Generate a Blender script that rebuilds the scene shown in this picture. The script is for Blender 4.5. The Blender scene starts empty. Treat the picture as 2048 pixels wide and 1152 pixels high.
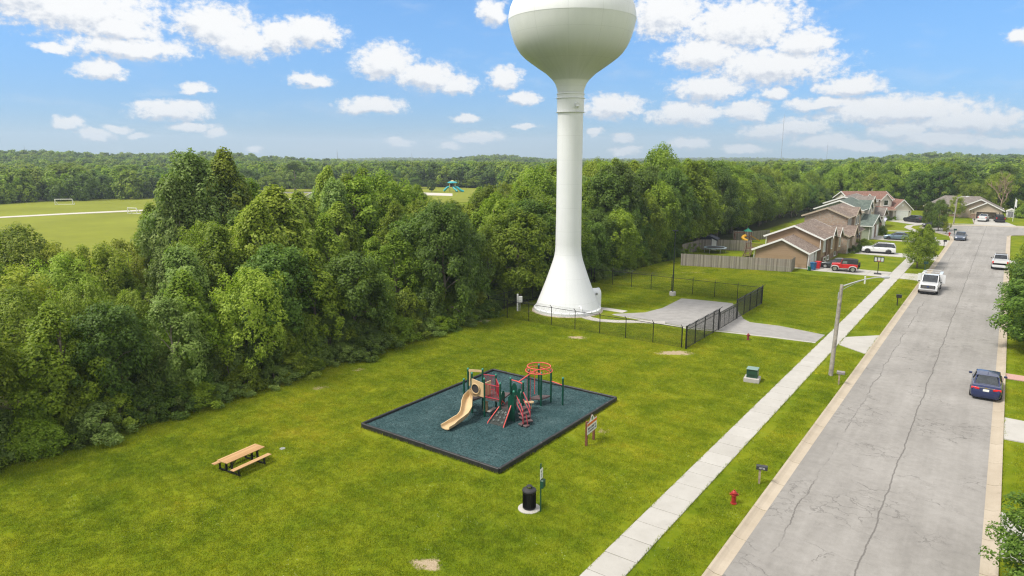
import bpy, bmesh, math, random
import numpy as np
from mathutils import Vector, Matrix
random.seed(7)
rad = math.radians
S = bpy.context.scene
COL = S.collection
# ------------------------------------------------------------------ camera
# world frame: x runs across the street, y along it, z up.  The drone hovers 16 m above the ground.
F_PX, CAM_H = 1365.0, 16.0
PITCH = math.atan(268 / F_PX)
AZ = rad(35.8)
cam_d = bpy.data.cameras.new('camera'); cam = bpy.data.objects.new('camera', cam_d); COL.objects.link(cam)
cam.location = (0, 0, CAM_H); cam.rotation_euler = (rad(90) - PITCH, 0, AZ)
cam_d.sensor_width = 36; cam_d.lens = F_PX / 2048 * 36; cam_d.clip_end = 20000; cam_d.clip_start = 0.1
S.camera = cam
def ray(x, y):
    a = (x - 1024) / F_PX; b = (576 - y) / F_PX
    X, Y, Z = a, math.cos(PITCH) + b * math.sin(PITCH), -math.sin(PITCH) + b * math.cos(PITCH)
    return Vector((X * math.cos(AZ) - Y * math.sin(AZ), X * math.sin(AZ) + Y * math.cos(AZ), Z))
def W(x, y, z=0.0):
    """ground (or height z) point seen at photo pixel x,y"""
    d = ray(x, y); t = (z - CAM_H) / d.z
    return Vector((d.x * t, d.y * t, z))
def proj(p):
    X = p[0] * math.cos(AZ) + p[1] * math.sin(AZ); Y = -p[0] * math.sin(AZ) + p[1] * math.cos(AZ)
    dz = p[2] - CAM_H; dep = Y * math.cos(PITCH) - dz * math.sin(PITCH); up = Y * math.sin(PITCH) + dz * math.cos(PITCH)
    return 1024 + F_PX * X / dep, 576 - F_PX * up / dep, dep
def zat(u, v, ypx):
    lo, hi = -5.0, 120.0
    for _ in range(45):
        m = (lo + hi) / 2
        if proj((u, v, m))[1] > ypx: lo = m
        else: hi = m
    return lo
def lerp_tab(tab, x):
    if x <= tab[0][0]: return tab[0][1]
    for (a, b), (c, d) in zip(tab, tab[1:]):
        if x <= c: return b + (d - b) * (x - a) / (c - a)
    return tab[-1][1]
# ------------------------------------------------------------------ light
SUN_EL, SUN_AZ = rad(56), rad(215)          # azimuth clockwise from +y: the sun stands behind and left of the drone
sun_dir = Vector((math.sin(SUN_AZ) * math.cos(SUN_EL), math.cos(SUN_AZ) * math.cos(SUN_EL), math.sin(SUN_EL)))
sl = bpy.data.lights.new('sun', 'SUN'); sl.energy = 2.0; sl.angle = rad(18); sl.color = (1, .945, .86)
so = bpy.data.objects.new('sun', sl); COL.objects.link(so)
so.rotation_euler = sun_dir.to_track_quat('Z', 'Y').to_euler(); so.location = (0, 0, 60)
vs = S.view_settings; vs.view_transform = 'Standard'; vs.look = 'None'; vs.gamma = 1; vs.exposure = 1.28
vs.use_curve_mapping = False
S.render.engine = 'CYCLES'
cy = S.cycles; cy.max_bounces = 6; cy.diffuse_bounces = 3; cy.glossy_bounces = 2; cy.transmission_bounces = 3
cy.transparent_max_bounces = 6; cy.volume_bounces = 0; cy.use_denoising = True; cy.denoiser = 'OPENIMAGEDENOISE'; cy.denoising_input_passes = 'RGB_ALBEDO_NORMAL'; cy.denoising_prefilter = 'NONE'; cy.caustics_reflective = False; cy.caustics_refractive = False
cy.use_adaptive_sampling = False; cy.pixel_filter_type = 'BLACKMAN_HARRIS'; cy.filter_width = 1.25
# ------------------------------------------------------------------ node helpers
class NT:
    def __init__(s, nt): s.nt = nt; s.n = nt.nodes; s.l = nt.links
    def node(s, t, **kw):
        n = s.n.new(t)
        for k, v in kw.items(): setattr(n, k, v)
        return n
    def put(s, sock, v):
        if isinstance(v, bpy.types.NodeSocket): s.l.new(v, sock)
        elif v is not None: sock.default_value = v
    def math(s, op, a, b=None, c=None, clamp=False):
        n = s.node('ShaderNodeMath', operation=op, use_clamp=clamp)
        s.put(n.inputs[0], a); s.put(n.inputs[1], b); s.put(n.inputs[2], c)
        return n.outputs[0]
    def vmath(s, op, a, b=None, c=None):
        n = s.node('ShaderNodeVectorMath', operation=op)
        s.put(n.inputs[0], a)
        if b is not None: s.put(n.inputs[1], b)
        if c is not None: s.put(n.inputs[2], c)
        return n.outputs['Value'] if op in ('LENGTH', 'DOT_PRODUCT', 'DISTANCE') else n.outputs['Vector']
    def noise(s, vec, scale, detail=3, rough=.55, dist=0.0):
        n = s.node('ShaderNodeTexNoise'); s.put(n.inputs['Vector'], vec)
        n.inputs['Scale'].default_value = scale; n.inputs['Detail'].default_value = detail
        n.inputs['Roughness'].default_value = rough; n.inputs['Distortion'].default_value = dist
        return n
    def mix(s, f, a, b, blend='MIX'):
        n = s.node('ShaderNodeMix', data_type='RGBA', blend_type=blend)
        s.put(n.inputs['Factor'], f); s.put(n.inputs['A'], a); s.put(n.inputs['B'], b)
        return n.outputs['Result']
    def maprange(s, v, a, b, c=0.0, d=1.0, smooth=True):
        n = s.node('ShaderNodeMapRange'); n.interpolation_type = 'SMOOTHSTEP' if smooth else 'LINEAR'
        s.put(n.inputs[0], v)
        for i, q in enumerate((a, b, c, d)): s.put(n.inputs[i + 1], q)
        return n.outputs[0]
    def ramp(s, f, stops):
        n = s.node('ShaderNodeValToRGB'); s.put(n.inputs[0], f); e = n.color_ramp.elements
        while len(e) < len(stops): e.new(.5)
        for q, (p, c) in zip(e, stops): q.position = p; q.color = rgba(c)
        return n.outputs[0]
    def bump(s, h, dist, strength=1.0):
        n = s.node('ShaderNodeBump'); s.put(n.inputs['Height'], h)
        n.inputs['Distance'].default_value = dist; n.inputs['Strength'].default_value = strength
        return n.outputs[0]
def rgba(c): return (c[0], c[1], c[2], 1.0) if len(c) == 3 else tuple(c)
MATS = {}
def new_mat(name):
    m = bpy.data.materials.new(name); m.use_nodes = True
    k = NT(m.node_tree); b = m.node_tree.nodes['Principled BSDF']
    MATS[name] = m
    return m, k, b
def M(name, col, rough=.6, metal=0.0, var=.12, scale=6.0, bump=0.0, bscale=40.0, coat=0.0, spec=None, objvar=0.0):
    """plain surface with procedural unevenness in colour, gloss and relief"""
    if name in MATS: return MATS[name]
    m, k, b = new_mat(name)
    tc = k.node('ShaderNodeTexCoord').outputs['Object']
    n1 = k.noise(tc, scale, 4); n2 = k.noise(tc, scale * 7.3, 3)
    f = k.math('ADD', k.math('MULTIPLY', n1.outputs['Fac'], .65), k.math('MULTIPLY', n2.outputs['Fac'], .35))
    lo = tuple(max(0, c * (1 - var * 1.6)) for c in col); hi = tuple(min(1, c * (1 + var * 1.6)) for c in col)
    c = k.ramp(f, [(.3, lo), (.7, hi)])
    if objvar:
        oi = k.node('ShaderNodeObjectInfo').outputs['Random']
        hs = k.node('ShaderNodeHueSaturation'); k.put(hs.inputs['Value'], k.maprange(oi, 0, 1, 1 - objvar, 1 + objvar, False)); k.put(hs.inputs['Color'], c); c = hs.outputs[0]
    k.put(b.inputs['Base Color'], c)
    k.put(b.inputs['Roughness'], k.maprange(n2.outputs['Fac'], .2, .8, max(0, rough - .08), min(1, rough + .08), False))
    b.inputs['Metallic'].default_value = metal
    if coat: b.inputs['Coat Weight'].default_value = coat; b.inputs['Coat Roughness'].default_value = .05
    if spec is not None: b.inputs['Specular IOR Level'].default_value = spec
    if bump:
        n3 = k.noise(tc, bscale, 3)
        k.put(b.inputs['Normal'], k.bump(n3.outputs['Fac'], bump))
    return m
# ------------------------------------------------------------------ sky
def build_world():
    w = bpy.data.worlds.new('World'); S.world = w; w.use_nodes = True
    k = NT(w.node_tree); bg = w.node_tree.nodes['Background']
    sky = k.node('ShaderNodeTexSky', sky_type='NISHITA', sun_disc=False)
    sky.sun_elevation = SUN_EL; sky.sun_rotation = SUN_AZ; sky.altitude = 300
    sky.air_density = 1.0; sky.dust_density = 0.15; sky.ozone_density = 4.0
    d = k.vmath('NORMALIZE', k.node('ShaderNodeTexCoord').outputs['Generated'])
    sp = k.node('ShaderNodeSeparateXYZ'); k.put(sp.inputs[0], d)
    # azimuth measured from the middle of the view, elevation, both in radians
    fx, fy = -math.sin(AZ), math.cos(AZ)
    fw = k.vmath('DOT_PRODUCT', d, (fx, fy, 0)); rt = k.vmath('DOT_PRODUCT', d, (fy, -fx, 0))
    az = k.math('ARCTAN2', rt, fw); el = k.math('ARCSINE', sp.outputs[2])
    cb = k.node('ShaderNodeCombineXYZ'); k.put(cb.inputs[0], az); k.put(cb.inputs[1], el)
    P0 = cb.outputs[0]
    wn = k.noise(k.vmath('MULTIPLY', P0, (1, 1.5, 1)), 22, 3, .6)
    warp = k.vmath('SCALE', k.vmath('SUBTRACT', wn.outputs['Color'], (.5, .5, .5))); warp.node.inputs['Scale'].default_value = .034
    P1 = k.vmath('ADD', P0, k.vmath('MULTIPLY', warp, (1, .6, 0)))
    blobs = [(150,18,165,44),(55,-12,120,40),(235,52,75,32),(260,95,110,22),(430,48,82,46),(485,82,62,36),(560,75,45,36),(618,64,72,34),(395,36,45,24),
      (770,122,66,36),(850,152,78,32),(915,168,50,22),(205,140,44,20),(138,247,27,13),(190,268,34,13),(235,255,28,9),(280,272,20,7),(345,220,74,20),
      (385,255,42,11),(430,268,24,9),(515,298,17,8),(618,160,42,16),(742,210,78,20),(392,178,32,12),(932,238,27,12),(955,275,60,11),(905,292,25,9),(795,285,30,12),
      (985,22,34,28),(1010,155,38,22),(1045,195,40,16),(1050,253,28,8),(1335,26,90,52),(1480,48,130,54),(1410,108,88,36),(1545,132,135,40),(1605,85,65,32),
      (1420,175,82,26),(1545,185,28,16),(1225,215,70,28),(1372,225,82,28),(1490,220,50,24),(1700,172,66,24),(1650,206,84,14),(1800,220,150,30),(1935,242,100,26),
      (1800,262,52,17),(1875,277,80,16),(1540,262,60,20),(1605,252,58,18),(1650,282,60,18),(1190,265,20,8),(1245,275,24,9),(1380,287,42,13),(1715,292,60,12),(2005,287,50,12),(2050,70,30,17),(110,95,34,9),(1250,300,40,10),(1480,300,50,10)]
    acc = acc2 = None; P2 = k.vmath('ADD', P1, (.004, .011, 0))
    for (cx, cy_, rx, ry) in blobs:
        q = ray(cx, cy_).normalized()
        a0 = math.atan2(q.x * fy - q.y * fx, q.x * fx + q.y * fy); e0 = math.asin(q.z)
        sx, sy = 1 / (rx / F_PX * 1.12), 1 / (ry / F_PX * 1.1)
        ln = k.vmath('LENGTH', k.vmath('MULTIPLY_ADD', P1, (sx, sy, 0), (-a0 * sx, -e0 * sy, 0)))
        acc = ln if acc is None else k.math('MINIMUM', acc, ln)
        ln2 = k.vmath('LENGTH', k.vmath('MULTIPLY_ADD', P2, (sx, sy, 0), (-a0 * sx, -e0 * sy, 0))); acc2 = ln2 if acc2 is None else k.math('MINIMUM', acc2, ln2)
    # unseen cumulus layer in perspective, cover raised to whiten and brighten the fill light
    pl = k.vmath('DIVIDE', d, k.node('ShaderNodeCombineXYZ').outputs[0])
    cz = pl.node.inputs[1].links[0].from_node
    zz = k.math('MAXIMUM', k.math('ADD', sp.outputs[2], .06), .03)
    for i in range(3): k.put(cz.inputs[i], zz)
    gn = k.noise(k.vmath('MULTIPLY', pl, (1, 1, 0)), 1.1, 4, .55)
    gen = k.maprange(gn.outputs['Fac'], .20, .52, 1.6, .0, False)
    outm = k.math('MAXIMUM', k.maprange(k.math('ABSOLUTE', az), .60, .78), k.maprange(el, .20, .27))
    gen = k.math('ADD', gen, k.math('MULTIPLY', k.math('SUBTRACT', 1.0, outm), 3.0))
    dist = k.math('MINIMUM', acc, gen)
    fine = k.noise(k.vmath('MULTIPLY', P0, (1, 1.35, 1)), 75, 6, .66)
    dens = k.math('SUBTRACT', k.math('ADD', .95, k.math('MULTIPLY', k.math('SUBTRACT', fine.outputs['Fac'], .5), 1.45)), dist)
    alpha = k.math('MULTIPLY', k.maprange(dens, -.06, .46), k.maprange(el, 0.0, .07, .85, 1.0))
    # wisps
    wis = k.noise(k.vmath('MULTIPLY', P1, (1, 3.2, 1)), 9, 3, .6)
    wisp = k.math('MULTIPLY', k.maprange(wis.outputs['Fac'], .5, .8), .22)
    alpha = k.math('MAXIMUM', alpha, wisp)
    under = k.maprange(k.math('ADD', k.math('SUBTRACT', acc, acc2), k.math('MULTIPLY', k.math('SUBTRACT', fine.outputs['Fac'], .5), -1.1)), -.15, .55)
    lum = k.math('SUBTRACT', k.maprange(dens, .05, .7, .78, 1.0), k.math('MULTIPLY', under, .62), clamp=True)
    cloud = k.mix(k.maprange(lum, .3, 1.0), (4.1, 4.4, 4.95, 1), (6.3, 6.3, 6.3, 1))
    # multiplied tint that darkens the sky colour towards the horizon
    skyc = k.mix(1.0, sky.outputs[0], k.mix(k.maprange(el, 0.0, .22), (.30, .50, .80, 1), (.55, .84, 1.06, 1)), 'MULTIPLY')
    col = k.mix(alpha, skyc, cloud)
    k.put(bg.inputs['Color'], col); bg.inputs['Strength'].default_value = .067
    w.cycles.sampling_method = 'MANUAL'; w.cycles.sample_map_resolution = 512
build_world()
# ------------------------------------------------------------------ mesh helpers
class MB:
    """collects shapes that belong to one part and builds them as one mesh object"""
    def __init__(s): s.v = []; s.f = []
    def add(s, vs, fs):
        o = len(s.v); s.v += [tuple(p) for p in vs]; s.f += [tuple(i + o for i in f) for f in fs]; return s
    def box(s, c, d, rz=0.0, bev=0.0, mat=None):
        x, y, z = (q / 2 for q in d)
        if bev:
            b = min(bev, x * .9, y * .9, z * .9); vs = []
            for sz, o in ((-1, b), (-1, 0), (1, 0), (1, b)):
                zz = sz * (z if o else z - b) 
                xo, yo = x - o, y - o
                vs += [(-xo, -yo, zz), (xo, -yo, zz), (xo, yo, zz), (-xo, yo, zz)]
            fs = [(3, 2, 1, 0), (12, 13, 14, 15)]
            for r in range(3):
                for i in range(4): j = (i + 1) % 4; fs.append((r * 4 + i, r * 4 + j, r * 4 + 4 + j, r * 4 + 4 + i))
        else:
            vs = [(-x, -y, -z), (x, -y, -z), (x, y, -z), (-x, y, -z), (-x, -y, z), (x, -y, z), (x, y, z), (-x, y, z)]
            fs = [(3, 2, 1, 0), (4, 5, 6, 7), (0, 1, 5, 4), (1, 2, 6, 5), (2, 3, 7, 6), (3, 0, 4, 7)]
        m = mat if mat is not None else Matrix.Rotation(rz, 3, 'Z')
        c = Vector(c)
        return s.add([c + m @ Vector(p) for p in vs], fs)
    def b2(s, a, b, bev=0.0):
        return s.box([(p + q) / 2 for p, q in zip(a, b)], [abs(q - p) for p, q in zip(a, b)], bev=bev)
    def beam(s, p, q, w, h=None, up=(0, 0, 1)):
        p, q = Vector(p), Vector(q); h = w if h is None else h
        x = (q - p); L = x.length; x.normalize(); up = Vector(up)
        y = up.cross(x)
        if y.length < 1e-4: y = Vector((1, 0, 0)).cross(x)
        y.normalize(); z = x.cross(y)
        m = Matrix((x, y, z)).transposed()
        return s.box((p + q) / 2, (L, w, h), mat=m)
    def tube(s, pts, r, n=8, cap=True, closed=False):
        pts = [Vector(p) for p in pts]; N = len(pts)
        rs = r if isinstance(r, (list, tuple)) else [r] * N
        vs = []; prev = None
        for i, p in enumerate(pts):
            if closed: t = pts[(i + 1) % N] - pts[i - 1]
            else: t = pts[min(i + 1, N - 1)] - pts[max(i - 1, 0)]
            t.normalize()
            a = prev if prev is not None else (Vector((0, 0, 1)) if abs(t.z) < .9 else Vector((1, 0, 0)))
            x = (a - t * a.dot(t)); x.normalize(); y = t.cross(x); prev = x
            for j in range(n):
                an = 2 * math.pi * j / n; vs.append(p + (x * math.cos(an) + y * math.sin(an)) * rs[i])
        fs = []
        for i in range(N if closed else N - 1):
            for j in range(n):
                k = (j + 1) % n; i2 = (i + 1) % N
                fs.append((i * n + j, i * n + k, i2 * n + k, i2 * n + j))
        if cap and not closed: fs += [tuple(range(n - 1, -1, -1)), tuple((N - 1) * n + j for j in range(n))]
        return s.add(vs, fs)
    def cyl(s, p, q, r, n=12, r2=None): return s.tube([p, q], [r, r if r2 is None else r2], n)
    def lathe(s, prof, n=24, c=(0, 0, 0), cap=False):
        vs = []; fs = []
        for r, z in prof:
            for j in range(n):
                a = 2 * math.pi * j / n; vs.append((c[0] + r * math.cos(a), c[1] + r * math.sin(a), c[2] + z))
        for i in range(len(prof) - 1):
            for j in range(n): k = (j + 1) % n; fs.append((i * n + j, i * n + k, (i + 1) * n + k, (i + 1) * n + j))
        if cap: fs += [tuple(range(n - 1, -1, -1)), tuple((len(prof) - 1) * n + j for j in range(n))]
        return s.add(vs, fs)
    def prism(s, poly, z0, z1):
        """vertical prism over a plan polygon (counter-clockwise)"""
        n = len(poly)
        if sum(poly[i][0] * poly[(i + 1) % n][1] - poly[(i + 1) % n][0] * poly[i][1] for i in range(n)) < 0: poly = poly[::-1]
        vs = [(p[0], p[1], z0) for p in poly] + [(p[0], p[1], z1) for p in poly]
        fs = [tuple(range(n - 1, -1, -1)), tuple(range(n, 2 * n))] + [(i, (i + 1) % n, n + (i + 1) % n, n + i) for i in range(n)]
        return s.add(vs, fs)
    def slab(s, quad, th, nrm=None):
        """thick panel from a planar polygon, extruded along its normal"""
        q = [Vector(p) for p in quad]; nr = (q[1] - q[0]).cross(q[2] - q[0]); nr.normalize()
        if nrm is not None and nr.dot(Vector(nrm)) < 0: q = q[::-1]; nr = -nr
        n = len(q); vs = [p - nr * th for p in q] + q
        fs = [tuple(range(n - 1, -1, -1)), tuple(range(n, 2 * n))] + [(i, (i + 1) % n, n + (i + 1) % n, n + i) for i in range(n)]
        return s.add(vs, fs)
    def build(s, name, mat, parent=None, smooth=False, loc=None):
        me = bpy.data.meshes.new(name); me.from_pydata(s.v, [], s.f); me.update()
        return obj(name, me, mat, parent, smooth, loc)
def obj(name, me, mat=None, parent=None, smooth=False, loc=None):
    if mat is not None and not me.materials: me.materials.append(mat)
    if smooth:
        try: me.shade_smooth()
        except Exception: pass
        me.set_sharp_from_angle(angle=rad(38))
    o = bpy.data.objects.new(name, me); COL.objects.link(o); o.parent = parent
    if loc is not None: o.location = loc
    return o
def tag(o, label, cat, group=None, kind=None):
    o['label'] = label; o['category'] = cat
    if group: o['group'] = group
    if kind: o['kind'] = kind
    return o
def thing(name, label, cat, loc=(0, 0, 0), rz=0.0, group=None, scale=None):
    o = bpy.data.objects.new(name, None); COL.objects.link(o); o.empty_display_size = .3
    o.location = loc; o.rotation_euler = (0, 0, rz)
    if scale is not None: o.scale = scale
    return tag(o, label, cat, group)
def struct(o): o['kind'] = 'structure'; return o
def copy_thing(root, loc, rz=0.0, scale=None, label=None):
    r = root.copy(); COL.objects.link(r); r.location = loc; r.rotation_euler = (0, 0, rz)
    if scale is not None: r.scale = scale
    if label: r['label'] = label
    for ch in root.children:
        c = ch.copy(); COL.objects.link(c); c.parent = r
        for g in ch.children:
            d = g.copy(); COL.objects.link(d); d.parent = c
    return r
def text_mesh(txt, size, depth=.002):
    cu = bpy.data.curves.new('lettering', 'FONT'); cu.body = txt; cu.size = size; cu.extrude = depth; cu.align_x = 'CENTER'; cu.align_y = 'CENTER'; cu.resolution_u = 2
    o = bpy.data.objects.new('lettering', cu); COL.objects.link(o)
    bpy.context.view_layer.update()
    me = bpy.data.meshes.new_from_object(o.evaluated_get(bpy.context.evaluated_depsgraph_get()))
    bpy.data.objects.remove(o); return me
# ------------------------------------------------------------------ surface materials
def lawn_nodes(k, dirt=True):
    pos = k.node('ShaderNodeNewGeometry').outputs['Position']
    big = k.noise(pos, .07, 4, .6); mid = k.noise(pos, .45, 5, .62); fine = k.noise(pos, 4.0, 4, .7); tiny = k.noise(pos, 22.0, 2, .7)
    f = k.math('ADD', k.math('ADD', k.math('MULTIPLY', big.outputs['Fac'], .34), k.math('MULTIPLY', mid.outputs['Fac'], .36)),
               k.math('ADD', k.math('MULTIPLY', fine.outputs['Fac'], .2), k.math('MULTIPLY', tiny.outputs['Fac'], .1)))
    c = k.ramp(f, [(.36, (.060, .100, .004)), (.46, (.110, .153, .006)), (.54, (.158, .190, .008)), (.61, (.215, .217, .012)), (.69, (.28, .242, .03))])
    # pale stripes left by the mower, weak and broken
    sy = k.node('ShaderNodeSeparateXYZ'); k.put(sy.inputs[0], pos)
    st = k.math('SINE', k.math('MULTIPLY', k.math('ADD', k.math('ADD', sy.outputs[1], k.math('MULTIPLY', sy.outputs[0], .05)), k.math('MULTIPLY', big.outputs['Fac'], 1.2)), 4.4))
    c = k.mix(k.math('MULTIPLY', k.maprange(st, -.5, .7), k.maprange(mid.outputs['Fac'], .35, .65, .05, .32)), c, (.19, .225, .016, 1))
    return pos, f, c, fine, tiny
def build_lawn_mat():
    m, k, b = new_mat('lawn')
    pos, f, c, fine, tiny = lawn_nodes(k)
    sp = k.node('ShaderNodeSeparateXYZ'); k.put(sp.inputs[0], pos)
    # clover flecks
    vo = k.node('ShaderNodeTexVoronoi'); k.put(vo.inputs['Vector'], pos); vo.inputs['Scale'].default_value = 5.5
    cl = k.math('MULTIPLY', k.math('LESS_THAN', vo.outputs['Distance'], .13), k.maprange(k.noise(pos, .3, 3).outputs['Fac'], .48, .62))
    c = k.mix(k.math('MULTIPLY', cl, .55), c, (.42, .45, .28, 1))
    # worn bare patches with ragged edges
    wn = k.noise(pos, 1.6, 5, .65)
    wp = k.vmath('ADD', pos, k.vmath('MULTIPLY', k.vmath('SUBTRACT', wn.outputs['Color'], (.5, .5, .5)), (1.5, 1.5, 0)))
    acc = None
    for (x, y, rx, ry) in [(857,1128,.55,.45),(1210,862,.18,.3),(968,642,.75,.5),(1155,675,.85,.4),(1350,706,1.6,.55),(1415,560,.6,.4),(1385,545,1.8,.5),(1160,612,.6,.5),(1062,622,.5,.35),(640,775,.5,.3),(720,740,.4,.25)]:
        p = W(x, y)
        ca, sa = math.cos(AZ), math.sin(AZ)
        q = k.vmath('SUBTRACT', wp, (p.x, p.y, 0))
        a = k.math('DIVIDE', k.vmath('DOT_PRODUCT', q, (ca, sa, 0)), rx); bb = k.math('DIVIDE', k.vmath('DOT_PRODUCT', q, (-sa, ca, 0)), ry)
        ln = k.math('ADD', k.math('MULTIPLY', a, a), k.math('MULTIPLY', bb, bb))
        acc = ln if acc is None else k.math('MINIMUM', acc, ln)
    dm = k.maprange(k.math('ADD', acc, k.math('MULTIPLY', k.math('SUBTRACT', fine.outputs['Fac'], .5), 1.6)), .5, 1.4, 1.0, 0.0)
    c = k.mix(dm, c, k.ramp(tiny.outputs['Fac'], [(.3, (.26, .19, .11)), (.7, (.46, .38, .27))]))
    # dandelion streaks by the access road
    acc = None
    for (x, y, rx, ry) in [(1545,652,2.2,.5),(1590,662,1.6,.4),(1500,690,1.6,.5),(1552,693,.6,.3),(1612,680,.6,.4),(1645,745,.6,.5),(1600,660,2,.6)]:
        p = W(x, y); q = k.vmath('SUBTRACT', wp, (p.x, p.y, 0))
        a = k.math('DIVIDE', k.vmath('DOT_PRODUCT', q, (1, 0, 0)), rx); bb = k.math('DIVIDE', k.vmath('DOT_PRODUCT', q, (0, 1, 0)), ry)
        ln = k.math('ADD', k.math('MULTIPLY', a, a), k.math('MULTIPLY', bb, bb)); acc = ln if acc is None else k.math('MINIMUM', acc, ln)
    ym = k.math('MULTIPLY', k.maprange(acc, .3, 1.6, 1, 0), k.maprange(k.noise(pos, 3.2, 4, .7).outputs['Fac'], .52, .6))
    c = k.mix(k.math('MULTIPLY', ym, .8), c, (.42, .36, .01, 1))
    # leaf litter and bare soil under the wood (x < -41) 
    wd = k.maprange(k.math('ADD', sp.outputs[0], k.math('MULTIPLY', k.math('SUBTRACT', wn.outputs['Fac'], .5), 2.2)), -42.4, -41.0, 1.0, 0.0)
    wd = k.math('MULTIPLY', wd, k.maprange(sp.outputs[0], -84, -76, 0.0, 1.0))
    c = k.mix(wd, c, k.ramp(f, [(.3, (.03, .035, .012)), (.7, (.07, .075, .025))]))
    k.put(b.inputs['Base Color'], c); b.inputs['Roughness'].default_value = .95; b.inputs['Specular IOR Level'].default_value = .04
    h = k.math('ADD', k.math('MULTIPLY', fine.outputs['Fac'], .7), k.math('MULTIPLY', tiny.outputs['Fac'], .5))
    k.put(b.inputs['Normal'], k.bump(h, .09, .8))
    return m
def build_asphalt():
    m, k, b = new_mat('street_asphalt')
    pos = k.node('ShaderNodeNewGeometry').outputs['Position']
    n1 = k.noise(pos, .18, 5, .6); n2 = k.noise(pos, 2.2, 5, .7); n3 = k.noise(pos, 45, 2, .6)
    st = k.noise(k.vmath('MULTIPLY', pos, (1.1, .07, 1)), 1.0, 5, .6)
    f = k.math('ADD', k.math('ADD', k.math('MULTIPLY', n1.outputs['Fac'], .3), k.math('MULTIPLY', n2.outputs['Fac'], .22)), k.math('ADD', k.math('MULTIPLY', st.outputs['Fac'], .25), k.math('MULTIPLY', n3.outputs['Fac'], .23)))
    c = k.ramp(f, [(.37, (.185, .175, .162)), (.5, (.26, .247, .23)), (.62, (.325, .31, .292))])
    # hairline cracks: cell edges, broken up, wide across the street
    wv = k.vmath('ADD', k.vmath('MULTIPLY', pos, (.22, .42, 0)), k.vmath('SCALE', k.vmath('SUBTRACT', k.noise(pos, .9, 5, .6).outputs['Color'], (.5, .5, .5))))
    wv.node.inputs[1].links[0].from_node.inputs['Scale'].default_value = .55
    vo = k.node('ShaderNodeTexVoronoi', feature='DISTANCE_TO_EDGE'); k.put(vo.inputs['Vector'], wv); vo.inputs['Scale'].default_value = 1.0
    ck = k.maprange(vo.outputs['Distance'], .002, .009, .8, 0)
    ck = k.math('MULTIPLY', ck, k.maprange(k.noise(pos, (.35), 4, .6).outputs['Fac'], .5, .66))
    vo2 = k.node('ShaderNodeTexVoronoi', feature='DISTANCE_TO_EDGE'); k.put(vo2.inputs['Vector'], wv); vo2.inputs['Scale'].default_value = 3.1
    ck2 = k.math('MULTIPLY', k.maprange(vo2.outputs['Distance'], .006, .022, 1, 0), k.maprange(k.noise(k.vmath('ADD', pos, (37, 11, 0)), .22, 5, .6).outputs['Fac'], .49, .62))
    ck = k.math('MAXIMUM', ck, k.math('MULTIPLY', ck2, .6))
    sp = k.node('ShaderNodeSeparateXYZ'); k.put(sp.inputs[0], pos)
    wob = k.math('MULTIPLY', k.math('SUBTRACT', k.noise(k.vmath('MULTIPLY', pos, (0, .3, 0)), 1.0, 5, .65).outputs['Fac'], .5), .55)
    seam = k.maprange(k.math('ABSOLUTE', k.math('SUBTRACT', k.math('SUBTRACT', sp.outputs[0], wob), -3.1)), .008, .05, .85, 0)
    seam2 = k.math('MULTIPLY', k.maprange(k.math('ABSOLUTE', k.math('SUBTRACT', k.math('ADD', sp.outputs[0], k.math('MULTIPLY', wob, 1.7)), -6.2)), .01, .045, .8, 0), k.maprange(n1.outputs['Fac'], .42, .55))
    seam = k.math('MAXIMUM', seam, seam2)
    spots = k.math('MULTIPLY', k.maprange(k.noise(k.vmath('ADD', pos, (9, 4, 0)), .9, 4, .6, .4).outputs['Fac'], .62, .75), .4)
    c = k.mix(spots, c, (.16, .15, .14, 1))
    edge = k.math('MULTIPLY', k.maprange(k.math('ADD', sp.outputs[0], k.math('MULTIPLY', n2.outputs['Fac'], 1.2)), -6.6, -5.4, 1, 0), .35)
    c = k.mix(edge, c, (.215, .205, .19, 1))
    c = k.mix(k.math('MULTIPLY', k.math('MAXIMUM', ck, seam), .72), c, (.07, .064, .058, 1))
    k.put(b.inputs['Base Color'], c); b.inputs['Roughness'].default_value = .88; b.inputs['Specular IOR Level'].default_value = .3
    k.put(b.inputs['Normal'], k.bump(k.math('SUBTRACT', n3.outputs['Fac'], k.math('MULTIPLY', k.math('MAXIMUM', ck, seam), 1.5)), .012))
    return m
def build_concrete(name, lo, hi, stain=.25, objvar=.07):
    m, k, b = new_mat(name)
    pos = k.node('ShaderNodeNewGeometry').outputs['Position']
    n1 = k.noise(pos, .7, 5, .65); n2 = k.noise(pos, 30, 3, .6)
    oi = k.node('ShaderNodeObjectInfo').outputs['Random']
    f = k.math('ADD', k.math('ADD', k.math('MULTIPLY', n1.outputs['Fac'], .6), k.math('MULTIPLY', n2.outputs['Fac'], .25)), k.math('MULTIPLY', oi, .15 if objvar else 0))
    c = k.ramp(f, [(.3, lo), (.7, hi)])
    c = k.mix(k.math('MULTIPLY', k.maprange(k.noise(pos, 2.3, 5, .7).outputs['Fac'], .55, .75), stain), c, tuple(q * .55 for q in lo) + (1,))
    k.put(b.inputs['Base Color'], c); b.inputs['Roughness'].default_value = .85
    k.put(b.inputs['Normal'], k.bump(n2.outputs['Fac'], .006))
    return m
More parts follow.
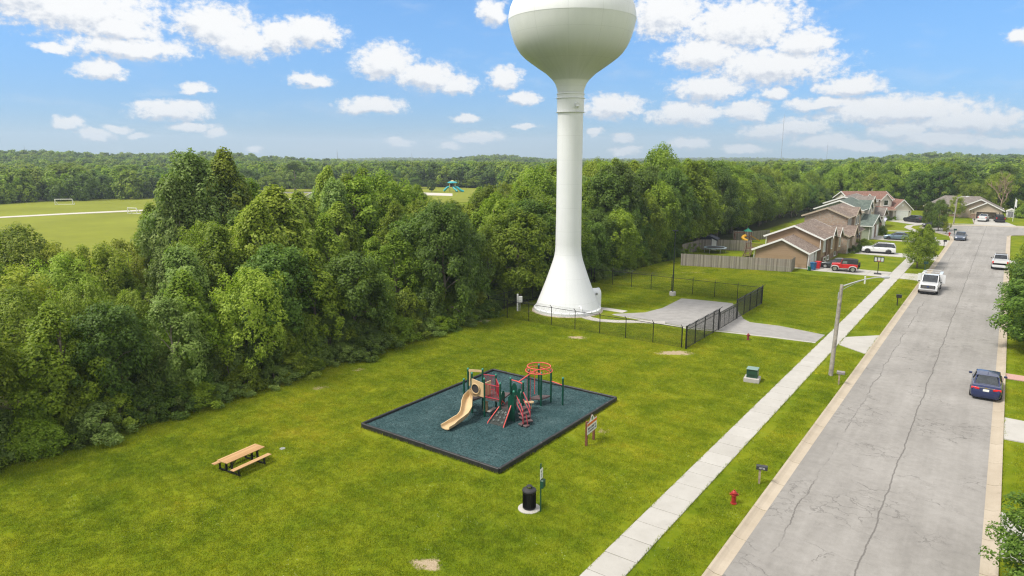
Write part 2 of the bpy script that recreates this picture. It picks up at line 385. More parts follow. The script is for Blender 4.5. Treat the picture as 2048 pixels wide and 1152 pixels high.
def build_mulch():
    m, k, b = new_mat('rubber_mulch')
    pos = k.node('ShaderNodeNewGeometry').outputs['Position']
    vo = k.node('ShaderNodeTexVoronoi'); k.put(vo.inputs['Vector'], k.vmath('ADD', k.vmath('MULTIPLY', pos, (1, 1.6, 1)), k.noise(pos, 9, 3).outputs['Color'])); vo.inputs['Scale'].default_value = 20
    bw = k.node('ShaderNodeSeparateColor'); k.put(bw.inputs[0], vo.outputs['Color'])
    n = k.noise(pos, .6, 4, .6)
    f = k.math('ADD', k.math('MULTIPLY', bw.outputs[0], .6), k.math('MULTIPLY', n.outputs['Fac'], .4))
    c = k.ramp(f, [(.15, (.011, .036, .038)), (.42, (.036, .100, .108)), (.66, (.078, .165, .174)), (.92, (.25, .34, .34))])
    k.put(b.inputs['Base Color'], c); b.inputs['Roughness'].default_value = .8; b.inputs['Specular IOR Level'].default_value = .2
    k.put(b.inputs['Normal'], k.bump(k.math('ADD', bw.outputs[1], n.outputs['Fac']), .04))
    return m
def lined(name, cols, axis, period, gap, gapcol, rough=.8, var=.5, bumpd=.01, offset_rows=None, joint=None, spec=.3):
    """courses: shingles, siding, bricks, boards. axis 0/1/2 = object axis the courses stack along"""
    m, k, b = new_mat(name)
    tc = k.node('ShaderNodeTexCoord').outputs['Object']
    sp = k.node('ShaderNodeSeparateXYZ'); k.put(sp.inputs[0], tc)
    t = k.math('DIVIDE', sp.outputs[axis], period); row = k.math('FLOOR', t); fr = k.math('FRACT', t)
    n = k.noise(tc, 1.3, 5, .65); n2 = k.noise(tc, 14, 3, .6)
    if joint:      # pieces along each course
        al = k.math('ADD', sp.outputs[0] if axis != 0 else sp.outputs[1], sp.outputs[1] if axis == 2 else 0.0)
        s_ = k.math('ADD', k.math('DIVIDE', al, joint), k.math('MULTIPLY', k.math('FRACT', k.math('MULTIPLY', row, .5)), 1.0))
        cell = k.math('FLOOR', s_)
        wn = k.node('ShaderNodeTexWhiteNoise', noise_dimensions='2D'); cx = k.node('ShaderNodeCombineXYZ'); k.put(cx.inputs[0], cell); k.put(cx.inputs[1], row); k.put(wn.inputs['Vector'], cx.outputs[0]); rnd = wn.outputs['Value']
    else:
        wn = k.node('ShaderNodeTexWhiteNoise', noise_dimensions='1D'); k.put(wn.inputs['W'], row); rnd = wn.outputs['Value']
    f = k.math('ADD', k.math('MULTIPLY', rnd, var), k.math('ADD', k.math('MULTIPLY', n.outputs['Fac'], (1 - var) * .7), k.math('MULTIPLY', n2.outputs['Fac'], (1 - var) * .3)))
    c = k.ramp(f, [(.2 + i * .6 / (len(cols) - 1), q) for i, q in enumerate(cols)])
    g = k.math('LESS_THAN', fr, gap)
    if joint: g = k.math('MAXIMUM', g, k.math('LESS_THAN', k.math('FRACT', s_), gap * period / joint))
    c = k.mix(k.math('MULTIPLY', g, .8), c, rgba(gapcol))
    k.put(b.inputs['Base Color'], c); b.inputs['Roughness'].default_value = rough; b.inputs['Specular IOR Level'].default_value = spec
    k.put(b.inputs['Normal'], k.bump(k.math('ADD', k.math('SUBTRACT', 1.0, g), k.math('MULTIPLY', n2.outputs['Fac'], .4)), bumpd))
    return m
LAWN = build_lawn_mat(); ASPH = build_asphalt()
CONC = build_concrete('walk_concrete', (.34, .325, .295), (.43, .415, .385), .22)
GUT = build_concrete('gutter_concrete', (.33, .275, .205), (.43, .37, .29), .34)
CONC2 = build_concrete('old_concrete', (.36, .34, .31), (.5, .475, .44), .4)
MULCH = build_mulch()
BLACK = M('black_metal', (.012, .012, .013), .45, .2, .2); BLACKP = M('black_plastic', (.018, .018, .02), .55, 0, .25, bump=.002)
WHITE = M('white_paint', (.74, .74, .72), .45, 0, .05, 2); TRIM = M('white_trim', (.72, .72, .70), .5, 0, .05, 3)
GREENP = M('green_powder_coat', (.0035, .07, .042), .38, .1, .15); REDP = M('red_powder_coat', (.36, .028, .045), .4, .1, .1)
CORAL = M('coral_powder_coat', (.72, .10, .085), .4, .1, .1); TAN = M('tan_plastic', (.54, .39, .215), .42, 0, .07, 2)
DECKM = M('brown_deck_coating', (.11, .072, .072), .6, 0, .2, 5); DKGREY = M('dark_grey_plastic', (.07, .08, .078), .6, 0, .2)
WOODT = lined('honey_boards', [(.38, .225, .10), (.48, .295, .14), (.55, .355, .185)], 1, .14, .03, (.2, .09, .03), .6, .5, .004)
WOODF = lined('weathered_fence_boards', [(.17, .15, .125), (.25, .225, .195), (.33, .30, .26)], 0, .145, .08, (.06, .05, .04), .9, .6, .01)
WOODF2 = lined('weathered_fence_boards_side', [(.17, .15, .125), (.25, .225, .195), (.33, .30, .26)], 1, .145, .08, (.06, .05, .04), .9, .6, .01)
POLEW = M('weathered_pole_wood', (.30, .27, .23), .9, 0, .3, 3, .01, 20)
BROWNW = M('brown_post_wood', (.16, .055, .03), .75, 0, .25, 6, .006, 30)
REDH = M('red_hydrant_enamel', (.30, .018, .014), .5, 0, .25, 8); REDH2 = M('faded_hydrant_enamel', (.22, .03, .035), .6, 0, .25, 8)
RUBBER = M('tyre_rubber', (.014, .014, .014), .8, 0, .2); ALLOY = M('alloy_rim', (.45, .45, .46), .3, .8, .1); DKRIM = M('dark_rim', (.06, .06, .065), .35, .6, .1)
GALV = M('galvanised_steel', (.52, .53, .54), .4, .6, .1)
def glass_mat():
    m, k, b = new_mat('tinted_glass')
    tc = k.node('ShaderNodeTexCoord').outputs['Object']; n = k.noise(tc, 3, 2)
    k.put(b.inputs['Base Color'], k.ramp(n.outputs['Fac'], [(.3, (.012, .016, .02)), (.7, (.03, .036, .042))]))
    b.inputs['Roughness'].default_value = .06; b.inputs['Specular IOR Level'].default_value = .9
    return m
GLASS = glass_mat()
def emit_like(name, col): return M(name, col, .25, 0, .08, 10)
REDL = emit_like('red_lamp_lens', (.6, .01, .015)); CLEARL = emit_like('clear_lamp_lens', (.6, .62, .65)); AMBER = emit_like('amber_lens', (.6, .25, .02))
def paint(name, col, metal=.0): return M(name, col, .32, metal, .03, 1.5, coat=.8)
# ------------------------------------------------------------------ ground
def hill(r, a):
    """the land falls away gently past the park, with wooded rises; r metres from the drone, a azimuth from the view axis"""
    base = -.0115 * min(1500, max(0, r - 330)) - .006 * max(0, min(1500, r - 1830))
    def rise(a0, wa, r0, wr, h): return h * math.exp(-((a - a0) / wa) ** 2 - ((r - r0) / wr) ** 2)
    h = rise(-.62, .24, 900, 300, 13) + rise(-.40, .08, 760, 220, 6) + rise(-.03, .075, 1150, 350, 11) + rise(.62, .22, 480, 200, 3.5) + rise(-.17, .10, 2500, 700, 10) + rise(.30, .16, 2600, 700, 11) + rise(-.42, .12, 2600, 600, 8) + rise(.05, .10, 2800, 600, 7) + rise(.55, .12, 900, 250, 11)
    g = min(1, max(0, (r - 320) / 160)); h *= g * g * (3 - 2 * g)
    return base + h + min(1, max(0, (r - 380) / 300)) * 1.2 * math.sin(a * 13 + r * .006)
def ground():
    rs = [0, 40, 80, 120, 180, 260, 340, 420, 500, 600, 720, 860, 1030, 1250, 1500, 1900, 2400, 3000, 4000]
    n = 96; vs = [(0, 0, 0)]; fs = []
    for r in rs[1:]:
        for j in range(n):
            t = 2 * math.pi * j / n; a = (t + math.pi) % (2 * math.pi) - math.pi
            x, y = math.sin(t), math.cos(t)
            wx, wy = x * math.cos(AZ) - y * math.sin(AZ), x * math.sin(AZ) + y * math.cos(AZ)
            vs.append((wx * r, wy * r, hill(r, a)))
    for j in range(n): fs.append((0, 1 + (j + 1) % n, 1 + j))
    for i in range(len(rs) - 2):
        for j in range(n):
            k = (j + 1) % n; o = 1 + i * n
            fs.append((o + j, o + k, o + n + k, o + n + j))
    me = bpy.data.meshes.new('ground'); me.from_pydata(vs, [], fs); me.update(); me.flip_normals()
    me.shade_smooth()
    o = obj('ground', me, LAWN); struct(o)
ground()
def sheet(name, poly, mat, z=.004, th=.06, parent=None):
    mb = MB(); mb.prism([(p[0], p[1]) for p in poly], z - th, z)
    o = mb.build(name, mat, parent)
    if parent is None: struct(o)
    return o
def arc(cx, cy_, r, a0, a1, n=10): return [(cx + r * math.cos(rad(a0 + (a1 - a0) * i / n)), cy_ + r * math.sin(rad(a0 + (a1 - a0) * i / n))) for i in range(n + 1)]
GL, GLI, GRI, GR = -7.9, -7.3, .75, 1.35          # back and front of the left gutter, front and back of the right one
road_poly = [(GLI, -12), (GRI, -12), (GRI, 166.5)] + arc(4.75, 166.5, 4.0, 180, 90, 6) + [(24, 170.5), (24, 188.6)] + \
            [(6, 189.2), (-4, 187.6), (-9.5, 184.8), (-13.2, 180.5), (-14.6, 175.5), (-13.6, 170.5), (-10.4, 165.2)] + [(-8.0, 160), (GLI, 153)]
road = sheet('road', road_poly, ASPH, .02, .3)
# gutters and kerbs: concrete sections with joints
def gutter_mesh(L, sgn):
    """dish + rolled kerb; local x from the road edge outward"""
    mb = MB(); pr = [(0, .024), (.12, .014), (.30, .022), (.40, .055), (.50, .105), (.60, .115), (.60, -.15), (0, -.15)]
    n = len(pr); vs = [(p[0] * sgn, 0, p[1]) for p in pr] + [(p[0] * sgn, L, p[1]) for p in pr]
    fs = [(i, (i + 1) % n, n + (i + 1) % n, n + i) for i in range(n)] + [tuple(range(n - 1, -1, -1)), tuple(range(n, 2 * n))]
    if sgn > 0: fs = [f[::-1] for f in fs]
    mb.add(vs, fs); me = bpy.data.meshes.new('gutter_section'); me.from_pydata(mb.v, [], mb.f); me.update(); me.materials.append(GUT); return me
def gutter_run(x, y0, y1, sgn, L=3.0):
    me = gutter_mesh(L - .03, sgn)
    root = MB().b2((x + .03 * sgn, y0, -.22), (x + .57 * sgn, y1, -.16)).build('gutter', GUT); struct(root)
    y = y0
    while y < y1 - .1:
        o = obj('gutter_section', me, None, root, loc=(x, y, random.uniform(-.004, .004)))
        if y + L > y1: o.scale.y = (y1 - y) / L
        y += L
gutter_run(GLI, 3.0, 153.0, -1); gutter_run(GRI, 9.0, 166.5, 1)
def kerb_curve(pts):
    mb = MB(); pr = [(0, .024), (.30, .022), (.5, .105), (.6, .115), (.6, -.15), (0, -.15)]; n = len(pr); vs = []; fs = []
    for i, p in enumerate(pts):
        a, b = Vector(pts[max(0, i - 1)]), Vector(pts[min(len(pts) - 1, i + 1)]); t = (b - a).normalized(); nn = Vector((t.y, -t.x))
        vs += [(p[0] + nn.x * q[0], p[1] + nn.y * q[0], q[1]) for q in pr]
    for i in range(len(pts) - 1):
        for j in range(n): k = (j + 1) % n; fs.append((i * n + j, i * n + k, i * n + n + k, i * n + n + j))
    mb.add(vs, fs); o = mb.build('gutter', GUT); struct(o)
kerb_curve([(GRI, 166.5)] + arc(4.75, 166.5, 4.0, 180, 90, 8) + [(24, 170.5)])
kerb_curve([(24, 188.6), (6, 189.2), (-4, 187.6), (-9.5, 184.8), (-13.2, 180.5), (-14.6, 175.5), (-13.6, 170.5), (-10.4, 165.2), (-8, 160), (GLI, 153)])
# sidewalk of square slabs
SW0, SW1 = -11.76, -10.32
def slab_mesh(w, l, h=.12):
    mb = MB(); mb.box((0, 0, -h / 2), (w, l, h), bev=.012); me = bpy.data.meshes.new('slab'); me.from_pydata(mb.v, [], mb.f); me.update(); me.materials.append(CONC); return me
def walk(name, x0, x1, y0, y1, L, z=.045):
    root = MB().b2((x0 + .03, y0, -.12), (x1 - .03, y1, -.09)).build(name, CONC2); struct(root)
    me = slab_mesh(x1 - x0, L - .032); y = y0
    while y < y1 - .2:
        o = obj('slab', me, None, root, loc=((x0 + x1) / 2, y + L / 2, z + random.uniform(-.006, .006))); o.rotation_euler = (random.uniform(-.003, .003), random.uniform(-.003, .003), 0)
        y += L
walk('sidewalk', SW0, SW1, 8.0, 156.0, 1.48)
walk('sidewalk', 4.9, 6.3, 20.0, 150.0, 1.48)
def drive(name, poly, mat=CONC, z=.035, cells=None):
    """driveway poured as separate panels when cells = (nu, nv) over a four-cornered plan"""
    if not cells: return sheet(name, poly, mat, z, .12)
    P = [Vector((p[0], p[1])) for p in poly]; nu, nv = cells
    root = sheet(name, poly, CONC2, z - .035, .1); g = .012
    for i in range(nu):
        for j in range(nv):
            def q(s, t): s, t = (s * (1 - 0) ), t; return (P[0] * (1 - s) + P[1] * s) * (1 - t) + (P[3] * (1 - s) + P[2] * s) * t
            c = [q((i + .006 * nu * 0 + e[0]) / nu, (j + e[1]) / nv) for e in ((.006, .006), (.994, .006), (.994, .994), (.006, .994))]
            sheet('panel', c, mat, z + random.uniform(-.003, .003), .1, root)
    return root
# access road to the water tower
sheet('access_road', [W(*p) for p in [(1363,597),(1395,599.5),(1465,606.5),(1476,622),(1487,638),(1500,644.5),(1560,652),(1650,670)]] + [W(1632, 684)] + [W(*p) for p in [(1440,661),(1375,655),(1300,641),(1226,628),(1290,625),(1325,616)]], M('pale_access_asphalt', (.27, .26, .25), .9, 0, .12, 1.2, .004, 50), .012, .1)
def strip(name, pts, w, mat, z=.02, th=.08):
    pts = [Vector((p[0], p[1])) for p in pts]; L = []; R_ = []
    for i, p in enumerate(pts):
        t = (pts[min(i + 1, len(pts) - 1)] - pts[max(0, i - 1)]).normalized(); n = Vector((-t.y, t.x)) * w / 2
        L.append(p + n); R_.append(p - n)
    mb = MB()
    for i in range(len(pts) - 1): mb.prism([L[i], R_[i], R_[i + 1], L[i + 1]], z - th, z)
    o = mb.build(name, mat); struct(o); return o
strip('concrete_edging', [W(*p) for p in [(1226,629),(1300,643),(1375,657),(1440,663),(1540,674),(1631,685.5)]], .34, CONC)
strip('path', [W(*p) for p in [(1196,617),(1215,618.5),(1250,624)]], 1.1, CONC2, .03)
strip('path', [W(*p) for p in [(1158,629),(1178,637),(1200,641.5),(1235,643.5),(1285,644),(1330,646)]], 1.0, CONC2, .05, .25)
ap = [W(*p) for p in [(1673,697),(1690,675.7),(1753,679),(1727,711)]]
drive('driveway_apron', [(SW1 + .01, 62.0), (GL - .01, 60.2), (GL - .01, 67.4), (SW1 + .01, 64.9)], CONC, .05, (1, 2))
drive('driveway', [(-21.7, 100.9), (SW0 - .01, 100.9), (SW0 - .01, 105.7), (-21.7, 105.7)], CONC, .05, (4, 2))
drive('driveway_apron', [(SW1 + .01, 100.9), (GL - .01, 100.4), (GL - .01, 106.4), (SW1 + .01, 105.7)], CONC, .05, (1, 2))
drive('driveway', [(-20.3, 122.6), (SW0 - .01, 122.4), (SW0 - .01, 127.2), (-20.3, 127.2)], CONC, .05, (3, 2))
drive('driveway_apron', [(SW1 + .01, 122.2), (GL - .01, 121.6), (GL - .01, 128), (SW1 + .01, 127.2)], CONC, .05, (1, 2))
drive('driveway', [(-20.3, 145.5), (SW0 - .01, 144.8), (SW0 - .01, 152.2), (-20.3, 152.6)], CONC, .05, (3, 2))
drive('driveway_apron', [(SW1 + .01, 143.6), (GL - .01, 142), (GL - .01, 151.6), (SW1 + .01, 151.5)], CONC, .05, (1, 2))
strip('path', [(-20.6, 163.4), (-15.2, 165.3), (-12.6, 167.0)], 1.3, CONC, .04)
strip('path', [(-12.0, 156.5), (-12.6, 161), (-15.3, 167.5), (-17.2, 173.5), (-17.3, 178.5), (-14.9, 184.0), (-10.6, 188.2), (-5.5, 190.6), (-4.6, 190.9)], 1.35, CONC, .045)
drive('driveway', [(-23.0, 188.5), (-16.2, 181.2), (-13.8, 184.4), (-19.6, 193.0)], CONC, .05, (2, 2))
drive('driveway', [(-6.6, 207.4), (-5.6, 189.2), (2.6, 190.4), (-.9, 207.4)], CONC, .05, (2, 3))
strip('path', [(2.5, 191.4), (8, 191.9), (24, 191.6)], 1.3, CONC, .045)
# east side of the street: drives and a tactile ramp
drive('driveway', [(GR + .01, 46.1), (9, 46.4), (9, 49.7), (GR + .01, 50.1)], CONC, .05, (3, 1))
drive('driveway', [(GR + .01, 31.8), (9, 31.8), (9, 35.6), (GR + .01, 36.1)], CONC, .05, (3, 1))
drive('driveway', [(GR + .01, 125.0), (9, 125.0), (9, 129), (GR + .01, 129)], CONC, .05, (3, 1))
o = sheet('tactile_ramp', [(GR + .02, 59.3), (2.5, 59.3), (2.5, 60.7), (GR + .02, 60.7)], M('tactile_red', (.42, .25, .22), .85, 0, .2, 20, .01, 12), .055, .1)
sheet('path', [(2.52, 59.3), (4.88, 59.3), (4.88, 60.7), (2.52, 60.7)], CONC, .05, .1)
# sports field with its paths beyond the wood
SPORT = M('sports_turf', (.185, .205, .022), .95, 0, .12, .05, 0, 8, spec=.1)
_k = NT(SPORT.node_tree)
sheet('sports_field', [W(*p) for p in [(-500,640),(-60,560),(330,490),(345,440),(600,408),(640,399),(600,392),(345,391),(-400,398)]], SPORT, .05, .3)
sheet('park_meadow', [W(*p) for p in [(540,410),(660,412),(960,404),(1000,388),(960,377),(820,373),(560,378)]], SPORT, .07, .3)
PALE = M('pale_gravel', (.48, .45, .40), .95, 0, .1, .5)
def pxstrip(name, pts, hpx, mat, z=.12):
    mb = MB()
    for a, b in zip(pts, pts[1:]):
        q = [W(a[0], a[1] - hpx / 2), W(a[0], a[1] + hpx / 2), W(b[0], b[1] + hpx / 2), W(b[0], b[1] - hpx / 2)]
        mb.prism([(p.x, p.y) for p in q], z - .05, z)
    struct(mb.build(name, mat))
pxstrip('path', [(-200,446),(0,435.5),(140,428),(330,419.5)], 2.6, PALE)
pxstrip('path', [(-200,406),(0,402.5),(90,400)], 3.0, PALE)
pxstrip('parking_lot', [(555,386),(680,385)], 2.2, PALE)
pxstrip('parking_lot', [(842,388),(905,390)], 5.0, PALE, .13)
pxstrip('path', [(560,399),(640,398)], 2.2, PALE, .13)
# ------------------------------------------------------------------ water tower
TB = W(1134.5, 619.5)
def tz(y): return zat(TB.x, TB.y, y)
def tr(hw, y): z = tz(y); return hw / (F_PX / proj((TB.x, TB.y, z))[2])
def tower_paint():
    m, k, b = new_mat('tower_paint')
    tc = k.node('ShaderNodeTexCoord').outputs['Object']; sp = k.node('ShaderNodeSeparateXYZ'); k.put(sp.inputs[0], tc)
    ang = k.math('ARCTAN2', sp.outputs[1], sp.outputs[0])
    cv = k.node('ShaderNodeCombineXYZ'); k.put(cv.inputs[0], k.math('MULTIPLY', ang, 6.0)); k.put(cv.inputs[2], k.math('MULTIPLY', sp.outputs[2], .12))
    streak = k.noise(cv.outputs[0], 2.2, 5, .65); n = k.noise(tc, .6, 4)
    c = k.ramp(k.math('ADD', k.math('MULTIPLY', streak.outputs['Fac'], .45), k.math('MULTIPLY', n.outputs['Fac'], .55)), [(.28, (.68, .70, .71)), (.62, (.745, .76, .775))])
    # streaky grey-green over the bowl, strongest low down and fading upwards
    bowl_tone = k.math('MULTIPLY', k.maprange(sp.outputs[2], tz(164), tz(159)), k.maprange(sp.outputs[2], tz(125), tz(45), 1, 0))
    bowl_tone = k.math('MULTIPLY', bowl_tone, k.maprange(k.math('ADD', k.math('MULTIPLY', streak.outputs['Fac'], .6), k.math('MULTIPLY', n.outputs['Fac'], .4)), .25, .65, .4, .65))
    c = k.mix(bowl_tone, c, (.37, .405, .385, 1))
    # welded plate seams
    def seam(v, per, w): return k.math('LESS_THAN', k.math('ABSOLUTE', k.math('SUBTRACT', k.math('FRACT', k.math('DIVIDE', v, per)), .5)), w)
    sm = k.math('MAXIMUM', seam(sp.outputs[2], 2.37, .006), seam(k.math('ADD', ang, .3), .5236, .006))
    c = k.mix(k.math('MULTIPLY', sm, .22), c, (.30, .32, .30, 1))
    k.put(b.inputs['Base Color'], c); b.inputs['Roughness'].default_value = .42
    k.put(b.inputs['Normal'], k.bump(k.math('ADD', k.math('MULTIPLY', n.outputs['Fac'], .5), k.math('MULTIPLY', sm, -.3)), .01))
    return m
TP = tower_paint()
t = thing('water_tower', 'tall white water tower with a bulbous tank on a flared column', 'water tower', TB)
NS = 72
base_prof = [(tr(67, 619.5), 0), (tr(67, 619.5), .32), (tr(63.5, 612), .40), (tr(62, 608), .62), (tr(53, 585), tz(585)), (tr(43.5, 560), tz(560)), (tr(34.5, 534), tz(534)), (tr(30.2, 521), tz(521)), (tr(27.6, 511), tz(511)), (tr(26.1, 501), tz(501)), (tr(25.6, 490), tz(490))]
MB().lathe(base_prof, NS).build('flared_base', TP, t, True)
zc0, zc1 = tz(505), tz(190)
MB().lathe([(tr(25.6, 490), tz(490)), (tr(25.2, 420), tz(420)), (tr(25.4, 300), tz(300)), (tr(25.6, 224), tz(224))], NS).build('column', TP, t, True)
MB().lathe([(1.33, tz(224)), (1.33, tz(186))], NS).build('upper_column', TP, t, True)
bowl = [(26, 186), (27.5, 178), (31, 168), (37, 159.5), (50, 147), (66, 136), (82, 124.5), (93, 116), (102, 107), (109, 97), (115, 85), (120, 71), (124, 57)]
pr = [(tr(h, y), tz(y)) for h, y in bowl]
RM, ZM = tr(127.3, 43), tz(42)
pr += [(RM, ZM)]
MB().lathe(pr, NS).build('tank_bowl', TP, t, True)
MB().lathe([(RM + .012, ZM), (RM + .012, ZM + .05), (RM * .995, ZM + .5), (RM * .97, ZM + 1.2), (RM * .9, ZM + 2.2), (RM * .76, ZM + 3.2), (RM * .55, ZM + 4.0), (RM * .28, ZM + 4.5), (.02, ZM + 4.62)], NS).build('tank_dome', TP, t, True)
for y, wd in ((188.5, .05), (197, .09), (225, .09)):
    z = tz(y); MB().lathe([(1.3, z - .045), (1.34 + wd, z - .02), (1.34 + wd, z + .02), (1.3, z + .045)], NS).build('ring_band', TP, t, True)
# vestibule on the right of the foot
xr, yr = math.cos(AZ), math.sin(AZ)
vd = Vector((xr * .96 + yr * -.28, yr * .96 + xr * .28, 0)).normalized(); sd = Vector((-vd.y, vd.x, 0))
def vest(z_top, r0, r1, hw):
    mb = MB(); prf = [(-hw, 0)] + [(hw * math.cos(rad(180 - 15 * i)), z_top - hw + hw * math.sin(rad(15 * i))) for i in range(13)] + [(hw, 0)]
    n = len(prf); vs = [vd * r + sd * p[0] + Vector((0, 0, p[1])) for r in (r0, r1) for p in prf]
    mb.add(vs, [(i, i + 1, n + i + 1, n + i) for i in range(n - 1)] + [tuple(range(n - 1, -1, -1)), tuple(range(n, 2 * n))]); return mb
vo_ = vest(2.15, 1.6, 3.5, .62).build('vestibule', TP, t, True)
vest(2.19, 3.44, 3.52, .66).build('rim', TP, vo_, True)
vest(1.95, 3.5, 3.56, .45).build('door', WHITE, vo_, True)
p = vd * 3.0 - sd * .63 + Vector((0, 0, 1.65)); MB().cyl(p, p - sd * .06, .12, 14).build('vent', M('dark_vent', (.2, .21, .2), .6), vo_)
q = Vector((math.sin(AZ) * 0 + math.sin(AZ), -math.cos(AZ), 0))           # towards the drone
fr_ = (q * .93 + Vector((xr, yr, 0)) * .32).normalized()
b0 = fr_ * 3.05 + Vector((0, 0, 1.0))
MB().tube([fr_ * 2.9 + Vector((0, 0, .95)), b0 + fr_ * .25, b0 + fr_ * .5 + Vector((0, 0, -.22)), b0 + fr_ * .52 + Vector((0, 0, -.5))], .09, 10).build('overflow_pipe', TP, t, True)
for i in range(26):
    a = i / 26 * 2 * math.pi; r = tr(67, 619.5) - .1
    MB().box((r * math.cos(a), r * math.sin(a), .36), (.12, .12, .12), a).build('anchor_chair', TP, t)
p = q * 1.25 + Vector((xr, yr, 0)) * .55; p.z = tz(211); mb = MB(); mb.cyl(p, p + q * .35 + Vector((0, 0, -.05)), .2, 14); mb.cyl(p + q * .3 + Vector((0, 0, -.1)), p + q * .42 + Vector((0, 0, -.25)), .13, 12); mb.build('floodlight', TP, t, True)
MB().lathe([(tr(67, 619.5) + .22, -.05), (tr(67, 619.5) + .18, .04), (tr(67, 619.5) - .2, .05)], 48).build('foundation', M('stained_footing', (.42, .36, .29), .9, 0, .3, 3), t)
# ------------------------------------------------------------------ chain-link fence round the tower
WIRE = M('black_vinyl_wire', (.016, .017, .016), .55, 0, .1)
def wire_panel(p, q, z0, z1, pitch=.09, w=.0026):
    """woven diagonals of one span, real thin wires"""
    p, q = Vector(p), Vector(q); L = (q - p).length; t = (q - p) / L; h = z1 - z0; mb = MB(); n = Vector((-t.y, t.x, 0))
    x = -h
    while x < L:
        for s in (1, -1):
            a, b = (x, z0), (x + h, z1)
            if s < 0: a, b = (x, z1), (x + h, z0)
            # clip to the span
            (ax, az), (bx, bz) = a, b
            if ax < 0: az += (bz - az) * (0 - ax) / (bx - ax); ax = 0
            if bx > L: bz = az + (bz - az) * (L - ax) / (bx - ax); bx = L
            if bx - ax > .01:
                A = p + t * ax; B = p + t * bx; A.z = az; B.z = bz; A += n * .004 * s; B += n * .004 * s
                d = (B - A).normalized(); u_ = n * w; v_ = d.cross(n).normalized() * w
                vs = [A + u_, A + v_ - u_ * .5, A - v_ - u_ * .5, B + u_, B + v_ - u_ * .5, B - v_ - u_ * .5]
                mb.add(vs, [(0, 1, 4, 3), (1, 2, 5, 4), (2, 0, 3, 5)])
        x += pitch
    return mb
def fence_run(label, pts, h, pr, heavy=False, barb_out=(0, 0), gate=None, group=None):
    root = thing('chain_link_fence', label, 'fence', (pts[0][0], pts[0][1], 0), 0, group)
    o = Vector((pts[0][0], pts[0][1], 0)); P_ = [Vector((p[0], p[1], 0)) - o for p in pts]; bo = Vector((barb_out[0], barb_out[1], 0))
    for i, p in enumerate(P_):
        r = pr * (1.5 if i in (0, len(P_) - 1) else 1)
        mb = MB(); mb.cyl(p + Vector((0, 0, -.1)), p + Vector((0, 0, h)), r, 10); mb.lathe([(r * 1.25, h), (r * 1.25, h + .03), (.005, h + .06)], 10, p)
        mb.beam(p + Vector((0, 0, h)), p + bo * .28 + Vector((0, 0, h + .27)), .03, .045)
        mb.build('post', BLACK, root, True)
    for a, b in zip(P_, P_[1:]):
        for z, r in ((h - .04, .04), (.08, .03), (h - .34, .025)) if heavy else ((h - .04, .026), (.05, .006)):
            MB().cyl(a + Vector((0, 0, z)), b + Vector((0, 0, z)), r, 8).build('rail', BLACK, root)
        m = wire_panel(a, b, .04, h - .03, w=.0066 if heavy else .0026).build('wire_mesh', WIRE, root); m['kind'] = 'stuff'
        mb = MB()
        for f in (.35, .65, 1.0): mb.cyl(a + bo * .28 * f + Vector((0, 0, h + .27 * f)), b + bo * .28 * f + Vector((0, 0, h + .27 * f)), .006, 4)
        mb.build('barbed_wire', WIRE, root)['kind'] = 'stuff'
    return root
FX0, FX1, FY0, FY1 = -41.62, -20.5, 53.3, 75.0
fence_run('black chain-link fence between the park lawn and the water tower', [(FX0 + (FX1 - .35 - FX0) * i / 8, FY0) for i in range(9)], 1.78, .035, barb_out=(0, -1))
fence_run('black chain-link fence on the houses side of the tower compound', [(FX0 + .3 + (FX1 - .1 - FX0 - .3) * i / 8, FY1 + .1) for i in range(9)], 1.78, .035, barb_out=(0, 1))
fence_run('black chain-link fence along the wood behind the tower', [(FX0, FY0 + .35 + (FY1 - FY0 - .4) * i / 8) for i in range(9)], 1.78, .035, barb_out=(-1, 0))
gz = [(90,1060),(220,975),(365,890),(500,810),(625,768)]; gy = [W(1360 + a / 7.68, 560 + b / 7.68).y for a, b in gz]
gz2 = [(880,600),(990,532),(1095,480),(1190,418),(1285,372)]; gy2 = [W(1360 + a / 7.68, 560 + b / 7.68).y for a, b in gz2]
FXg = -20.4
fence_run('heavy black framed fence beside the tower gate, on the park side', [(FXg, y) for y in gy], 1.95, .05, True, (1, 0))
fence_run('heavy black framed fence beside the tower gate, on the houses side', [(FXg, y) for y in gy2], 1.95, .05, True, (1, 0))
g = thing('slide_gate', 'black sliding gate across the pale access road to the tower', 'gate', (FXg + .1, gy[-1], 0))
Lg = gy2[0] - gy[-1]
mb = MB()
for z in (.1, 1.45, 1.66): mb.beam((0, .08, z), (0, Lg - .08, z), .05, .05)
for f in (0, 1): mb.beam((0, .08 + (Lg - .16) * f, .08), (0, .08 + (Lg - .16) * f, 1.68), .06, .06)
mb.build('gate_frame', BLACK, g)
for f in (.25, .5, .75): MB().beam((0, Lg * f, .1), (0, Lg * f, 1.5), .035, .035).build('brace', BLACK, g)
m = wire_panel((0, .1, 0), (0, Lg - .1, 0), .1, 1.65, w=.0066).build('wire_mesh', WIRE, g); m['kind'] = 'stuff'
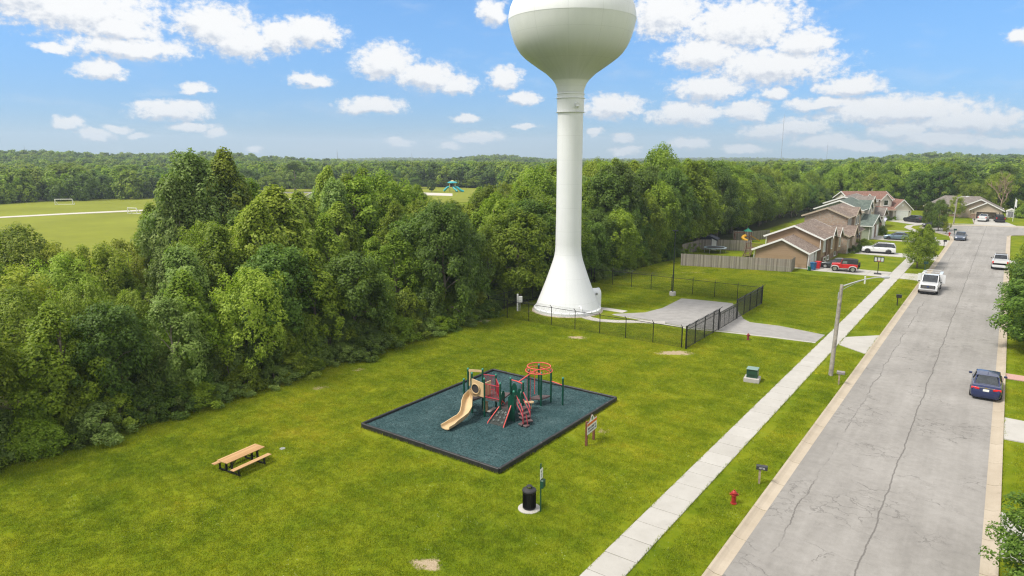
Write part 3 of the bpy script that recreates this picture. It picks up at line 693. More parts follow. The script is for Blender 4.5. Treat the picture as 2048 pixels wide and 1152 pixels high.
# ------------------------------------------------------------------ compound fittings
p = W(1345, 591)
t = thing('light_pole', 'slim dark light pole on a pale concrete base inside the fence', 'light pole', p)
MB().lathe([(.36, -.1), (.36, .42), (.33, .46), (0.01, .46)], 20).build('concrete_base', CONC, t, True)
hp = zat(p.x, p.y, 462)
DKGR = M('dark_green_enamel', (.012, .022, .018), .5, 0, .1)
MB().tube([(0, 0, .46), (0, 0, hp)], [.075, .05], 12).build('pole', DKGR, t, True)
mb = MB(); mb.box((.0, 0, hp + .04), (.62, .26, .1), AZ, .03); mb.build('lamp_head', DKGR, t)
p = W(1037.5, 622)
t = thing('utility_cabinet', 'small white meter cabinet on a post beside the tower', 'utility cabinet', p, AZ)
MB().box((-.12, 0, .85), (.16, .16, 1.9), 0, .015).build('post', WHITE, t)
mb = MB(); mb.box((.17, -.02, 1.25), (.4, .28, .62), 0, .02); mb.build('meter_box', WHITE, t)
MB().cyl((.12, -.02, 0), (.12, -.02, .95), .04, 8).build('conduit', GALV, t)
# ------------------------------------------------------------------ hydrants
def hydrant(p, h, mat, label, rz=0.4):
    t = thing('fire_hydrant', label, 'hydrant', p, rz); s = h / .75
    MB().lathe([(.16 * s, 0), (.16 * s, .04 * s), (.11 * s, .05 * s), (.105 * s, .42 * s), (.14 * s, .43 * s), (.14 * s, .47 * s), (.115 * s, .48 * s), (.115 * s, .56 * s)], 16).build('barrel', mat, t, True)
    MB().lathe([(.15 * s, .56 * s), (.15 * s, .59 * s), (.12 * s, .60 * s), (.10 * s, .66 * s), (.05 * s, .70 * s), (.03 * s, .70 * s), (.03 * s, .75 * s), (.001, .75 * s)], 16).build('bonnet', mat, t, True)
    for a in (0, math.pi / 2, math.pi):
        d = Vector((math.cos(a), math.sin(a), 0)); r = .06 if a != math.pi / 2 else .08
        MB().tube([d * .1 * s + Vector((0, 0, .5 * s)), d * .17 * s + Vector((0, 0, .5 * s)), d * .171 * s + Vector((0, 0, .5 * s)), d * .21 * s + Vector((0, 0, .5 * s))], [r * s * .8, r * s * .8, r * s, r * s], 10).build('nozzle_cap', mat, t, True)
hydrant(W(1467, 1007), .70, REDH, 'bright red fire hydrant on the grass verge by the near mailbox')
hydrant(W(1496, 680), .62, REDH2, 'dull maroon fire hydrant on the lawn outside the tower gate')
hydrant(W(1898.5, 472.5), .85, REDH, 'red fire hydrant beside the small yellow conifer near the cul-de-sac')
# ------------------------------------------------------------------ transformer
p = W(1504, 762)
t = thing('transformer_box', 'green electrical transformer box on a concrete pad beside the sidewalk', 'transformer', p, rad(8))
MB().box((0, 0, .14), (1.05, .95, .36), 0, .03).build('concrete_pad', CONC2, t)
GB = M('transformer_green', (.016, .06, .035), .5, 0, .12)
MB().box((0, .02, .62), (.74, .66, .62), 0, .02).build('cabinet', GB, t)
mb = MB(); mb.box((0, -.0, .95), (.8, .74, .07), 0, .03); mb.build('lid', M('pale_lid_green', (.16, .25, .22), .6, 0, .1), t)  # lid in a paler green than the cabinet
MB().box((.372, -.02, .66), (.006, .14, .22)).build('warning_label', WHITE, t)
mb = MB()
for i in range(3): mb.box((0, -.3115, .45 + i * .05), (.5, .006, .015))
mb.build('vent_slot', BLACK, t)
# ------------------------------------------------------------------ street lamps on wooden poles
def street_lamp(p, h, label, arm_dir, arm_len, r0=.15, rise=.62):
    t = thing('street_lamp', label, 'street lamp', p)
    lean = Vector((.02, .03, 0))
    MB().tube([(0, 0, -.1), lean * h * .5 + Vector((0, 0, h * .5)), lean * h + Vector((0, 0, h))], [r0, r0 * .88, r0 * .76], 14).build('pole', POLEW, t, True)
    top = lean * h + Vector((0, 0, h - .12)); d = Vector((arm_dir[0], arm_dir[1], 0)).normalized()
    pts = [top + d * (arm_len * f) + Vector((0, 0, rise * math.sin(f * math.pi * .5))) for f in [i / 8 for i in range(9)]]
    MB().tube(pts, [.045 - .012 * i / 8 for i in range(9)], 8).build('arm', GALV, t, True)
    pts2 = [top + Vector((0, 0, -.3)) + d * (arm_len * .55 * f) + Vector((0, 0, (rise * .76 + .3) * f ** .8)) for f in [i / 5 for i in range(6)]]
    MB().tube(pts2, .022, 6).build('brace', GALV, t, True)
    e = pts[-1]; mb = MB()
    sec = [(-.12, .05, .04), (.05, .1, .07), (.3, .15, .09), (.5, .13, .075), (.58, .04, .03)]; vs = []; fs = []; s_ = Vector((-d.y, d.x, 0))
    for (x, w, hh) in sec:
        for j in range(10): a = 2 * math.pi * j / 10; vs.append(e + d * x + s_ * w * math.cos(a) + Vector((0, 0, hh * math.sin(a))))
    for i in range(4):
        for j in range(10): k_ = (j + 1) % 10; fs.append((i * 10 + j, i * 10 + k_, i * 10 + 10 + k_, i * 10 + 10 + j))
    fs += [tuple(range(9, -1, -1)), tuple(40 + j for j in range(10))]
    mb.add(vs, fs); mb.build('lamp_head', GALV, t, True)
    mb = MB(); mb.box(e + d * .28 + Vector((0, 0, -.07)), (.34, .2, .05), math.atan2(d.y, d.x), .02); mb.build('lens', CLEARL, t)
    mb = MB(); mb.cyl(lean * h * .85 + Vector((-.13, -.06, h * .85)), lean * h * .92 + Vector((-.12, -.08, h * .92)), .045, 8); mb.cyl(Vector((-.15, -.03, 0)), lean * h * .86 + Vector((-.125, -.03, h * .86)), .018, 6); mb.build('conduit', GALV, t)
    return t
p = W(1661.5, 751); hl = zat(p.x, p.y, 570)
armd = W(1756, 555, hl + .5) - Vector((p.x, p.y, hl + .5))
street_lamp(p, hl, 'weathered wooden street lamp with a long curved arm on the verge', armd, 3.0)
p = W(1907, 449)
street_lamp(p, zat(p.x, p.y, 394), 'wooden street lamp at the far end of the street before the ranch house', (1, .1), 1.7, .14, .3)
p = W(1729, 568)
t = thing('utility_marker', 'white utility marker post standing in the lawn by the sidewalk', 'marker post', p, .3)
MB().box((0, 0, .42), (.16, .12, .95), 0, .03).build('post', TRIM, t); MB().box((0, 0, .92), (.19, .15, .09), 0, .03).build('cap', TRIM, t)
# ------------------------------------------------------------------ mailboxes
def mailbox(p, h, label, box_mat, post_mat, rz=0.0, boxy=False, L=.52, number=None):
    t = thing('mailbox', label, 'mailbox', p, rz)
    MB().box((0, 0, (h - .25) / 2 - .05), (.1, .1, h - .25 + .1), 0, .008).build('post', post_mat, t)
    hw, bh = .095, .24; z0 = h - bh
    if boxy: MB().box((.1, 0, h - .14), (L, .26, .3), 0, .03).build('box', box_mat, t); MB().box((.1, 0, h + .03), (L + .06, .3, .05), 0, .02).build('roof', box_mat, t); return t
    prf = [(-hw, z0), (-hw, h - hw)] + [(-hw * math.cos(rad(20 * i)), h - hw + hw * math.sin(rad(20 * i))) for i in range(1, 9)] + [(hw, h - hw), (hw, z0)]
    n = len(prf); vs = [(x, q[0], q[1]) for x in (-L * .35, L * .65) for q in prf]
    MB().add(vs, [(i, (i + 1) % n, n + (i + 1) % n, n + i) for i in range(n)] + [tuple(range(n - 1, -1, -1)), tuple(range(n, 2 * n))]).build('box', box_mat, t, True)
    MB().box((L * .655, 0, h - .13), (.012, .17, .2), 0, .004).build('door', box_mat, t)
    MB().box((.2, hw + .012, h - .06), (.16, .01, .05)).build('flag', REDP, t)
    if number:
        me = text_mesh(number, .12); me.materials.append(WHITE); o = bpy.data.objects.new('house_number', me); COL.objects.link(o); o.parent = t
        o.location = (L * .15, -hw - .004, h - .15); o.rotation_euler = (rad(90), 0, 0)
    return t
GREYB = M('grey_mailbox', (.06, .065, .07), .5, .3, .15); TANP = M('faded_cedar', (.3, .24, .17), .85, 0, .25)
mailbox(W(1518, 967), 1.0, 'grey mailbox numbered 10736 on a pale post near the red hydrant', M('charcoal_mailbox', (.035, .038, .042), .45, .2, .2), TANP, .25, number='10736')
mailbox(W(1677, 769), 1.02, 'worn grey mailbox leaning on a thin post beside the lamp pole', M('worn_mailbox', (.22, .2, .2), .6, .3, .3), TANP, .1)
mailbox(W(1794, 611), 1.15, 'chunky black plastic mailbox on the verge below the service truck', BLACKP, BLACKP, .1, True)
mailbox(W(1849, 541), 1.2, 'dark green mailbox on the verge behind the service truck', M('green_mailbox', (.012, .05, .04), .5), M('green_mailbox', (.012, .05, .04), .5), .1, True)
mailbox(W(1863, 518), 1.25, 'brown brick mailbox beside the second driveway apron', M('brick_brown', (.17, .11, .085), .9, 0, .3, 12), MATS['brick_brown'], .1, True)
mailbox(W(1887.5, 495), 1.3, 'black mailbox on the verge past the street tree', BLACKP, BLACKP, .1, True)
mailbox(W(1908, 471), 1.3, 'dark green mailbox behind the parked grey-blue car', MATS['green_mailbox'], MATS['green_mailbox'], .1, True)
mailbox(Vector((-5.7, 191.7, 0)), 1.2, 'small dark mailbox at the foot of the ranch house driveway', BLACKP, BROWNW, 1.2)
# ------------------------------------------------------------------ picnic table
a0, a1 = W(437, 938), W(519, 911)
c = W(484, 926); pa = W(437, 921, .74) * .5 + W(450, 927, .74) * .5; pb = W(520, 891, .74)
rz = math.atan2((W(525,893,.75) - W(449,926.5,.75)).y, (W(525,893,.75) - W(449,926.5,.75)).x)
near_l, far_r = W(451, 927, .75), W(527.5, 893.5, .75); L = (far_r - near_l).length
mid = (W(436.5, 919, .75) + W(452, 926.5, .75) + W(512, 888.5, .75) + W(527.5, 893.5, .75)) / 4
t = thing('picnic_table', 'picnic table with honey-coloured boards and black metal frame on the lawn', 'picnic table', (mid.x, mid.y, 0), rz)
for i in range(5): MB().box((0, -.31 + i * .155, .735), (L, .145, .04), 0, .006).build('tabletop_board', WOODT, t)
for s in (-1, 1):
    for i in range(2): MB().box((0, s * (.66 + i * .14), .43), (L, .13, .04), 0, .006).build('seat_board', WOODT, t)
for s in (-1, 1):
    x = s * (L / 2 - .38); mb = MB()
    mb.beam((x, -.82, .04), (x, .82, .04), .07, .07)
    for q in (-1, 1): mb.beam((x, q * .74, .05), (x, q * .74, .41), .07, .07); mb.beam((x, q * .25, .05), (x, q * .2, .71), .09, .09)
    mb.beam((x, -.36, .69), (x, .36, .69), .06, .06); mb.build('leg_frame', BLACK, t)
    MB().beam((x, 0, .25), (x - s * .75, 0, .7), .04, .04).build('brace', BLACK, t)
# ------------------------------------------------------------------ litter bin and pet station
p = W(1058.5, 1017)
o = tag(MB().lathe([(.52, -.05), (.52, .03), (.50, .045), (.01, .045)], 32).build('concrete_footing', CONC, None, True, (p.x, p.y, 0)), 'round pale concrete footing under the black litter bin', 'footing')
t = thing('litter_bin', 'black slatted metal litter bin with a domed lid on a round footing', 'litter bin', (p.x, p.y, .045))
MB().lathe([(.25, .03), (.27, .8), (.25, .8), (.23, .03)], 24).build('liner', BLACKP, t, True)
sm = MB().beam((0, 0, 0), (0, 0, .8), .05, .012, (0, 1, 0)); me = bpy.data.meshes.new('slat'); me.from_pydata(sm.v, [], sm.f); me.update(); me.materials.append(BLACK)
for i in range(26):
    a = 2 * math.pi * i / 26; o = obj('slat', me, None, t, loc=(.285 * math.cos(a), .285 * math.sin(a), .04)); o.rotation_euler = (0, 0, a)
for z in (.06, .78): MB().lathe([(.28, z - .03), (.305, z - .03), (.305, z + .03), (.28, z + .03)], 24).build('hoop', BLACK, t, True)
MB().lathe([(.32, .84), (.335, .87), (.31, .92), (.13, 1.0), (.12, .99)], 24).build('lid', BLACKP, t, True)
mb = MB()
for i in range(4): a = i * math.pi / 2; mb.beam((.12 * math.cos(a), .12 * math.sin(a), .98), (.12 * math.cos(a), .12 * math.sin(a), 1.07), .03, .03)
mb.lathe([(.14, 1.07), (.12, 1.1), (.01, 1.11)], 16); mb.build('rain_bonnet', BLACKP, t)
p = W(1081, 1023)
t = thing('pet_waste_station', 'green pet waste station post with a small white sign', 'pet waste station', p, rad(100))
hp = zat(p.x, p.y, 927)
MB().box((0, 0, hp / 2 - .05), (.05, .05, hp + .1), 0, .006).build('post', M('bin_green', (.006, .055, .03), .5), t)
MB().box((.0, -.035, hp - .48), (.3, .008, .5), 0, .003).build('sign', WHITE, t)
mb = MB(); mb.lathe([(.05, -.003), (.05, .003)], 14, (0, 0, 0)); mb = MB()
mb.box((-.03, -.041, hp - .36), (.09, .003, .03)); mb.box((.03, -.041, hp - .33), (.035, .003, .05)); mb.box((-.06, -.041, hp - .4), (.02, .003, .07)); mb.box((.01, -.041, hp - .4), (.02, .003, .07))
for i in range(4): mb.box((0, -.041, hp - .5 - i * .045), (.2 - .03 * (i % 2), .003, .014))
mb.build('printed_mark', MATS['bin_green'], t)
MB().box((0, -.1, hp - .95), (.28, .15, .4), 0, .03).build('bag_dispenser', MATS['bin_green'], t)
# ------------------------------------------------------------------ park sign
s0, s1 = W(1172.5, 892), W(1187, 879.5)
d = s1 - s0; t = thing('park_sign', 'white wooden park sign with an orange band on two brown posts', 'sign', s0, math.atan2(d.y, d.x))
Ls = d.length; h0 = zat(s0.x, s0.y, 843)
for x in (0, Ls): MB().box((x, 0, h0 / 2 - .05 - (.12 if x else 0)), (.11, .11, h0 + .1), 0, .01).build('post', BROWNW, t)
zb, zt = h0 * .46, h0 * .9
def shaped(y0, y1, grow=0.0, zlo=None):
    x0, x1 = -.08 - grow, Ls + .22 + grow; zl = (zb if zlo is None else zlo) - grow
    pts = [(x0, zl), (x1, zl), (x1, zt + .05 + grow)]
    n = 16
    for i in range(n + 1):
        f = i / n; x = x1 + (x0 - x1) * f; bumpz = .33 * math.exp(-((f - .5) / .17) ** 2); pts.append((x, zt + .05 + bumpz + grow))
    pts.append((x0, zt + .02 + grow)); m = len(pts)
    return MB().add([(x, y0, z) for x, z in pts] + [(x, y1, z) for x, z in pts], [tuple(range(m)), tuple(range(2 * m - 1, m - 1, -1))] + [(i, m + i, m + (i + 1) % m, (i + 1) % m) for i in range(m)])
shaped(-.075, -.06).build('board', WHITE, t); shaped(-.06, -.045, .04).build('backing_board', BROWNW, t)
MB().box((Ls / 2 + .07, -.079, zt - .07), (Ls + .28, .006, .15)).build('orange_band', M('orange_sign_paint', (.62, .13, .03), .5), t)
INK = M('sign_ink', (.06, .07, .12), .6)
rnd = random.Random(3)
for r_, z in enumerate((zb + .32, zb + .15)):
    mb = MB(); x = .02
    while x < Ls + .1:
        wd = rnd.uniform(.05, .09); k_ = rnd.randint(0, 2); hgt = .13 if r_ == 0 else .1
        mb.box((x + .012, -.079, z), (.02, .006, hgt))
        if k_ != 1: mb.box((x + wd / 2, -.079, z + hgt * .42), (wd * .8, .006, .02))
        if k_ != 0: mb.box((x + wd - .012, -.079, z), (.02, .006, hgt)); mb.box((x + wd / 2, -.079, z), (wd * .8, .006, .02))
        x += wd + .025
    mb.build('lettering', INK, t)
o = MB().lathe([(.001, 0), (.11, 0), (.11, .006), (.001, .006)], 16).build('emblem', M('emblem_green', (.12, .22, .12), .6), t)
o.rotation_euler = (rad(90), 0, 0); o.location = (Ls / 2 + .07, -.076, zt + .17)
# ------------------------------------------------------------------ play bed and its border
BX0, BX1, BY0, BY1 = -29.65, -19.45, 25.85, 38.7
bed = sheet('play_bed', [(BX0, BY0), (BX1, BY0), (BX1, BY1), (BX0, BY1)], MULCH, .16, .3)
bt = thing('play_bed_border', 'black plastic timber border round the blue-green play bed', 'border', (BX0, BY0, 0))
def timber(L):
    mb = MB(); mb.box((L / 2, 0, .15), (L - .012, .15, .3), 0, .025); mb.box((L / 2, 0, .1), (.12, .17, .2)); me = bpy.data.meshes.new('timber'); me.from_pydata(mb.v, [], mb.f); me.update(); me.materials.append(BLACKP); return me
nx, ny = 8, 10; lx, ly = (BX1 - BX0) / nx, (BY1 - BY0) / ny; mx, my = timber(lx), timber(ly)
for i in range(nx):
    for y in (0, BY1 - BY0): o = obj('timber', mx, None, bt, loc=(i * lx, y, random.uniform(-.01, .01)))
for i in range(ny):
    for x in (0, BX1 - BX0): o = obj('timber', my, None, bt, loc=(x, i * ly, random.uniform(-.01, .01))); o.rotation_euler = (0, 0, rad(90))
# loose crumbs that lie on the bed
def crumbs():
    rs = np.random.RandomState(5); n = 9000
    x = rs.uniform(BX0 + .1, BX1 - .1, n); y = rs.uniform(BY0 + .1, BY1 - .1, n); a = rs.uniform(0, 6.28, n); l = rs.uniform(.02, .055, n); w = l * .35
    ca, sa = np.cos(a), np.sin(a); z = .162 + rs.uniform(0, .012, n)
    v = np.zeros((n, 4, 3)); 
    for k_, (p_, q_, dz) in enumerate(((-1, -1, 0), (1, -1, .006), (1, 1, .02), (-1, 1, .012))):
        v[:, k_, 0] = x + p_ * l * ca - q_ * w * sa; v[:, k_, 1] = y + p_ * l * sa + q_ * w * ca; v[:, k_, 2] = z + dz
    me = bpy.data.meshes.new('loose_mulch'); me.from_pydata(v.reshape(-1, 3).tolist(), [], np.arange(n * 4).reshape(-1, 4).tolist()); me.update()
    o = obj('loose_mulch', me, MULCH); o['kind'] = 'stuff'; o['label'] = 'loose shredded blue-green rubber mulch'; o['category'] = 'mulch'
crumbs()
# ------------------------------------------------------------------ play structure
ox, oy = -24.0, 32.0
t = thing('play_structure', 'green and red playground climbing structure with a tan slide', 'playground', (ox, oy, .16))
G0 = .16
def L3(u, v, z): return Vector((u - ox, v - oy, z - G0))
def post(u, v, h, r=.062):
    mb = MB(); mb.cyl(L3(u, v, 0), L3(u, v, h), r, 14); o = mb.build('post', GREENP, t, True)
    MB().lathe([(r * 1.12, -.03), (r * 1.12, .02), (r * .7, .055), (.002, .065)], 14, L3(u, v, h)).build('cap', M('pale_green_cap', (.04, .22, .16), .4), o, True)
P4, PS, P3, P5, P6, P7, P8, P9 = (-24.55, 31.16), (-25.55, 31.2), (-25.5, 32.2), (-24.62, 32.42), (-23.42, 31.25), (-23.76, 32.8), (-22.66, 31.6), (-22.95, 33.0)
P10, P11, P12, P13, P14, P1 = (-23.5, 34.4), (-23.32, 35.3), (-22.75, 34.72), (-22.6, 35.65), (-21.7, 35.65), (-26.6, 32.1)
for q, h in ((P4, 2.6), (PS, 2.75), (P3, 2.75), (P5, 2.5), (P6, 2.5), (P7, 2.35), (P8, 2.05), (P9, 2.2), (P10, 2.5), (P11, 2.65), (P12, 2.35), (P13, 2.35), (P14, 1.97), (P1, 2.6), ((-26.45, 31.5), 2.1)): post(*q, h)
def deck(pts, z, mat=DECKM):
    MB().prism([(p[0] - ox, p[1] - oy) for p in pts], z - G0 - .09, z - G0).build('platform', mat, t)
deck([PS, P4, P5, P3], 1.42); deck([P4, P6, P7, P5], 1.4); deck([P6, P8, P9, P7], 1.02); deck([P10, P12, P13, P11], .62); deck([(-26.6, 31.5), PS, P3, P1], .98)
def bar_panel(a, b, z0, z1, mat, n=11):
    mb = MB(); A_, B_ = L3(*a, 0), L3(*b, 0)
    for z in (z0, z1): mb.cyl(A_ + Vector((0, 0, z)), B_ + Vector((0, 0, z)), .03, 8)
    for i in range(n): f = (i + .5) / n; q = A_ + (B_ - A_) * f; mb.cyl(q + Vector((0, 0, z0)), q + Vector((0, 0, z1)), .014, 6)
    mb.build('bar_panel', mat, t, True)
bar_panel(P4, P6, 1.46, 2.28, REDP); bar_panel(P3, P5, 1.48, 2.42, REDP); bar_panel(P5, P6, 1.46, 2.25, REDP, 13)
PINK = M('faded_red_panel', (.33, .05, .08), .5)
def arch_panel(a, b, z0, z1, mat=GREENP, name='arch_panel', th=.04, hole=False):
    A_, B_ = L3(*a, 0), L3(*b, 0); n = 10; pts = [A_ + Vector((0, 0, z0)), B_ + Vector((0, 0, z0))]
    for i in range(n + 1): f = 1 - i / n; pts.append(A_ + (B_ - A_) * f + Vector((0, 0, z1 - .32 + .32 * math.sin(math.pi * f) ** .6)))
    MB().slab(pts, th).build(name, mat, t)
def mids(a, b, f0, f1): return (a[0] + (b[0] - a[0]) * f0, a[1] + (b[1] - a[1]) * f0), (a[0] + (b[0] - a[0]) * f1, a[1] + (b[1] - a[1]) * f1)
arch_panel(*mids(P6, P7, .08, .45), 1.05, 1.9); arch_panel(*mids(P7, P9, .08, .5), 1.05, 2.05); arch_panel(*mids(P7, P9, .52, .92), 1.05, 1.75)
arch_panel(*mids(P8, P6, .06, .4), .35, 1.85); arch_panel(*mids(P8, P9, .04, .3), .75, 1.75); arch_panel(*mids(P9, P8, .05, .35), .95, 1.75); arch_panel(*mids(P12, P11, .1, .4), .65, 1.45)
mb = MB(); q0, q1 = L3(*P8, 0), L3(*P6, 0)
for i in range(4): f = .08 + i * .1; q = q0 + (q1 - q0) * f; mb.cyl(q + Vector((0, 0, .2)), q + Vector((0, 0, 1.7)), .035, 8)
mb.build('tube_chime', GREENP, t, True)
# tan hood, crossbar and slide
hood = MB(); A_, B_ = L3(*PS, 0) + Vector((.02, -.06, 0)), L3(*P4, 0) + Vector((-.02, -.06, 0)); n = 14
hood.slab([A_ + Vector((0, 0, 1.42)), B_ + Vector((0, 0, 1.42)), B_ + Vector((0, 0, 2.3)), A_ + Vector((0, 0, 2.42))], .06)
hood.slab([B_ + Vector((0, 0, 1.42)), B_ + Vector((0, .75, 1.42)), B_ + Vector((0, .75, 2.3)), B_ + Vector((0, 0, 2.3))], .05); hood.build('slide_hood', TAN, t)
cc = (A_ + B_) / 2 + Vector((-.12, -.045, 1.86))
o = MB().lathe([(.001, 0), (.29, 0)], 22).build('entrance_shade_disc', M('painted_tunnel_shade', (.03, .028, .03), .8), t); o.rotation_euler = (rad(90), 0, 0); o.location = cc  # flat dark disc: the shade inside the entrance painted over the hood
hp_ = MB(); hp_.tube([cc + Vector((.31 * math.cos(a), -.02, .31 * math.sin(a))) for a in [i / 22 * 2 * math.pi for i in range(22)]], .035, 6, closed=True); hp_.build('opening_rim', TAN, t, True)
cb0, cb1 = L3(*P1, 2.5), L3(*P3, 2.62)
mb = MB(); mb.beam(cb0, cb1, .05, .14); mb.beam(cb0 + Vector((.16, 0, -.05)), cb0 + Vector((.12, 0, -1.0)), .05, .08); mb.build('entry_arch', TAN, t)
path = [(-25.12, 31.1, 1.48)] + [tuple(W(860 + x / 6.4, 700 + y / 6.4, z)) for x, y, z in ((530, 545, 1.36), (492, 620, 1.16), (474, 690, 1.0), (470, 755, .86), (448, 825, .66), (400, 880, .48), (330, 925, .37), (260, 965, .32), (195, 1003, .30))]
secs = [(-.30, .20), (-.31, .24), (-.27, .235), (-.25, .06), (-.16, -.03), (0, -.055), (.16, -.03), (.25, .06), (.27, .235), (.31, .24), (.30, .20), (.27, .0), (.17, -.09), (0, -.115), (-.17, -.09), (-.27, .0)]
vs = []; fs = []; n = len(secs); Pp = [L3(*p) for p in path]
for i, p in enumerate(Pp):
    tg = (Pp[min(i + 1, len(Pp) - 1)] - Pp[max(0, i - 1)]).normalized(); sd_ = tg.cross(Vector((0, 0, 1))).normalized(); up = sd_.cross(tg)
    wv = 1.0 - .12 * math.sin(i * 1.3); hh = 1.15 if i < 4 else (1.0 if i < 8 else .75)
    vs += [p + sd_ * s[0] * wv + up * s[1] * hh for s in secs]
for i in range(len(Pp) - 1):
    for j in range(n): k_ = (j + 1) % n; fs.append((i * n + j, i * n + k_, i * n + n + k_, i * n + n + j))
fs += [tuple(range(n - 1, -1, -1)), tuple((len(Pp) - 1) * n + j for j in range(n))]
sl_ = MB().add(vs, fs).build('slide', TAN, t, True)
mb = MB(); mb.cyl(L3(-25.35, 29.55, 0), L3(-25.35, 29.55, .5), .035, 8); mb.build('slide_support', TAN, t)
MB().box(L3(-25.05, 31.9, .5), (.3, .12, .75), 0, .05).build('play_panel', TAN, t); MB().beam(L3(-24.5, 31.5, .38), L3(-24.6, 32.3, .38), .22, .05).build('bench_seat', M('pale_seat', (.4, .36, .33), .6), t)
# perforated climbing ramp with its red side rails
top_l, top_r, bot_l, bot_r = L3(-23.45, 31.45, 1.08), L3(-22.8, 31.5, 1.02), L3(-23.75, 30.5, .16), L3(-22.58, 30.5, .14)
MB().slab([bot_l, bot_r, top_r, top_l], .04, (0, -1, 1)).build('climbing_ramp', M('grey_ramp', (.04, .045, .042), .85, 0, .3, 9, .01, 14, spec=.15), t)
for (a, b) in ((bot_l, top_l), (bot_r, top_r)):
    up = Vector((0, -.03, .09)); mb = MB(); mb.tube([a + up + Vector((0, -.05, -.15)), a + up, b + up, b + up + Vector((0, .1, .16)), b + up + Vector((.08 if a is bot_l else -.08, .22, -.05))], .028, 8); mb.build('ramp_rail', CORAL, t, True)
for i in range(9):
    f, g_ = (.2 + .2 * (i // 3) + .05 * (i % 2)), .2 + .3 * (i % 3); q = (bot_l * (1 - g_) + bot_r * g_) * (1 - f) + (top_l * (1 - g_) + top_r * g_) * f
    nr = (bot_r - bot_l).cross(top_l - bot_l).normalized(); MB().tube([q - nr * .02, q + nr * .03, q + nr * .045], [.085, .075, .03], 9).build('hand_hold', M('hold_grey', (.075, .09, .085), .8), t, True)
CH = M('chalk_scribble', (.55, .6, .6), .9); mb = MB(); rr = random.Random(2)
for i in range(16):
    f, g_ = rr.uniform(.55, .74), rr.uniform(.15, .8); q = (bot_l * (1 - g_) + bot_r * g_) * (1 - f) + (top_l * (1 - g_) + top_r * g_) * f + nr * .008; a = Vector((rr.uniform(-.05, .05), rr.uniform(-.01, .03), 0)); a = a - nr * a.dot(nr); mb.beam(q, q + a * 1.4, .014, .004, nr)
mb.build('chalk_scribble', CH, t)
# winding steps
steps = [(-22.42, 32.2, .86, 0), (-22.18, 31.98, .7, -12), (-21.98, 31.8, .55, -22), (-21.72, 31.72, .40, -35), (-21.78, 31.42, .24, -100)]
for (u, v, z, a) in steps: MB().box(L3(u, v, z - .02), (.34, .66 if a != -35 else .56, .08), rad(a), .012).build('tread', DECKM, t); 
mb = MB()
for i in range(len(steps) - 1):
    a, b = steps[i], steps[i + 1]
    for s in (-.3, .3): mb.beam(L3(a[0], a[1] + s, a[2] - .08), L3(b[0], b[1] + s * .9, b[2] - .08), .03, .17)
for (u, v, z, a) in steps: mb.box(L3(u - .12 * math.cos(rad(a)), v - .12 * math.sin(rad(a)), z - .1), (.03, .55, .16), rad(a))
mb.box(L3(-21.78, 31.42, .1), (.45, .4, .16)); mb.build('stringer', BLACKP, t)
for s, v0 in ((-1, 31.78), (1, 32.52)):
    pts = [L3(-22.6, v0, 1.75), L3(-22.1, v0 - .25, 1.35), L3(-21.8, v0 - .45, 1.1), L3(-21.75, v0 - .5, .3)]; mb = MB(); mb.tube(pts, .028, 8); mb.build('handrail', M('maroon_rail', (.42, .04, .055), .45), t, True)
    pts = [L3(-22.6, v0, 1.3), L3(-22.1, v0 - .25, .95), L3(-21.8, v0 - .45, .72)]; MB().tube(pts, .025, 8).build('handrail', M('maroon_rail', (.42, .04, .055), .45), t, True)
MB().tube([L3(-21.65, 31.6, .3), L3(-21.62, 31.45, .85), L3(-21.55, 31.3, .95), L3(-21.45, 31.25, .6), L3(-21.42, 31.3, .35)], .025, 8).build('handrail', M('maroon_rail', (.42, .04, .055), .45), t, True)
for q in ((-23.25, 33.75), (-22.98, 33.95)): MB().lathe([(.03, .02 - G0), (.03, .38), (.17, .4), (.18, .46), (.15, .48), (.001, .48)], 16, L3(q[0], q[1], G0)).build('stepping_pod', TAN, t, True)
# overhead ring ladder and beams
rc = (-22.95, 34.75); mb = MB(); 
for r, z, w in ((.74, 2.78, .03), (.86, 2.5, .026)): mb.tube([L3(rc[0] + r * math.cos(a), rc[1] + r * math.sin(a), z) for a in [i / 28 * 2 * math.pi for i in range(28)]], w, 6, closed=True)
for i in range(22):
    a = i / 22 * 2 * math.pi; mb.tube([L3(rc[0] + r * math.cos(a), rc[1] + r * math.sin(a), z) for r, z in ((.74, 2.78), (.78, 2.6), (.86, 2.5))], .014, 5)
mb.build('ring_ladder', CORAL, t, True)
for a, b in ((L3(*P10, 2.42), L3(*P12, 2.28)), (L3(*P11, 2.5), L3(*P13, 2.2)), (L3(*P7, 2.25), L3(*P9, 2.08)), (L3((P7[0] + P9[0]) / 2 + .1, (P7[1] + P9[1]) / 2, 2.16), L3(-23.1, 34.75, 2.5))): MB().tube([a, (a + b) / 2 + Vector((0, 0, .03)), b], .035, 8).build('overhead_beam', CORAL, t, True)
mb = MB(); mb.cyl(L3(-23.4, 34.95, 2.55), L3(-23.4, 34.95, .75), .025, 8); mb.build('sliding_pole', CORAL, t, True)
for u, v, z0, z1 in ((-23.15, 33.1, 1.1, 2.1), (-23.2, 33.8, .5, 2.2), (-23.05, 33.95, .5, 2.25)): MB().cyl(L3(u, v, z0), L3(u, v, z1), .014, 6).build('hanging_chain', REDP, t)
MB().cyl(L3(*P13, 1.6), L3(*P14, 1.5), .028, 8).build('turning_bar', CORAL, t)
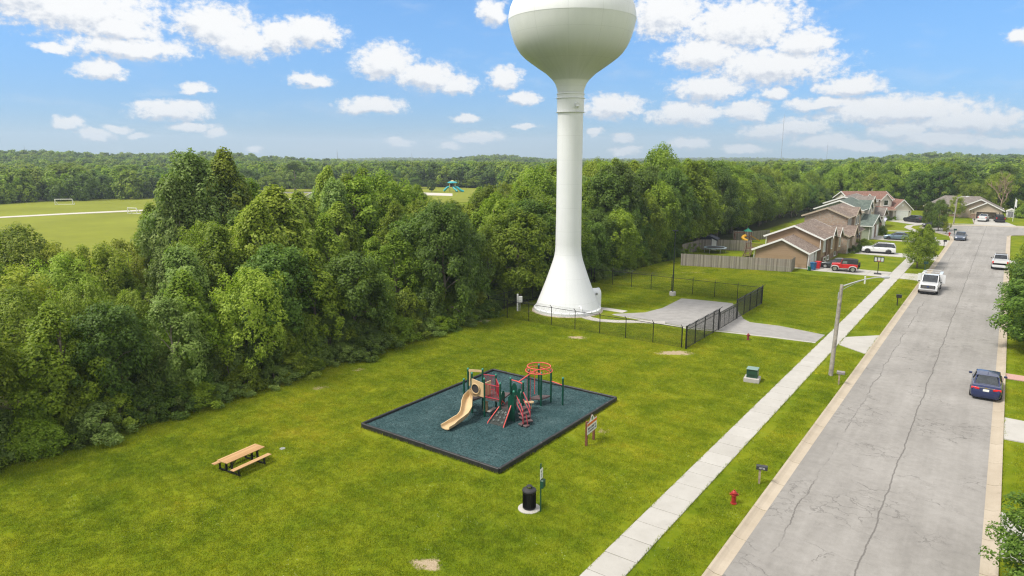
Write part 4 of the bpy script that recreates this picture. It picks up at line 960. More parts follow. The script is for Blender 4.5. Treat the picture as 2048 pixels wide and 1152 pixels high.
# ------------------------------------------------------------------ houses
SHING_BR = lined('brown_shingles', [(.165, .125, .10), (.225, .175, .145), (.285, .23, .195)], 2, .075, .18, (.06, .045, .036), .95, .55, .012, joint=.32)
SHING_RD = lined('red_brown_shingles', [(.175, .095, .072), (.235, .13, .10), (.285, .17, .135)], 2, .075, .18, (.06, .03, .022), .95, .55, .012, joint=.32)
SHING_GN = lined('grey_green_shingles', [(.085, .11, .095), (.12, .15, .13), (.155, .185, .16)], 2, .075, .18, (.045, .06, .05), .95, .55, .012, joint=.32)
SHING_GY = lined('grey_shingles', [(.155, .135, .12), (.205, .18, .16), (.255, .23, .205)], 2, .075, .18, (.055, .05, .045), .95, .55, .012, joint=.32)
SIDE_TAN = lined('tan_siding', [(.29, .20, .122), (.335, .235, .15), (.365, .26, .17)], 2, .13, .1, (.11, .07, .04), .6, .3, .008)
SIDE_GRN = lined('sage_siding', [(.255, .285, .215), (.29, .32, .245), (.315, .345, .27)], 2, .13, .1, (.15, .17, .12), .6, .3, .008)
SIDE_WHT = lined('cream_siding', [(.56, .51, .44), (.62, .57, .50), (.66, .61, .54)], 2, .13, .1, (.36, .33, .28), .6, .3, .008)
SIDE_BGE = lined('beige_siding', [(.40, .33, .245), (.45, .375, .285), (.48, .405, .31)], 2, .13, .1, (.2, .16, .11), .6, .3, .008)
BRICK_PK = lined('mottled_pink_brick', [(.29, .215, .15), (.40, .265, .19), (.34, .30, .255), (.43, .35, .27)], 2, .076, .14, (.33, .3, .26), .9, .6, .008, joint=.21)
BRICK_BR = lined('brown_brick', [(.17, .10, .07), (.24, .15, .105), (.30, .2, .15)], 2, .076, .14, (.26, .23, .2), .9, .6, .008, joint=.21)
TRIMB = M('beige_trim', (.42, .35, .27), .6, 0, .06); BLIND = M('window_blind', (.5, .52, .53), .4, 0, .08, 2)
HG = 'houses along the street'
class House:
    def __init__(s, name, label, loc, rz=0.0): s.t = thing(name, label, 'house', loc, rz); s.first = None
    def wallprism(s, pts, d0, d1, axis, mat, name='wall'):
        """gable outline pts in (horizontal, z), extruded d0..d1 along the ridge axis"""
        n = len(pts); P = []
        for d in (d0, d1): P += [((h, d, z) if axis == 'y' else (d, h, z)) for h, z in pts]
        return MB().add(P, [tuple(range(n)), tuple(range(2 * n - 1, n - 1, -1))] + [(i, n + i, n + (i + 1) % n, (i + 1) % n) for i in range(n)]).build(name, mat, s.t)
    def gable(s, a0, a1, d0, d1, eave, ridge, axis='y', wall=None, roof=None, trim=TRIM, over=.4, th=.16, mid=None, base=0.0, ends=(1, 1), gutter=True):
        """block with a gable roof; a = span across the ridge, d = along it"""
        mid = (a0 + a1) / 2 if mid is None else mid
        wl = s.wallprism([(a0, base), (a1, base), (a1, eave), (mid, ridge - .12), (a0, eave)], d0, d1, axis, wall)
        e0, e1 = d0 - over * ends[0], d1 + over * ends[1]
        pv = lambda h, d, z: Vector((h, d, z)) if axis == 'y' else Vector((d, h, z))
        for sgn, a in ((-1, a0), (1, a1)):
            sl = (ridge - eave) / abs(mid - a); ae = a + sgn * over; ze = eave - sl * over + .06
            r = MB().slab([pv(mid, e0, ridge + .06), pv(mid, e1, ridge + .06), pv(ae, e1, ze), pv(ae, e0, ze)], th, (0, 0, 1)).build('roof', roof, s.t)
            for k_, (e, on) in enumerate(((e0, ends[0]), (e1, ends[1]))):
                if on:
                    o_ = -.03 if k_ == 0 else .03
                    MB().slab([pv(mid, e + o_, ridge + .075), pv(ae, e + o_, ze + .015), pv(ae, e + o_, ze - .24), pv(mid, e + o_, ridge - .2)], .045, pv(0, o_, 0)).build('barge_board', trim, r)
            if gutter: MB().beam(pv(ae + sgn * .05, e0, ze - .08), pv(ae + sgn * .05, e1, ze - .08), .12, .13).build('rain_gutter', trim, r)
        return wl
    def hip(s, x0, x1, y0, y1, eave, ridge, wall, roof, over=.45, trim=TRIM, inset=None):
        MB().b2((x0, y0, 0), (x1, y1, eave)).build('wall', wall, s.t)
        X0, X1, Y0, Y1 = x0 - over, x1 + over, y0 - over, y1 + over; w = (Y1 - Y0) / 2; ins = w if inset is None else inset; ym = (Y0 + Y1) / 2
        vs = [(X0, Y0, eave - .05), (X1, Y0, eave - .05), (X1, Y1, eave - .05), (X0, Y1, eave - .05), (X0 + ins, ym, ridge), (X1 - ins, ym, ridge)]
        vb = [(a, b, c - .16) for a, b, c in vs[:4]]
        r = MB().add(vs + vb, [(0, 1, 5, 4), (1, 2, 5), (2, 3, 4, 5), (3, 0, 4), (6, 7, 1, 0), (7, 8, 2, 1), (8, 9, 3, 2), (9, 6, 0, 3), (9, 8, 7, 6)]).build('roof', roof, s.t)
        for a, b in (((X0, Y0), (X1, Y0)), ((X1, Y0), (X1, Y1)), ((X0, Y0), (X0, Y1))): MB().beam((a[0], a[1], eave - .13), (b[0], b[1], eave - .13), .1, .17).build('fascia', trim, r)
    def opening(s, c, w, h, face, kind='window', frame=TRIM, fill=None, parts=2):
        """window or door set on a wall; face is the outward direction of that wall"""
        f = Vector(face).normalized(); sd = Vector((-f.y, f.x, 0)); c = Vector(c); m = Matrix((sd, f, Vector((0, 0, 1)))).transposed()
        fr = MB()
        for z in (-h / 2 - .04, h / 2 + .04): fr.box(c + Vector((0, 0, z)) + f * .03, (w + .2, .09, .09), mat=m)
        for x in (-w / 2 - .04, w / 2 + .04): fr.box(c + sd * x + f * .03, (.09, .09, h), mat=m)
        root = fr.build(kind, frame, s.t); root['kind'] = 'stuff'; del root['kind']
        if kind == 'window':
            for i in range(parts):
                hh = h / parts; z = -h / 2 + hh * (i + .5)
                MB().box(c + Vector((0, 0, z)) + f * .012, (w, .03, hh - .03), mat=m).build('pane', fill or GLASS, root)
            MB().box(c + Vector((0, 0, -h / 2 - .1)) + f * .06, (w + .26, .16, .05), mat=m).build('sill', frame, root)
        else:
            n = parts
            for i in range(n):
                hh = h / n; MB().box(c + Vector((0, 0, -h / 2 + hh * (i + .5))) + f * .012, (w, .05, hh - .02), mat=m).build('panel', fill or WHITE, root)
        return root
    def downpipe(s, x, y, z0, z1, mat=TRIM): MB().box((x, y, (z0 + z1) / 2), (.08, .08, z1 - z0)).build('downpipe', mat, s.t)
# --- tan split-level next to the lawn
h = House('house', 'tan sided split-level house with a low garage wing beside the wooden fence', (-21, 101, 0))
def hx(u): return u + 21
def hy(v): return v - 101
h.gable(hx(-29.2), hx(-22.0), hy(101.7), hy(107.8), 2.45, 4.1, 'y', SIDE_TAN, SHING_BR, ends=(1, 0), mid=hx(-25.5))
h.gable(hx(-29.3), hx(-21.45), hy(107.8), hy(119.6), 3.85, 5.5, 'y', SIDE_TAN, SHING_BR, mid=hx(-25.4))
MB().b2((hx(-21.45), hy(108.2), 0), (hx(-21.25), hy(119.4), .95)).build('brick_skirt', BRICK_BR, h.t)
for v, w in ((110.9, .8), (114.1, .9)): MB().b2((hx(-21.4), hy(v - w / 2), .95), (hx(-21.22), hy(v + w / 2), 3.75)).build('brick_pier', BRICK_BR, h.t)
h.gable(hy(112.6), hy(115.4), hx(-24.4), hx(-21.1), 3.7, 4.95, 'x', SIDE_TAN, SHING_BR, ends=(0, 1), over=.3, gutter=False, base=1.0)
h.gable(hy(116.2), hy(118.8), hx(-24.4), hx(-20.8), 3.5, 4.6, 'x', SIDE_TAN, SHING_BR, ends=(0, 1), over=.3, gutter=False, base=1.0)
h.opening((hx(-21.44), hy(109.5), 2.5), 1.3, 1.5, (1, 0, 0), fill=BLIND); h.opening((hx(-21.08), hy(112.9), 2.6), .55, 1.5, (1, 0, 0)); h.opening((hx(-20.78), hy(117.4), 2.5), .7, 1.5, (1, 0, 0))
for v in (109.3, 111.6, 116.6): h.opening((hx(-21.23), hy(v), .55), 1.0, .5, (1, 0, 0), parts=1)
h.opening((hx(-21.98), hy(104.0), 1.08), 3.2, 2.1, (1, 0, 0), 'garage_door', parts=4)
h.opening((hx(-21.98), hy(106.8), 1.05), .9, 2.05, (1, 0, 0), 'door', parts=2)
h.downpipe(hx(-29.33), hy(101.6), 0, 2.2); h.downpipe(hx(-21.8), hy(101.62), 0, 2.2); h.downpipe(hx(-21.6), hy(107.6), 2.4, 3.6); h.downpipe(hx(-29.4), hy(107.6), 0, 3.6)
MB().box((hx(-21.9), hy(105.9), 1.9), (.16, .14, .25), 0, .03).build('wall_lamp', BLACK, h.t)
MB().b2((hx(-29.35), hy(101.55), -.05), (hx(-21.9), hy(101.69), .14)).build('footing', CONC2, h.t)
# back deck with stairs
DW = M('deck_wood', (.14, .085, .055), .85, 0, .25)
d_ = thing('wooden_deck', 'brown wooden back deck with stairs against the tan house', 'deck', (-31.3, 108.3, 0))
for i in range(11): MB().box((.1, -.1 + i * .22 + 1.2, 1.2), (3.6, .2, .04)).build('board', DW, d_)
for x in (-1.6, 1.7):
    for y in (1.15, 3.3): MB().beam((x, y, 0), (x, y, 2.1), .11, .11).build('post', DW, d_)
mb = MB(); mb.beam((-1.6, 1.15, 2.1), (1.7, 1.15, 2.1), .1, .06); mb.build('handrail', DW, d_)
MB().beam((-1.6, 1.15, 2.1), (-1.6, 3.3, 2.1), .1, .06).build('handrail', DW, d_)
bm = MB().beam((0, 0, 1.2), (0, 0, 2.07), .05, .05); bme = bpy.data.meshes.new('baluster'); bme.from_pydata(bm.v, [], bm.f); bme.update(); bme.materials.append(DW)
for i in range(22): obj('baluster', bme, None, d_, loc=(-1.5 + i * .15, 1.15, 0))
for i in range(6): MB().box((-1.1, .95 - i * .26, 1.0 - i * .19), (1.0, .28, .05)).build('tread', DW, d_)
for x in (-1.65, -.55): MB().beam((x, 1.1, 1.75), (x, -.5, .75), .05, .05).build('handrail', DW, d_); MB().beam((x, 1.1, 1.0), (x, -.5, -.05), .05, .24).build('stringer', DW, d_)
# --- mottled brick house
h = House('house', 'two-storey mottled pink brick house with brown roof, next after the tan one', (-20, 121, 0))
def hx(u): return u + 20
def hy(v): return v - 121
h.gable(hx(-28.1), hx(-21.3), hy(125.5), hy(138.5), 5.75, 7.1, 'y', BRICK_PK, SHING_BR, TRIMB, mid=hx(-24.55))
h.gable(hx(-24.5), hx(-20.4), hy(121.6), hy(135.0), 3.05, 4.25, 'y', BRICK_PK, SHING_BR, TRIMB, mid=hx(-23.2))
h.gable(hy(123.2), hy(126.6), hx(-23), hx(-19.9), 3.0, 4.3, 'x', BRICK_PK, SHING_BR, TRIMB, ends=(0, 1), over=.3, gutter=False)
h.gable(hy(129.5), hy(134.6), hx(-25), hx(-20.9), 5.6, 6.9, 'x', BRICK_PK, SHING_BR, TRIMB, ends=(0, 1), over=.3, gutter=False)
h.opening((hx(-20.38), hy(122.6), 1.1), 1.0, 2.1, (1, 0, 0), 'door', parts=2, fill=TRIMB)
for v in (128.3, 130.3, 132.3): h.opening((hx(-20.38), hy(v), 1.75), 1.3, 1.7, (1, 0, 0), frame=BRICK_BR)
h.opening((hx(-20.88), hy(131.2), 4.7), .8, 1.3, (1, 0, 0)); h.opening((hx(-20.88), hy(133), 4.7), .8, 1.3, (1, 0, 0)); h.opening((hx(-21.28), hy(126.6), 4.6), .7, 1.3, (1, 0, 0)); h.opening((hx(-21.28), hy(128.2), 4.6), .6, 1.3, (1, 0, 0))
h.opening((hx(-22.3), hy(121.58), 1.6), .8, 1.2, (0, -1, 0))
# --- green house
h = House('house', 'sage green house with grey-green roof and a projecting two-door garage', (-20.3, 143, 0))
def hx(u): return u + 20.3
def hy(v): return v - 143
h.gable(hx(-30.7), hx(-22.6), hy(146.4), hy(158.0), 5.5, 7.15, 'y', SIDE_GRN, SHING_GN, mid=hx(-26.5))
h.gable(hy(144.2), hy(154.6), hx(-27.0), hx(-20.35), 2.7, 4.3, 'x', SIDE_GRN, SHING_GN, ends=(0, 1), mid=hy(150.6))
h.gable(hy(150.8), hy(155.6), hx(-25), hx(-22.1), 5.4, 6.9, 'x', SIDE_WHT, SHING_GN, ends=(0, 1), over=.3, gutter=False, base=2.8)
for v in (147.0, 151.6): h.opening((hx(-20.33), hy(v), 1.1), 2.6, 2.15, (1, 0, 0), 'garage_door', parts=4)
MB().b2((hx(-20.36), hy(148.5), 0), (hx(-20.2), hy(150.1), 2.5)).build('brick_pier', BRICK_BR, h.t)
h.opening((hx(-22.08), hy(153.2), 4.6), 1.2, 1.2, (1, 0, 0)); h.opening((hx(-24.5), hy(146.38), 4.4), .9, 1.2, (0, -1, 0)); h.downpipe(hx(-20.5), hy(144.1), 0, 2.5)
f_ = thing('house_flag', 'small white and blue flag on the green house garage corner', 'flag', (-20.0, 154.9, 0))
MB().beam((-.2, 0, 2.6), (.5, -.2, 3.7), .04, .04).build('staff', WHITE, f_)
mb = MB(); vs = [(.5 - .1 * i * .3, -.2 - .02 * i + .06 * math.sin(i * 1.4), 3.65 - .16 * i) for i in range(6)]; vs2 = [(x + .5 - .04 * i, y - .1, z - .25) for i, (x, y, z) in enumerate(vs)]
mb.add(vs + vs2, [(i, i + 1, 7 + i, 6 + i) for i in range(5)]); mb.build('cloth', M('flag_cloth', (.5, .5, .6), .8, 0, .3, 4), f_)
# --- fourth house, mostly roof
h = House('house', 'grey-brown roofed house seen between the green house and the cream one', (-21.5, 162, 0))
def hx(u): return u + 21.5
def hy(v): return v - 162
h.gable(hx(-32.3), hx(-24.3), hy(162.4), hy(176), 5.6, 7.0, 'y', SIDE_BGE, SHING_GY, mid=hx(-28.6))
h.gable(hy(164), hy(170), hx(-27), hx(-23.6), 5.5, 7.0, 'x', SIDE_BGE, SHING_GY, ends=(0, 1), over=.3, gutter=False)
h.gable(hy(170), hy(176.5), hx(-28), hx(-22.0), 2.7, 4.2, 'x', BRICK_BR, SHING_GY, ends=(0, 1))
h.opening((hx(-21.98), hy(173.2), 1.1), 4.4, 2.15, (1, 0, 0), 'garage_door', parts=4); h.opening((hx(-23.58), hy(167), 4.5), 1.2, 1.3, (1, 0, 0))
# --- cream house turned towards the cul-de-sac
rz5 = rad(37)
h = House('house', 'cream two-storey house with red-brown roof, porch and white garage', (-22.6, 192.4, 0), rz5)
# local x right, -y towards the street
h.gable(0.0, 4.6, 0.0, 6.5, 2.75, 4.95, 'y', SIDE_WHT, SHING_RD, ends=(1, 0), over=.35)
h.gable(0.4, 8.2, -8.4, .4, 5.2, 6.9, 'x', SIDE_WHT, SHING_RD, ends=(1, 1)) if False else None
h.gable(1.2, 8.6, -10.6, .2, 5.1, 6.75, 'x', SIDE_WHT, SHING_RD, ends=(1, 1), over=.35)
h.gable(-2.9, -.4, .6, 4.0, 5.0, 6.35, 'y', SIDE_WHT, SHING_RD, ends=(1, 0), over=.3, gutter=False, base=2.6)
h.gable(-7.4, -4.9, .4, 4.0, 5.0, 6.35, 'y', SIDE_WHT, SHING_RD, ends=(1, 0), over=.3, gutter=False, base=2.6)
r = MB().slab([(-10.8, -1.2, 2.55), (.2, -1.2, 2.55), (.2, 1.3, 3.45), (-10.8, 1.3, 3.45)], .14, (0, 0, 1)).build('porch_roof', SHING_RD, h.t)
MB().beam((-10.8, -1.22, 2.46), (.1, -1.22, 2.46), .06, .2).build('fascia', TRIMB, r)
for x in (-10.4, -7.8, -5.2, -2.6): MB().box((x, -.95, 1.25), (.28, .28, 2.5)).build('porch_post', BRICK_BR, h.t)
MB().b2((-10.7, -1.1, 0), (-.02, 1.25, .18)).build('porch_floor', CONC2, h.t)
h.opening((2.3, -.02, 1.12), 2.9, 2.1, (0, -1, 0), 'garage_door', parts=4)
for x in (-1.65, -6.15): h.opening((x, .58 if x > -3 else .38, 4.15), 1.0, 1.2, (0, -1, 0))
for x in (-9, -6.4): h.opening((x, 1.18, 1.4), 1.2, 1.4, (0, -1, 0))
h.opening((-3.8, 1.18, 1.2), 1.0, 2.05, (0, -1, 0), 'door', parts=2, fill=BROWNW)
MB().box((2.3, -.03, 3.6), (.5, .04, .5)).build('gable_vent', TRIM, h.t)
for x in (.55, 4.1): MB().box((x, -.08, 2.0), (.14, .12, .24)).build('wall_lamp', BLACK, h.t)
MB().cyl((-3, 5, 6.2), (-3, 5, 7.4), .07, 8).build('flue', GALV, h.t)
# --- far ranch house with the open garage
h = House('house', 'tan ranch house at the end of the street with its garage open', (-3.9, 208, 0))
h.hip(-13.5, 1.8, 4.2, 13.5, 2.55, 5.15, BRICK_BR, SHING_GY, .5, TRIMB, 4.2)
h.gable(-6.0, 2.9, 2.2, 9, 2.5, 4.75, 'y', SIDE_BGE, SHING_GY, TRIM, ends=(1, 0), over=.45, mid=-1.4)
# garage box with a real opening
GW = M('garage_painted_shade', (.05, .045, .045), .9)  # back wall and ceiling coloured dark to carry the open garage's inner shade
def wallx(x0, x1, z0, z1): MB().b2((x0, 0, z0), (x1, .18, z1)).build('wall', BRICK_BR if z1 < 1.3 else SIDE_BGE, h.t)
wallx(-3.2, -2.02, 0, 1.2); MB().b2((-3.2, .005, 1.2), (-2.02, .18, 2.42)).build('wall', SIDE_BGE, h.t); wallx(2.12, 3.3, 0, 1.2); MB().b2((2.12, .005, 1.2), (3.3, .18, 2.42)).build('wall', SIDE_BGE, h.t)
MB().b2((-2.02, .005, 1.78), (2.12, .18, 2.42)).build('wall', SIDE_BGE, h.t)
h.wallprism([(-3.2, 2.42), (3.3, 2.42), (.02, 4.05)], .005, .18, 'y', SIDE_BGE, 'gable_wall')
for x in (-3.2, 3.12): MB().b2((x, .18, 0), (x + .18, 4.2, 2.42)).build('wall', BRICK_BR, h.t)
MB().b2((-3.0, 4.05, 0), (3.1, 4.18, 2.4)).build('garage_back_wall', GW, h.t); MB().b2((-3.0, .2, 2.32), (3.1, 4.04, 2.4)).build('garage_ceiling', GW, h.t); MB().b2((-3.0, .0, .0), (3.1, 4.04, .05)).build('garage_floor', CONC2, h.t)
for sgn, a in ((-1, -3.2), (1, 3.3)):
    ze = 2.42 - .5 * .45; r = MB().slab([(.03, -.45, 4.2), (.03, 4.6, 4.2), (a + sgn * .45, 4.6, ze + .02), (a + sgn * .45, -.45, ze + .02)], .15, (0, 0, 1)).build('roof', SHING_GY, h.t)
    MB().slab([(.03, -.48, 4.21), (a + sgn * .45, -.48, ze + .03), (a + sgn * .45, -.48, ze - .2), (.03, -.48, 3.98)], .05, (0, -1, 0)).build('barge_board', TRIM, r)
fr = MB()
for x in (-2.06, 2.16): fr.box((x, -.02, .9), (.1, .1, 1.8))
fr.box((.05, -.02, 1.8), (4.3, .1, .1)); fr.build('garage_frame', TRIMB, h.t)
for x in (-2.6, 2.7): MB().box((x, -.06, 1.65), (.14, .12, .26)).build('wall_lamp', BLACK, h.t)
MB().b2((-6.0, 3.2, 0), (-3.3, 4.2, .12)).build('porch_floor', CONC, h.t)
h.opening((-4.6, 4.18, 1.1), .95, 2.0, (0, -1, 0), 'door', parts=2, fill=BROWNW)
for x in (-7.6, -10.8): h.opening((x, 4.18, 1.5), 1.5, 1.2, (0, -1, 0))
# --- white garden shed and flagpole at the end
h = House('garden_shed', 'white garden shed with grey double doors beyond the ranch house', (1.2, 217, 0)); h.t['category'] = 'shed'
h.gable(-1.05, 1.05, 0, 2.4, 1.62, 2.15, 'y', WHITE, M('pale_shed_roof', (.5, .48, .44), .8), over=.12, gutter=False)
for x in (-.36, .36): h.opening((x, -.02, .8), .66, 1.4, (0, -1, 0), 'door', fill=M('grey_door', (.2, .2, .23), .6), parts=1)
f_ = thing('flagpole', 'tall white flagpole with a limp white flag by the garden shed', 'flagpole', (1.63, 204.7, 0))
MB().tube([(0, 0, 0), (0, 0, 5.6)], [.05, .03], 10).build('pole', WHITE, f_, True); MB().lathe([(.001, -.06), (.06, 0), (.001, .06)], 10, (0, 0, 5.66)).build('finial', GALV, f_)
vs = []; 
for i in range(7):
    for j in range(4): vs.append((.04 + j * .12 + .03 * math.sin(i * 1.1 + j), .07 * math.sin(j * 2 + i * .6), 5.4 - i * .3 - j * .12))
MB().add(vs, [(i * 4 + j, i * 4 + j + 1, i * 4 + j + 5, i * 4 + j + 4) for i in range(6) for j in range(3)]).build('cloth', M('white_cloth', (.7, .7, .72), .85), f_, True)
# ------------------------------------------------------------------ wooden privacy fences
def board_fence(label, pts, hgt, mat_axis='x'):
    root = thing('wooden_fence', label, 'fence', (pts[0][0], pts[0][1], 0)); o = Vector((pts[0][0], pts[0][1], 0)); rnd = random.Random(len(label))
    for a, b in zip(pts, pts[1:]):
        A_, B_ = Vector((*a, 0)) - o, Vector((*b, 0)) - o; L = (B_ - A_).length; n = max(1, round(L / 2.4)); rz = math.atan2((B_ - A_).y, (B_ - A_).x); dn = (B_ - A_) / n; w = L / n
        for i in range(n + 1): q = A_ + dn * i; MB().box((q.x, q.y, hgt / 2 - .02), (.1, .1, hgt + .04), rz).build('post', POLEW, root)
        for i in range(n):
            mb = MB(); k_ = int(w / .145)
            for j in range(k_): x = (j + .5) * w / k_; mb.box((x, rnd.uniform(-.006, .006) - .05, hgt / 2 + .02 + rnd.uniform(-.015, .015)), (w / k_ - .012, .02, hgt))
            c = mb.build('board_panel', WOODF, root); c['kind'] = 'stuff'; c.location = A_ + dn * i; c.rotation_euler = (0, 0, rz)
            for z in (.35, hgt - .35): MB().beam((0, 0, z), (w, 0, z), .05, .08).build('rail', POLEW, c)
    return root
p0, p1, p2 = W(1362, 531), W(1581, 544), W(1589, 537.5)
board_fence('long weathered wooden privacy fence between the lawn and the trampoline yard', [(p0.x, p0.y), (p1.x, p1.y), (p2.x, p2.y - .2)], 1.75)
q0, q1, q2, q3 = W(1364, 510), W(1401, 499.5), W(1424, 499.5), W(1502, 502)
board_fence('grey wooden fence behind the trampoline', [(q0.x, q0.y), (q1.x, q1.y), (q2.x + 1.0, q2.y + .4), (q3.x, q3.y)], 1.75)
q0, q1 = W(1500, 481), W(1538, 477.5)
board_fence('short wooden fence behind the yellow garden slide', [(q0.x - 3, q0.y - .6), (q0.x, q0.y), (q1.x, q1.y)], 1.7)
# ------------------------------------------------------------------ back yard things
p = W(1416, 499.5)
h = House('garden_shed', 'small navy blue shed with a white door frame behind the trampoline', (p.x, p.y, 0), rad(10)); h.t['category'] = 'shed'
NAVY = M('navy_boards', (.018, .024, .045), .7); h.gable(-1.2, 1.4, 0, 2.2, 1.8, 2.35, 'y', NAVY, NAVY, NAVY, over=.12, gutter=False)
h.opening((.95, -.02, .95), .62, 1.75, (0, -1, 0), 'door', parts=1)
p = W(1430, 505)
t = thing('trampoline', 'round trampoline with a pale rim on the back yard grass', 'trampoline', p)
MB().lathe([(.001, .84), (1.5, .85), (1.5, .83), (.001, .82)], 36).build('mat', BLACKP, t); MB().lathe([(1.5, .86), (1.8, .88), (1.84, .84), (1.8, .8), (1.5, .82)], 36).build('pad', M('pale_blue_pad', (.3, .38, .42), .6), t, True)
for i in range(6):
    a = i * math.pi / 3 + .3; MB().cyl((1.7 * math.cos(a), 1.7 * math.sin(a), 0), (1.7 * math.cos(a), 1.7 * math.sin(a), .82), .03, 8).build('leg', GALV, t)
p = W(1493, 484)
YEL = M('yellow_plastic', (.72, .38, .02), .4, 0, .06)
t = thing('garden_playset', 'wooden garden playset with yellow slides and a green roof', 'playset', p, AZ, scale=(.8, .8, .72))
for x in (-.2, 1.0):
    for y in (0, 1.2): MB().beam((x, y, 0), (x, y, 2.7), .12, .12).build('post', BROWNW, t)
MB().box((.4, .6, 1.3), (1.4, 1.4, .1)).build('platform', BROWNW, t)
GRR = M('green_canopy', (.01, .16, .1), .5)
MB().add([(-.4, -.2, 2.7), (1.2, -.2, 2.7), (1.2, 1.4, 2.7), (-.4, 1.4, 2.7), (.4, .6, 3.5)], [(0, 1, 4), (1, 2, 4), (2, 3, 4), (3, 0, 4), (3, 2, 1, 0)]).build('roof', GRR, t)
MB().beam((.4, .6, 3.5), (.4, .6, 3.75), .08, .08).build('finial', GRR, t)
MB().tube([(-.3, .2, 1.6), (-.8, -.1, 1.45), (-1.1, -.4, 1.15), (-.95, -.8, .85), (-.5, -.9, .55), (-.2, -1.0, .4)], .38, 14).build('spiral_slide', YEL, t, True)
vs = []
for i in range(7):
    f = i / 6; x = 1.1 + 2.2 * f; z = 1.35 * (1 - f) ** 1.1 + .12
    vs += [(x, .2, z + .2), (x, .28, z), (x, .72, z), (x, .8, z + .2)]
MB().add(vs, [(i * 4 + j, i * 4 + j + 1, i * 4 + j + 5, i * 4 + j + 4) for i in range(6) for j in range(3)]).build('slide', YEL, t, True)
MB().beam((-2.6, .6, 2.4), (-.2, .6, 2.4), .12, .12).build('swing_beam', BROWNW, t)
for s in (-1, 1): MB().beam((-2.6, .6 + s * .8, 0), (-2.6, .6, 2.4), .1, .1).build('leg', BROWNW, t)
# bins
def wheelie(p, mat, label, rz=0.0, lid=None, s=1.0):
    t = thing('wheeled_bin', label, 'bin', p, rz, scale=(s, s, s))
    mb = MB(); b_, t_ = .24, .31; vs = [(-b_, -b_, .06), (b_, -b_, .06), (b_, b_, .06), (-b_, b_, .06), (-t_, -t_, 1.0), (t_, -t_, 1.0), (t_, t_, 1.0), (-t_, t_, 1.0)]
    mb.add(vs, [(3, 2, 1, 0), (4, 5, 6, 7), (0, 1, 5, 4), (1, 2, 6, 5), (2, 3, 7, 6), (3, 0, 4, 7)]); mb.build('body', mat, t)
    MB().box((0, 0, 1.04), (.68, .7, .09), 0, .03).build('lid', lid or mat, t)
    for x in (-.28, .28): MB().cyl((x - .03, .27, .12), (x + .03, .27, .12), .12, 12).build('wheel', RUBBER, t)
    MB().cyl((-.25, .38, .98), (.25, .38, .98), .02, 6).build('handle', mat, t)
BLUEB = M('blue_bin_plastic', (.01, .09, .22), .5); REDB = M('red_bin_plastic', (.55, .02, .025), .5)
wheelie(W(1626, 540), BLUEB, 'blue recycling bin beside the garage door of the tan house', rad(70)); wheelie(W(1635.5, 537.5), REDB, 'red wheeled bin standing next to the blue recycling bin', rad(80)); wheelie(W(1621, 541) + Vector((-.1, -.35, 0)), M('green_tub', (.01, .1, .06), .5), 'small green tub on the grass in front of the blue bin', rad(60), s=.55)
p = W(1683, 506)
t = thing('red_dumpster', 'bright red dumpster with a sloping front between the tan and brick houses', 'dumpster', p, rad(0))
pts = [(-1.0, 0), (.5, 0), (.6, 1.2), (-.3, 1.25), (-1.1, .55)]; n = len(pts)
MB().add([(x, y, z) for y in (0, 1.3) for x, z in pts], [tuple(range(n)), tuple(range(2 * n - 1, n - 1, -1))] + [(i, n + i, n + (i + 1) % n, (i + 1) % n) for i in range(n)]).build('body', REDB, t)
for x in (-.8, -.3, .2): MB().box((x, -.02, .5), (.06, .05, .8)).build('rib', REDB, t)
MB().slab([(-.3, 0, 1.28), (.62, 0, 1.24), (.62, 1.3, 1.24), (-.3, 1.3, 1.28)], .04, (0, 0, 1)).build('lid', REDB, t)
# basketball hoop
p = W(1755, 549); hb = zat(p.x, p.y, 513)
t = thing('basketball_hoop', 'portable basketball hoop with a black frame backboard beside the driveway', 'basketball hoop', p, rad(8))
MB().box((0, 0, .1), (.9, .65, .2), 0, .06).build('base', BLACKP, t); MB().beam((0, .1, .15), (0, .1, hb - .3), .09, .09).build('pole', BLACK, t)
BB = M('backboard_acrylic', (.5, .54, .52), .2)
bb = MB().box((0, -.2, hb - .36), (1.1, .03, .62)).build('backboard', BB, t)
for z in (hb - .68, hb - .04): MB().box((0, -.215, z), (1.2, .06, .08)).build('frame', BLACK, bb)
for x in (-.58, -.2, .2, .58): MB().box((x, -.217, hb - .36), (.08, .055, .58)).build('frame', BLACK, bb)
MB().tube([(.23 * math.cos(a), -.5 + .23 * math.sin(a), hb - .55) for a in [i / 16 * 6.283 for i in range(16)]], .015, 6, closed=True).build('rim', M('orange_rim', (.6, .12, .03), .5), t)
MB().beam((0, .1, hb - .4), (0, -.18, hb - .4), .06, .2).build('bracket', BLACK, t)
